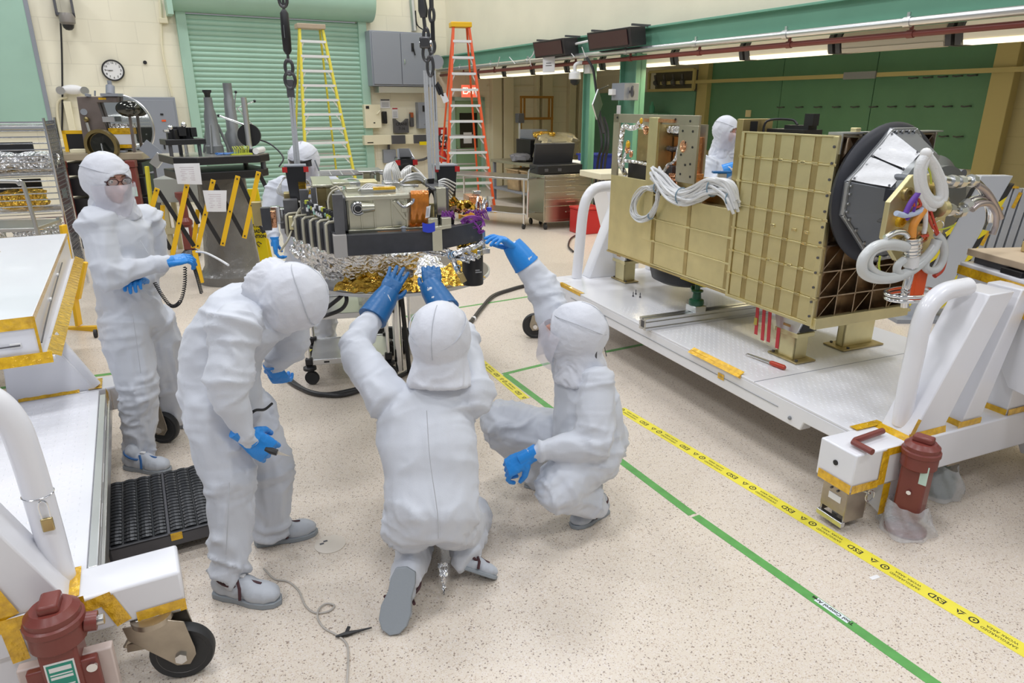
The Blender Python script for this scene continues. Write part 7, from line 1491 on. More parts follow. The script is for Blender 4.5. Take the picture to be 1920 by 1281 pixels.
# --- far person at right behind the gold structure
pl = V((at(1338, 330, 7.0).x, 7.0, 1.0)); t = person('person in white coverall working behind the gold structure in front of the green boards', pl)
nk = at(1354, 282, 7.0); wn = at(1372, 316, 6.65)
suit(t, pl, at(1342, 325, 7.0), nk, (at(1378, 305, 7.18), at(1322, 308, 6.85)), (at(1392, 345, 7.1), at(1330, 352, 6.72)), (at(1392, 318, 6.95), wn), (pl+V((.05, .1, -.08)), pl+V((-.04, -.09, -.08))), (pl+V((.08, .1, -.5)), pl+V((-.02, -.09, -.5))), (pl+V((.05, .1, -.9)), pl+V((-.05, -.09, -.9))), 0, 77, tors=(.18, .14, .20, .14, .19, .13))
hood(t, at(1360, 245, 6.96), (.55, -.8, -.15), (.1, 0, 1), nk, 27, True, (.06, .068, -.025), 1.03)
hand(t, wn, V((.7, -.2, .35)), (-.3, -.6, .6), 1, (.4, .5, .5, .5), .5, .05, glove, .07)
hand(t, at(1392, 318, 6.95), V((.5, -.4, .1)), (0, -.2, 1), 1, (.4, .5, .5, .5), .5, .05, glove, .05)
shoe(t, pl+V((-.15, .1, -.998)), pl+V((.15, .08, -.998))); shoe(t, pl+V((-.25, -.09, -.998)), pl+V((.05, -.13, -.998)))
t2 = thing('held_tool', 'small grey tool block held by the far person', 'tool', at(1352, 325, 6.4), 0); b = B(); b.bm(-.03, .05, -.02, .02, -.1, 0); part('block', b, alu, t2, .005)
b = B(); b.bm(-.08, .09, -.03, .03, 0, .02); part('lid', b, gloved, t2, .004)
# ================================================================ SUSPENDED OPTICS BENCH, TABLE AND TROLLEY
p0 = at(645, 481, 3.38); BN = Fr(p0.x, p0.y, 17); zb0 = p0.z; zt0 = zb0+.105
def K(px, py, y=0): return BN.pl(px, py, 1, y)
t = thing('optics_bench', 'dark suspended optics bench crowded with gold and silver hardware', 'optics bench', BN.w(0, 0, 0), BN.a)
comp = mat('dark_composite', (.045, .046, .052), .38, var=.15, vs=20); comp2 = mat('grey_composite', (.11, .11, .115), .4, var=.15, vs=15)
silv = mat('pale_alodine', (.66, .65, .52), .25, metal=.85, var=.06, vs=12); silv2 = mat('machined_silver', (.62, .62, .60), .22, metal=1, var=.1, vs=20)
def Q_(nm, b, m, bevel=.002, smooth=35): return part(nm, b, m, t, bevel, smooth)
xr = K(905, 470, .05).x
b = B(); b.bm(.02, K(815, 460).x, 0, .05, zb0, zt0); Q_('front_beam', b, comp)
b = B(); b.bm(-.045, .02, -.004, .06, zb0-.005, zt0+.003); Q_('corner_block', b, mat('pale_composite', (.42, .40, .38), .4))
xm = K(815, 460).x
b = B(); b.prism([(xm, 0, zb0), (xm, 0, zt0), (xr, .06, zt0+.03), (xr, .06, zb0+.03)], (0, .05, 0)); Q_('front_beam', b, comp)
b = B(); b.bm(xm-.012, xm+.04, -.01, .0, zb0+.0, zt0+.01); b.prism([(xm-.012, -.01, zt0), (xm+.09, -.01, zt0+.012), (xm+.09, -.01, zt0+.03), (xm-.012, -.01, zt0+.02)], (0, .04, 0)); Q_('tee_bracket', b, silv)
for dx in (.0, .07): b = B(); b.bm(xm-.03+dx, xm+.02+dx, -.008, .035, zt0+.015, zt0+.065); Q_('bracket_block', b, silv)
# skewed left side with fins
BL = BN.i @ gp(535, 432, zb0+.02); BL = V((BL.x, BL.y, zt0)); d = (V((BL.x, BL.y, 0))-V((-.03, .03, 0))); Ld = d.length; d.normalize()
b = B(); n_ = V((-d.y, d.x, 0)); c0 = V((-.035, .03, zb0)); c1 = c0+d*Ld; b.prism([c0, c1, c1-n_*.03, c0-n_*.03], (0, 0, .115)); Q_('side_beam', b, comp)
for k in range(6):
    u = (.08, .22, .36, .51, .67, .86)[k]; c = c0+d*Ld*u; h = .155-.006*k
    b = B(); b.prism([c+n_*.012, c+n_*.012+d*.055, c-n_*.05+d*.055, c-n_*.05], (0, 0, h)); Q_('fin', b, comp2)
    b = B(); P = [c+n_*.018+d*.0+V((0, 0, 0)), c+n_*.018+V((0, 0, h-.03)), c+n_*.016+d*.004+V((0, 0, h-.006)), c+n_*.0+d*.006+V((0, 0, h+.004)), c-n_*.05+V((0, 0, h+.006))]; b.tube(P, .008, 8); Q_('fin_edge', b, mat('cream_edge', (.50, .47, .36), .4))
b = B(); b.prism([(c0.x+.01, .05, zb0+.02), (xr-.02, .1, zb0+.02), (xr-.1, c1.y, zb0+.02), (c1.x+.01, c1.y, zb0+.02)], (0, 0, .04)); Q_('bench_plate', b, comp)
b = B(); b.prism([c1, c1+V((xr-.1-c1.x, 0, 0)), c1+V((xr-.1-c1.x, .03, 0)), c1+V((0, .03, 0))], (0, 0, .14)); Q_('rear_beam', b, comp2)
# corner posts
for px, w, y, z1_ in ((637, .05, .02, K(637, 365, .02).z), (575, .045, .55, K(575, 356, .55).z)):
    x = K(px, 420, y).x; b = B(); b.bm(x-w/2, x+w/2, y, y+.05, zt0 if y < .1 else zb0+.06, z1_); Q_('corner_post', b, comp2)
# pale box housing with cylinder port
y = .10; xl, xb = K(650, 400, y).x, K(795, 400, y).x; zl_, zh_ = K(700, 433, y).z, K(700, 368, y).z
b = B(); b.prism([(xl, y, zl_), (xb, y, zl_+.012), (xb, y, zh_+.01), (xl, y, zh_)], (0, .35, 0)); Q_('instrument_box', b, silv, .012)
b = B(); b.prism([(xl-.04, y+.02, zl_+.01), (xl, y, zl_), (xl, y, zh_), (xl-.04, y+.02, zh_-.0)], (0, .3, 0)); Q_('box_end', b, comp2, .006)
b = B(); b.bm(xl, xb, y-.016, y, zh_-.018, zh_+.004); b.bm(xl, xb, y-.014, y, zl_-.006, zl_+.012); Q_('box_flange', b, silv, .003)
for px in (677, 702, 735, 762): x = K(px, 400, y).x; b = B(); b.bm(x-.004, x+.004, y-.012, y, zl_+.01, zh_-.015); Q_('box_rib', b, silv, .001)
c = K(671, 391, y-.015); b = B(); b.lathe([(.034, 0), (.036, -.012), (.028, -.016), (.02, -.01), (0, -.01)], c+V((0, .0, 0)), (0, 1, 0), 28); Q_('port_ring', b, chrome); b = B(); b.lathe([(.02, 0), (.014, -.02), (0, -.022)], c, (0, 1, 0), 20); Q_('port_glass', b, black)
b = B(); b.tube([c+V((.02, .005, .002)), c+V((.085, .0, .004))], [.030, .022], 18); Q_('side_barrel', b, silv)
b = B(); c = K(745, 395, y-.012); b.prism([c+V((-.03, 0, .05)), c+V((.01, 0, .05)), c+V((.05, 0, -.05)), c+V((.035, 0, -.05))], (0, .01, 0)); b.bm(c.x+.02, c.x+.05, c.y-.01, c.y+.01, c.z-.01, c.z+.03); Q_('gusset', b, silv)
# amber ribbon cable
xa, xc = K(773, 400, .06).x, K(806, 400, .06).x
prof = [(K(0+790, 359, .12).z, .16), (K(790, 358, .07).z, .08), (K(790, 375, .06).z, .062), (K(790, 400, .06).z, .06), (K(790, 420, .07).z, .075), (K(790, 432, .11).z, .12)]
rbm = mat('amber_ribbon', (.60, .20, .02), .14, metal=.4, coat=.6, var=.25, vs=25)
sp = spline([V((0, yy, zz)) for zz, yy in prof], 4); b = B(); b.surf(lambda u, v: V((xa+(xc-xa)*u-.02*v*v, sp[int(v*(len(sp)-1))].y+.004*sin(u*18), sp[int(v*(len(sp)-1))].z)), 12, 20); Q_('ribbon_cable', b, rbm, 0, 60)
b = B(); b.surf(lambda u, v: V((xa-.16+(.18)*u, .075+.02*v, zl_-.004-.012*sin(pi*u)-.03*v*0)), 10, 2); Q_('ribbon_cable', b, rbm, 0, 60)
b = B(); b.surf(lambda u, v: V((xa-.18+.22*u, .06+.03*v, zl_-.010-.028*sin(pi*u*.9+.3)*(1-v))), 12, 4); Q_('ribbon_cable', b, rbm, 0, 60)
# upper hardware clutter: brackets, rails and fittings placed on the bench
def blk(px0, py0, px1, py1, y, dy, m, nm='bracket', bev=.003):
    a, c = K(px0, py1, y), K(px1, py0, y); b = B(); b.bm(min(a.x, c.x), max(a.x, c.x), y, y+dy, a.z, c.z); return Q_(nm, b, m, bev)
blk(586, 346, 625, 352, .45, .5, silv, 'top_rail'); blk(586, 352, 592, 395, .45, .04, comp2, 'post'); blk(598, 352, 612, 400, .50, .1, gold2, 'gold_web'); blk(614, 352, 630, 395, .50, .1, gold, 'gold_web')
blk(624, 342, 656, 350, .42, .2, silv, 'bracket'); blk(655, 341, 676, 349, .42, .1, silv2, 'bracket'); blk(676, 340, 708, 349, .42, .15, gold, 'bracket'); blk(650, 352, 675, 364, .3, .1, silv, 'bracket'); blk(676, 352, 742, 364, .22, .2, silv2, 'rail'); blk(700, 350, 742, 357, .2, .05, kap, 'tape_strip')
blk(672, 320, 718, 324, .8, .25, silv2, 'top_plate'); blk(682, 324, 694, 341, .85, .06, silv, 'post'); blk(696, 324, 702, 341, .85, .06, silv2, 'post'); blk(706, 324, 712, 341, .85, .06, silv, 'post')
blk(752, 337, 790, 346, .5, .2, gold2, 'rail'); blk(756, 346, 785, 352, .4, .3, silv2, 'plate'); blk(795, 336, 806, 348, .45, .06, silv, 'block'); blk(722, 342, 750, 352, .4, .15, silv2, 'bracket')
blk(820, 352, 836, 404, .18, .08, silv, 'upright'); blk(836, 352, 841, 404, .2, .06, comp2, 'upright'); blk(842, 372, 856, 395, .32, .15, silv, 'box'); blk(812, 352, 842, 358, .2, .4, comp2, 'rail')
blk(880, 368, 903, 385, .4, .15, copper, 'copper_box'); blk(905, 374, 918, 390, .45, .1, silv, 'bracket'); blk(888, 358, 902, 366, .45, .05, silv2, 'bracket')
blk(905, 372, 912, 384, .3, .02, gold2, 'bracket'); blk(534, 362, 556, 386, .85, .1, gold2, 'gold_box'); blk(536, 386, 552, 405, .85, .1, copper, 'copper_box'); blk(524, 392, 548, 415, .95, .12, black, 'black_box')
blk(560, 340, 573, 362, .8, .05, kap, 'tape_strip'); blk(572, 356, 588, 365, .8, .2, kap, 'tape_strip')
b = B(); b.bm(K(526, 405, .95).x, c1.x+.03, .84, min(c1.y, 1.1), zb0+.03, K(530, 412, .95).z+.01); Q_('side_bracket', b, comp2)
# wire grid plate behind, seen edge on
b = B(); q = K(600, 330, 1.0)
for k in range(6): z = q.z; b.cyl((q.x, 1.0+.06*k, z), (q.x+.42, 1.0+.06*k, z), .004, n=5); 
for k in range(7): b.cyl((q.x+.07*k, 1.0, z), (q.x+.07*k, 1.3, z), .004, n=5)
o = Q_('wire_grid', b, steel, 0); o['kind'] = 'stuff'
b = B(); b.cyl((q.x+.02, 1.1, q.z), (q.x+.02, 1.1, zb0+.06), .01); b.cyl((q.x+.4, 1.1, q.z), (q.x+.4, 1.1, zb0+.06), .01); o = Q_('grid_post', b, steel, 0); o['kind'] = 'stuff'
for k in range(2): b = B(); b.bm(-.28+.5*k, -.2+.5*k, .72, .8, zb0+.06, zb0+.2); Q_('block', b, comp2)
r_ = random.Random(5)
for k in range(34):
    x, y = r_.uniform(-.36, xr-.12), r_.uniform(.30, .95); h = r_.uniform(.05, .13); x += -.15*(y-.3)
    b = B(); w = r_.uniform(.02, .06); b.bm(x-w, x+w, y-.025, y+.025, zb0+.05, zb0+.06+h); Q_('small_box', b, r_.choice([gold, gold2, silv, silv2, comp2, comp, copper]), .003)
for k in range(26):
    x, y = r_.uniform(-.3, xr-.15), r_.uniform(.2, .8); z = zb0+.15+r_.uniform(0, .06); b = B(); b.cyl((x, y, z-.09), (x, y, z), .012, n=10); b.cyl((x, y, z), (x, y, z+.01), .018, n=6); Q_('fitting', b, r_.choice([silv2, chrome, gold]), 0)
# connectors with coloured plugs along the left deck
for k in range(46):
    u = k/45; q = K(572+66*u, 384+30*u+7*sin(k*2.1), .40-.28*u); b = B(); b.box(q, (.018, .02, .022), k*.7); Q_('plug', b, r_.choice([black, mat('lime_wire', (.5, .55, .05), .5), whitem, comp, black, mat('mint_plug', (.35, .6, .5), .4)]), .002)
wires = mat('silver_white_wire', (.66, .66, .64), .3, metal=.3)
def wire(pts, r=.005, m=wires, nm='wire'): b = B(); b.tube(spline(pts, 6), r, 6); return Q_(nm, b, m, 0, 60)
for k in range(5): x0_ = 722+3*k; wire([K(x0_, 345, .6), K(x0_-2, 325-2*k, .62), K(x0_+5, 308-k, .64), K(x0_+14, 320, .62), K(x0_+18+k, 345, .6)], .006)
for k in range(6): wire([K(752+4*k, 345, .6), K(750+4*k, 328-3*k, .62), K(768+4*k, 312+3*k, .64), K(788+2*k, 325+3*k, .6), K(800, 344+k, .5)], .008)
for k in range(3): wire([K(755-2*k, 342, .5), K(765, 330+4*k, .5), K(785, 326+5*k, .5), K(800, 338+3*k, .45)], .008)
for k in range(6): wire([K(822, 340+2*k, .3), K(835, 336+5*k, .3), K(855-2*k, 345+6*k, .34)], .005)
wire([K(600, 352, .5), K(655, 335, .6), K(690, 345, .5)], .004); wire([K(622, 418, .25), K(615, 380, .3), K(622, 360, .32), K(640, 352, .35)], .006, mat('cream_edge', (.5, .47, .36), .4))
wire([K(620, 355, .3), K(632, 350, .3), K(640, 358, .26)], .006, MATS['cream_edge'])
wire([K(548, 425, .5), K(560, 395, .6), K(572, 380, .6), K(580, 352, .6)], .006, MATS['cream_edge']); wire([K(575, 385, .5), K(560, 400, .6), K(548, 430, .6), K(540, 450, .5), K(525, 472, .5)], .006, MATS['cream_edge'])
for k in range(4): wire([K(548-2*k, 372, .9), K(528-3*k, 360, .9), K(530+k, 335, .95), K(545, 330+3*k, .9)], .003, wires)
for k in range(4): wire([K(560, 350, .9), K(575+2*k, 338+2*k, .95), K(585+2*k, 352, .9)], .003, wires)
for k in range(4): wire([K(672+4*k, 358, .25), K(690+5*k, 345+k, .3), K(720+6*k, 352, .3), K(745, 362-k, .28)], .005)
wire([K(745, 378, .06), K(758, 388, .05), K(772, 380, .06), K(775, 372, .06)], .009, silv2)
# right end: purple wires, foil sleeves, hanging lens
pw_ = mat('purple_wire', (.22, .04, .30), .35)
for k in range(30): a = r_.uniform(0, 6.28); q = K(886+8*cos(a), 424+8*sin(a), .06); rr_ = .034+.012*r_.random(); P = [q+V((cos(g+a)*rr_*1.1, .01*sin(g*2+a), sin(g+a)*rr_*.75)) for g in [2*pi*i/14 for i in range(13)]]; wire(P, .003, pw_)
for k in range(12): wire([K(870+3*k, 405, .14), K(876+3*k, 398-2*(k % 3), .13), K(884+3*k, 410+k % 4, .12)], .003, pw_)
for k in range(10): wire([K(828+2*k, 408, .1), K(830+2*k, 396+k % 3*3, .11), K(835+2*k, 412-(k % 4)*3, .1)], .003, pw_)
for k in range(9): wire([K(860, 402+k, .15), K(878+k, 408-k, .12), K(900, 415+2*k, .1)], .003, mat('amber_wire', (.75, .35, .04), .35))
b = B()
q = K(888, 505, .10); zt_l = K(888, 478, .10).z; zb_l = K(888, 534, .10).z
b.lathe([(0, zb_l), (.056, zb_l), (.058, zb_l+.006), (.058, zt_l), (.05, zt_l+.005)], (q.x, .12, 0), n=36); Q_('lens_barrel', b, black, 0)
b = B(); b.lathe([(.066, zt_l), (.066, zt_l+.03), (.05, zt_l+.035)], (q.x, .12, 0), n=10); b.bm(q.x+.04, q.x+.09, .08, .16, zt_l+.005, zt_l+.035); b.bm(q.x+.05, q.x+.07, .10, .14, zt_l+.03, zt_l+.13); Q_('lens_mount', b, silv2, .003)
b = B(); b.bm(q.x-.02, q.x+.045, .1, .15, zt_l+.03, zt_l+.11); Q_('lens_bracket', b, gold2)
M = frame3((q.x+.015, .0605, (zb_l+zt_l)/2+.012), (1, 0, 0), (0, 0, 1)); b = B(); b.bm(-.018, .006, 0, .001, .003, .009); b.bm(-.018, .018, 0, .001, -.009, -.002)
b.v = [(q.x+.018+x, .0605+y-.001, (zb_l+zt_l)/2+z) for x, y, z in b.v]; Q_('lens_lettering', b, mat('faint_grey_print', (.35, .35, .35), .6), 0)
for pts, r in (([(905, 452), (890, 462), (868, 470), (850, 478)], .016), ([(790, 470), (820, 472), (850, 482), (880, 492)], .008), ([(800, 468), (835, 468), (860, 480), (890, 488)], .008), ([(838, 468), (848, 485), (856, 505), (866, 520)], .013), ([(845, 470), (852, 490), (862, 512)], .010), ([(790, 470), (815, 478), (845, 480)], .007), ([(870, 466), (885, 476), (898, 484)], .012), ([(860, 472), (880, 482), (900, 480)], .009)):
    wire([K(x, y, .0 if r > .012 else .02) for x, y in pts], r, foils, 'foil_sleeve')
for q_ in ((845, 480), (858, 503), (851, 477)): c = K(*q_, -.005); b = B(); b.tube([c+V((.016*cos(g), .01*cos(g), .016*sin(g))) for g in [2*pi*k/12 for k in range(12)]], .003, 5, closed=True); Q_('blue_tie', b, mat('pale_blue_tie', (.25, .42, .62), .4), 0)
b = B(); b.bar(K(862, 512, -.01), K(870, 528, -.01), .03, .03); Q_('connector', b, gold2)
blk(860, 452, 882, 478, .06, .05, foilg, 'amber_pad'); blk(884, 458, 895, 478, .05, .05, kap, 'amber_pad')
b = B(); q = K(876, 384, .28); b.surf(lambda u, v: q+V((-.1+.2*u+.01*sin(9*v), .06*v, .05*sin(3*u+1)*(1-v)+.02*sin(13*u+7*v)-.02)), 14, 8); Q_('gold_foil', b, foilg, 0, 20)
b = B(); q = K(850, 402, .16); b.surf(lambda u, v: q+V((-.04+.16*u, .05*v+.01*sin(8*u), .03*sin(3*u)*(1-.3*v)-.02*v+.006*sin(21*u))), 14, 8); Q_('copper_foil', b, foilc, 0, 20)
for k in range(10): x_ = 893+2.6*k; wire([K(x_, 400, .15), K(x_+2*sin(k), 385, .15), K(x_+1+3*cos(k), 368+(k % 4)*4, .16)], .006, [foils, foilc, chrome][k % 3])
b = B(); b.cyl(K(917, 396, .1), K(917, 389, .1), .014); Q_('blue_cap', b, mat('bright_blue', (.03, .06, .6), .35), 0)
b = B(); q = K(803, 425, -.01); b.surf(lambda u, v: q+V((-.03+.065*u, -.004*sin(pi*u), .022-.045*v-.008*sin(3*u))), 6, 6); Q_('blue_film', b, MATS['bright_blue'], 0, 60)
a = K(803, 396, -.005); b = B(); b.prism([a+V((-.008, 0, .022)), a+V((.014, 0, .028)), a+V((.006, 0, -.03)), a+V((-.016, 0, -.035))], (0, .002, 0)); Q_('white_tag', b, paper, 0)
b = B(); a = K(803, 396, -.007)
for k in range(3): b.bar(a+V((-.006+.005*k, 0, .015)), a+V((-.011+.005*k, 0, -.025)), .0015, .001)
Q_('tag_lines', b, greyp, 0)
b = B(); q = K(756, 432, .05); b.lathe([(.012, 0), (.012, .02), (.018, .022), (0, .03)], V((q.x, .03, zt0)), n=12); Q_('knob', b, greyp, 0)
# three black tapered shrouds with red corners
def shroud(x0, x1, y0, y1, yy, lab, glossy):
    a, c = K(x0, y1, yy), K(x1, y0, yy); s_ = thing('tapered_shroud', lab, 'shroud', BN.w((a.x+c.x)/2, yy, zb0+.061), BN.a); w = abs(c.x-a.x)/2; h = c.z-zb0-.061
    b = B(); b.prism([(-w*.6, 0, 0), (w*.6, 0, 0), (w, 0, h), (-w, 0, h)], (0, .12, 0)); part('shroud_body', b, mat('gloss_black', (.02, .02, .022), .15), s_, .004)
    if glossy: b = B(); b.prism([(-w, -.003, h), (w, -.003, h), (w*.75, .10, h+.05), (-w*.75, .10, h+.05)], (0, .01, 0.004)); part('steel_rim', b, chrome, s_, .002); b = B(); b.prism([(-w*.75, -.0, h+.012), (w*.75, -.0, h+.012), (w*.6, .085, h+.05), (-w*.6, .085, h+.05)], (0, .008, .006)); part('dark_inside', b, black, s_)
    else: b = B(); b.bm(-w-.003, w+.003, -.003, .123, h-.004, h+.004); part('rim', b, greyp, s_, .001)
    for sx in (-1, 1): b = B(); b.bm(sx*w-.014, sx*w+.014, -.006, .004, h-.035, h-.005); part('red_corner', b, red, s_)
shroud(539, 573, 311, 368, .80, 'black tapered shroud with red corners on the bench left side', False)
shroud(748, 778, 298, 340, .72, 'glossy black shroud with a steel rim and red corner on the bench middle', True)
shroud(819, 857, 310, 366, .45, 'wide dark shroud with red corners on the bench right side', False)
# ---------------------------------------------------------------- lifting slings
def sling(px, Y, lab, rows, kind):
    s_ = thing('lifting_sling', lab, 'sling', at(px, 370, Y), 0); return s_
A_ = lambda px, py, Y: at(px, py, Y)
sm_ = mat('oiled_steel', (.11, .11, .115), .35, metal=.8); web = mat('grey_webbing', (.46, .48, .50), .6, bump=.3, bs=200)
def SP(s_, nm, b, m, bev=0): return part(nm, b, m, s_, bev, world=True)
Y1 = 4.25; L1_ = lambda py, dx=0: A_(561+(py-345)*(.088)+dx, py, Y1)
s_ = thing('lifting_sling', 'left lifting sling with a dark turnbuckle and twin grey straps', 'sling', L1_(370), 0)
for sx in (-4, 3): b = B(); b.bar(L1_(345, sx*.9), L1_(182, sx*.6), .016, .006, (0, 1, 0)); SP(s_, 'strap', b, web)
for sx in (-12, 2, 16): b = B(); b.tube([L1_(343), L1_(362, sx*.6), L1_(380, sx)], .006, 6); SP(s_, 'leg', b, web)
b = B(); q = L1_(166, -1); b.box(q, (.045, .008, .10)); SP(s_, 'tag_plate', b, dgrey, .004); b = B(); b.tube([L1_(150)+V((.03*cos(g), 0, .045*sin(g))) for g in [2*pi*k/16 for k in range(16)]], .010, 8, closed=True); SP(s_, 'shackle', b, sm_); b = B(); b.tube([L1_(126)+V((.022*cos(g), 0, .04*sin(g))) for g in [2*pi*k/16 for k in range(16)]], .010, 8, closed=True); SP(s_, 'eye', b, sm_)
b = B(); b.cyl(L1_(118), L1_(100), .008, n=10); SP(s_, 'rod', b, sm_); b = B(); b.tube([L1_(102), L1_(95), L1_(60), L1_(25), L1_(18)], [.012, .024, .026, .024, .012], 12); SP(s_, 'turnbuckle', b, mat('black_steel', (.04, .04, .042), .4, metal=.6)); b = B(); b.bar(L1_(72)+V((0, -.027, 0)), L1_(48)+V((0, -.027, 0)), .008, .002); SP(s_, 'slot', b, alu)
b = B(); b.cyl(L1_(18), L1_(0), .008, n=10); SP(s_, 'rod', b, sm_); b = B(); b.tube([L1_(0)+V((.022*cos(g), 0, .035*sin(g))) for g in [2*pi*k/16 for k in range(16)]], .010, 8, closed=True); SP(s_, 'eye', b, sm_); b = B(); b.cyl(L1_(-10), L1_(-160), .012, n=10); SP(s_, 'upper_rod', b, sm_)
Y2 = 3.95; L2_ = lambda py, dx=0: A_(812+(py-345)*(.033)+dx, py, Y2)
s_ = thing('lifting_sling', 'right lifting sling cluster of grey straps, shackles and a snap hook', 'sling', L2_(370), 0)
for x0, x1 in ((-8, -12), (-3, -7), (3, 1), (10, 9), (14, 12)): b = B(); b.bar(L2_(335 if x0 < 8 else 318, x0*.8), L2_(132, x1*.8), .012, .006, (0, 1, 0)); SP(s_, 'strap', b, web)
b = B(); b.tube([L2_(335, -4), L2_(345, -3), L2_(352, -3)], [.02, .014, .012], 10); SP(s_, 'thimble', b, black); b = B(); c = L2_(378, -4); b.tube([c+V((.03*cos(g), 0, .065*sin(g))) for g in [2*pi*k/18 for k in range(18)]], .016, 10, closed=True); SP(s_, 'lifting_eye', b, sm_)
b = B(); b.cyl(L2_(398, -4), L2_(432, -4), .013, n=12); SP(s_, 'eye_bolt', b, sm_)
for c, rx, rz in ((L2_(124, 2), .016, .05), (L2_(100, -4), .02, .04), (L2_(86, 6), .016, .035), (L2_(66, -4), .013, .035), (L2_(28, 8), .012, .035)): b = B(); b.tube([c+V((rx*cos(g), .0, rz*sin(g))) for g in [2*pi*k/18 for k in range(18)]], .0085, 8, closed=True); SP(s_, 'shackle', b, sm_)
b = B(); b.box(L2_(80, -6), (.06, .04, .06)); SP(s_, 'clevis', b, sm_, .01); b = B(); b.cyl(L2_(82, -16), L2_(82, 6), .018, n=10); SP(s_, 'pin', b, chrome)
b = B(); b.cyl(L2_(116, 15), L2_(116, 15)+V((0, .006, 0)), .035, n=20); SP(s_, 'round_tag', b, alu)
b = B(); b.tube([L2_(-150, -10), L2_(-5, -10), L2_(20, -8), L2_(33, -7)], [.02, .02, .026, .018], 12); SP(s_, 'hook_body', b, sm_); b = B(); b.cyl(L2_(33, -7), L2_(60, -5), .010, n=10); b2 = SP(s_, 'rod', b, sm_); b = B(); b.cyl(L2_(-150, 8), L2_(15, 8), .012, n=10); SP(s_, 'rod', b, sm_); b = B(); b.bar(L2_(40, 9), L2_(75, 9), .02, .02); SP(s_, 'link', b, black)
b = B(); b.tube([L2_(155, 14), L2_(165, 20), L2_(180, 24), L2_(176, 18), L2_(160, 12)], .009, 8, closed=True); SP(s_, 'snap_hook', b, black); b = B(); b.bar(L2_(176, 24), L2_(192, 30), .03, .012, (0, 1, 0)); SP(s_, 'pull_tab', b, paper)
# ---------------------------------------------------------------- foil draped below the bench and round table
TC = V((-.88, 5.08, 0)); zt3 = .87
t = thing('round_table', 'round steel table under the suspended bench', 'table', TC, 0)
b = B(); b.lathe([(0, zt3-.03), (.68, zt3-.03), (.70, zt3-.025), (.70, zt3), (0, zt3)], n=64); part('tabletop', b, mat('dark_steel_top', (.20, .19, .18), .3, metal=.8), t)
b = B(); b.lathe([(.70, zt3-.028), (.712, zt3-.026), (.712, zt3-.004), (.70, zt3-.002)], n=64); part('rim', b, alu, t)
b = B(); b.bm(-.08, .08, -.08, .08, zt3-.05, zt3-.03); part('hub', b, steel, t)
b = B(); b.cyl((-.02, .0, .05), (-.02, 0, zt3-.03), .035, n=20); part('column', b, chrome, t); b = B(); b.cyl((.06, .0, .03), (.02, 0, zt3-.03), .018, n=14); part('column_brace', b, black, t)
for dx, dy in ((.34, .1), (.0, .5)): b = B(); b.cyl((dx, dy, 0), (dx, dy, zt3-.03), .014, n=12); part('leg', b, chrome, t)
b = B(); b.prism([(.10, -.05, .25), (.22, -.05, .2), (.22, -.05, .80), (.10, -.05, .80)], (0, .004, 0)); part('film_panel', b, plastic, t)
b = B(); b.prism([(-.25, -.12, .62), (-.05, -.12, .62), (-.05, -.12, .84), (-.25, -.12, .84)], (0, .004, 0)); part('film_panel', b, plastic, t)
bz = gp(735, 648); b = B(); b.lathe([(.20, .0), (.22, .0), (.225, .02), (.225, .12), (.215, .13), (.20, .12), (.195, .02), (.20, 0)], (bz.x-TC.x, bz.y-TC.y-.05, 0), n=44); rg = solo('ring_base', b, black, 'black round tub ring on the floor below the round table', 'tub', loc=TC)
b = B(); b.lathe([(0, .01), (.19, .01), (.19, .015), (0, .015)], (bz.x, bz.y-.05, 0), n=32); solo('tub_disc', b, mat('pale_disc', (.55, .58, .56), .3), 'pale disc lying inside the black tub ring', 'disc')
coil([bz+V((-.05, -.1, .7)), bz+V((-.05, -.12, .4)), bz+V((-.04, -.12, .14))], 'thin coiled cord hanging from the round table into the tub ring', .008, 14)
def crump(nm, f, nu, nv, m, lab, cat, sd, amp):
    b = B(); b.surf(f, nu, nv); P = np.array(b.v); n = vnoise(P*9, sd)*.6+(1-2*np.abs(vnoise(P*17, sd+2)))*.7+(1-2*np.abs(vnoise(P*34, sd+4)))*.3; n2 = vnoise(P*15, sd+7); n3 = vnoise(P*13, sd+9)
    P = P+np.stack([n2, n3, n], 1)*amp; b.v = [tuple(q) for q in P]; return solo(nm, b, m, lab, cat, smooth=18)
TP = [at(541, 470, 4.75), at(552, 440, 4.75), at(585, 436, 4.5), at(618, 450, 4.2), at(640, 470, 4.0), at(675, 482, 3.95), at(730, 482, 4.1), at(800, 478, 4.3)]
def ff(u, v):
    f = u*(len(TP)-1); k = min(int(f), len(TP)-2); top = TP[k].lerp(TP[k+1], f-k); a = radians(206+84*u); rim = TC+V((cos(a)*(.64-.08*u), sin(a)*(.64-.08*u), zt3+.02+.07*min(1, max(0, 2*u-.4)))); mid = rim.lerp(top, .5)+V((-.02, -.10*sin(pi*u), .05)); return rim*(1-v)**2+mid*2*v*(1-v)+top*v*v
crump('silver_foil_blanket', ff, 70, 34, foils, 'crumpled silver foil blanket draped from the bench onto the round table', 'foil', 3, .036)
def fg(u, v): a = radians(245+95*u); r = .73-.16*v; return TC+V((cos(a)*r, sin(a)*r, zt3+.0+.10*v+.02*sin(9*u)*v))
crump('gold_foil_blanket', fg, 60, 16, foilg, 'crumpled gold foil along the front rim of the round table', 'foil', 13, .022)
def fg2(u, v): a = radians(275+50*u); r = .62-.4*v; return TC+V((cos(a)*r, sin(a)*r, zt3+.04+.16*v))
crump('silver_foil_sheet', fg2, 40, 20, foils, 'silver foil lying on the right half of the round table', 'foil', 23, .03)
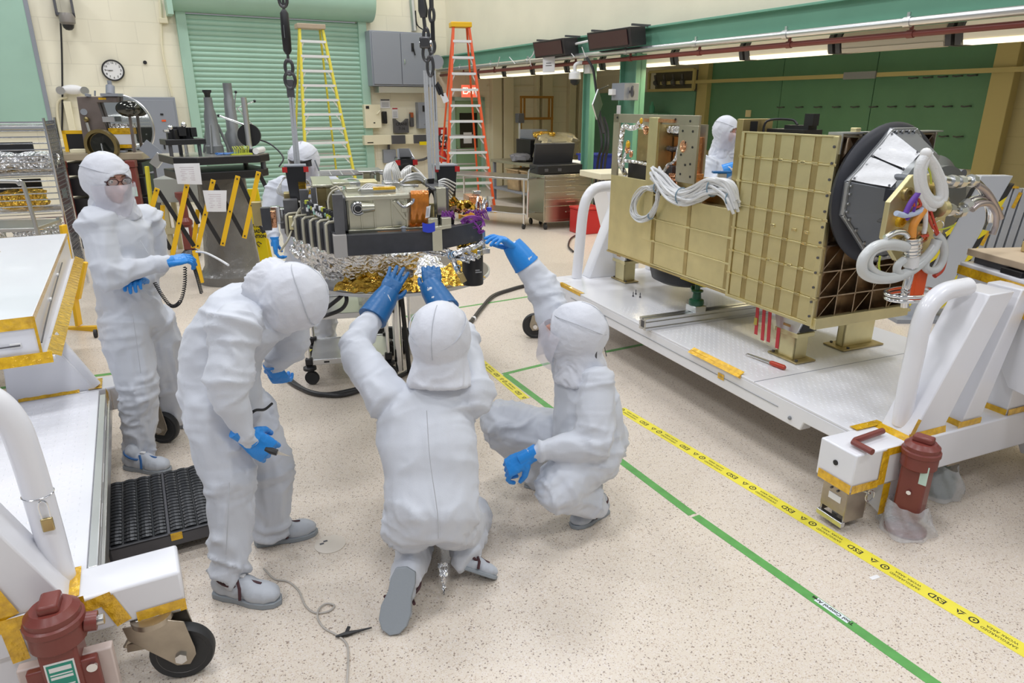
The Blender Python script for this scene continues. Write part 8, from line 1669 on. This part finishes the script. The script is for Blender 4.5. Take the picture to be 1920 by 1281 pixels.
# ---------------------------------------------------------------- stainless trolley
q = gp(575, 728); SF2 = Fr(q.x, q.y+.06, 12); t = thing('service_trolley', 'two shelf stainless service trolley on casters behind the bending person', 'trolley', SF2.w(0, 0, 0), SF2.a)
for z, Wx, lb in ((.19, .62, 1), (.55, .62, 2)): 
    b = B(); b.bm(.03, Wx, .02, .52, z, z+.008); part('shelf', b, steel, t, .001); b = B(); b.bm(.03, Wx, .0, .02, z-.03, z+.014); part('shelf_lip', b, alu, t, .003); b = B(); b.bm(.03, Wx, .52, .54, z-.03, z+.014); part('shelf_lip', b, alu, t, .003)
    b = B(); b.bm(.13, .17, -.002, 0, z-.015, z-.002); part('label', b, black, t)
b = B(); b.bm(.03, .62, .02, .52, .79, .80); part('shelf', b, steel, t, .001); b = B(); b.bm(.03, .62, 0, .02, .77, .81); part('shelf_lip', b, alu, t, .003)
for x in (.02, .62):
    for y in (.01, .53):
        b = B(); b.cyl((x, y, .12), (x, y, .82), .013, n=14); part('post', b, chrome, t)
        for z in (.19, .55): b = B(); b.box((x, y, z-.0), (.055, .05, .055)); part('corner_bracket', b, black, t, .008)
        b = B(); b.lathe([(.05, 0), (.05, .02), (.02, .035)], (x, y, .125), n=20); part('bumper', b, black, t)
        b = B(); b.lathe([(.03, -.014), (.05, -.016), (.055, -.01), (.055, .01), (.05, .016), (.03, .014)], (x+.01, y, .056), (.25, 1, 0), 24); part('caster_tyre', b, rubber, t); b = B(); b.cyl((x+.01-.003, y-.012, .056), (x+.01+.003, y+.012, .056), .032, n=16); part('caster_hub', b, alu, t)
b = B(); b.tube(spline([(.0, .0, .8), (-.12, .0, .86), (-.14, .27, .87), (-.12, .53, .86), (0, .53, .8)], 6), .012, 10); part('handle', b, chrome, t)
b = B(); b.prism([(.42, .2, .56), (.54, .2, .56), (.58, .2, .75), (.40, .2, .75)], (0, .12, 0)); solo('clear_beaker', b, glassm, 'clear plastic tub standing on the trolley upper shelf', 'tub', loc=SF2.w(0, 0, 0), rz=SF2.a)
# cables on the floor and below the table
hs = mat('black_hose', (.03, .03, .033), .35)
def hose(pts, r, lab): solo('black_hose', B().tube(spline(pts, 7), r, 10), hs, lab, 'hose', smooth=60)
G3 = lambda x, y, z=.02: gp(x, y, z)
hose([at(605, 541, 4.7), at(640, 545, 4.55), at(650, 562, 4.5), at(640, 580, 4.5), at(610, 592, 4.45), at(580, 598, 4.5), at(560, 592, 4.6)], .014, 'black hose looping down from the round table rim')
hose([at(648, 540, 4.65), at(640, 555, 4.5), at(620, 572, 4.5), at(596, 590, 4.45), at(575, 600, 4.4)], .014, 'second black hose crossing the loop below the table rim')
hose([at(520, 670, 4.9), G3(521, 690), G3(545, 713), G3(575, 733), G3(612, 740), G3(660, 732), G3(700, 720), G3(760, 700), G3(800, 662), G3(850, 620)], .018, 'thick black hose lying on the floor past the trolley casters')
hose([G3(524, 700), G3(552, 722), G3(590, 737), G3(640, 741), G3(690, 727)], .016, 'second black hose lying beside the thick hose on the floor')
hose([G3(850, 622), G3(880, 606), G3(903, 578), G3(925, 555), G3(958, 543), G3(985, 536), G3(1020, 532)], .022, 'thick black hose running from under the table to the right cart')
c = G3(888, 598); b = B(); b.cyl(c+V((-.01, -.01, .0)), c+V((.01, .01, .0)), .026); solo('hose_clip', b, whitem, 'white clip band on the thick black hose', 'clip')
hose([G3(1075, 472), G3(1066, 462), G3(1070, 448), G3(1082, 440)], .014, 'black cable curling on the floor beside the white tube handle')
# cord with clip on the floor in front of the kneeling person
gc = mat('pale_grey_cord', (.50, .47, .43), .5)
pts = [G3(494, 1066, .03), G3(515, 1086, .006), G3(540, 1091, .006), G3(560, 1108, .006), G3(572, 1135, .006), G3(590, 1149, .006), G3(615, 1147, .006), G3(627, 1136, .008), G3(612, 1132, .008), G3(598, 1142, .012), G3(596, 1160, .006), G3(608, 1178, .006), G3(633, 1192, .006), G3(650, 1208, .006), G3(653, 1235, .006), G3(650, 1290, .006)]
solo('grounding_cord', B().tube(spline(pts, 7), .0042, 6), gc, 'pale grey cord with a small loop lying on the floor in front', 'cord', smooth=60)
a, e = G3(629, 1194, .012), G3(697, 1177, .012); b = B(); b.tube([a, a.lerp(e, .3), a.lerp(e, .6), e], [.004, .011, .006, .003], 6); b.bar(a.lerp(e, .28), a.lerp(e, .33)+V((0, .03, .008)), .012, .008); solo('alligator_clip', b, black, 'black alligator clip at the kneeling person shoe', 'clip')
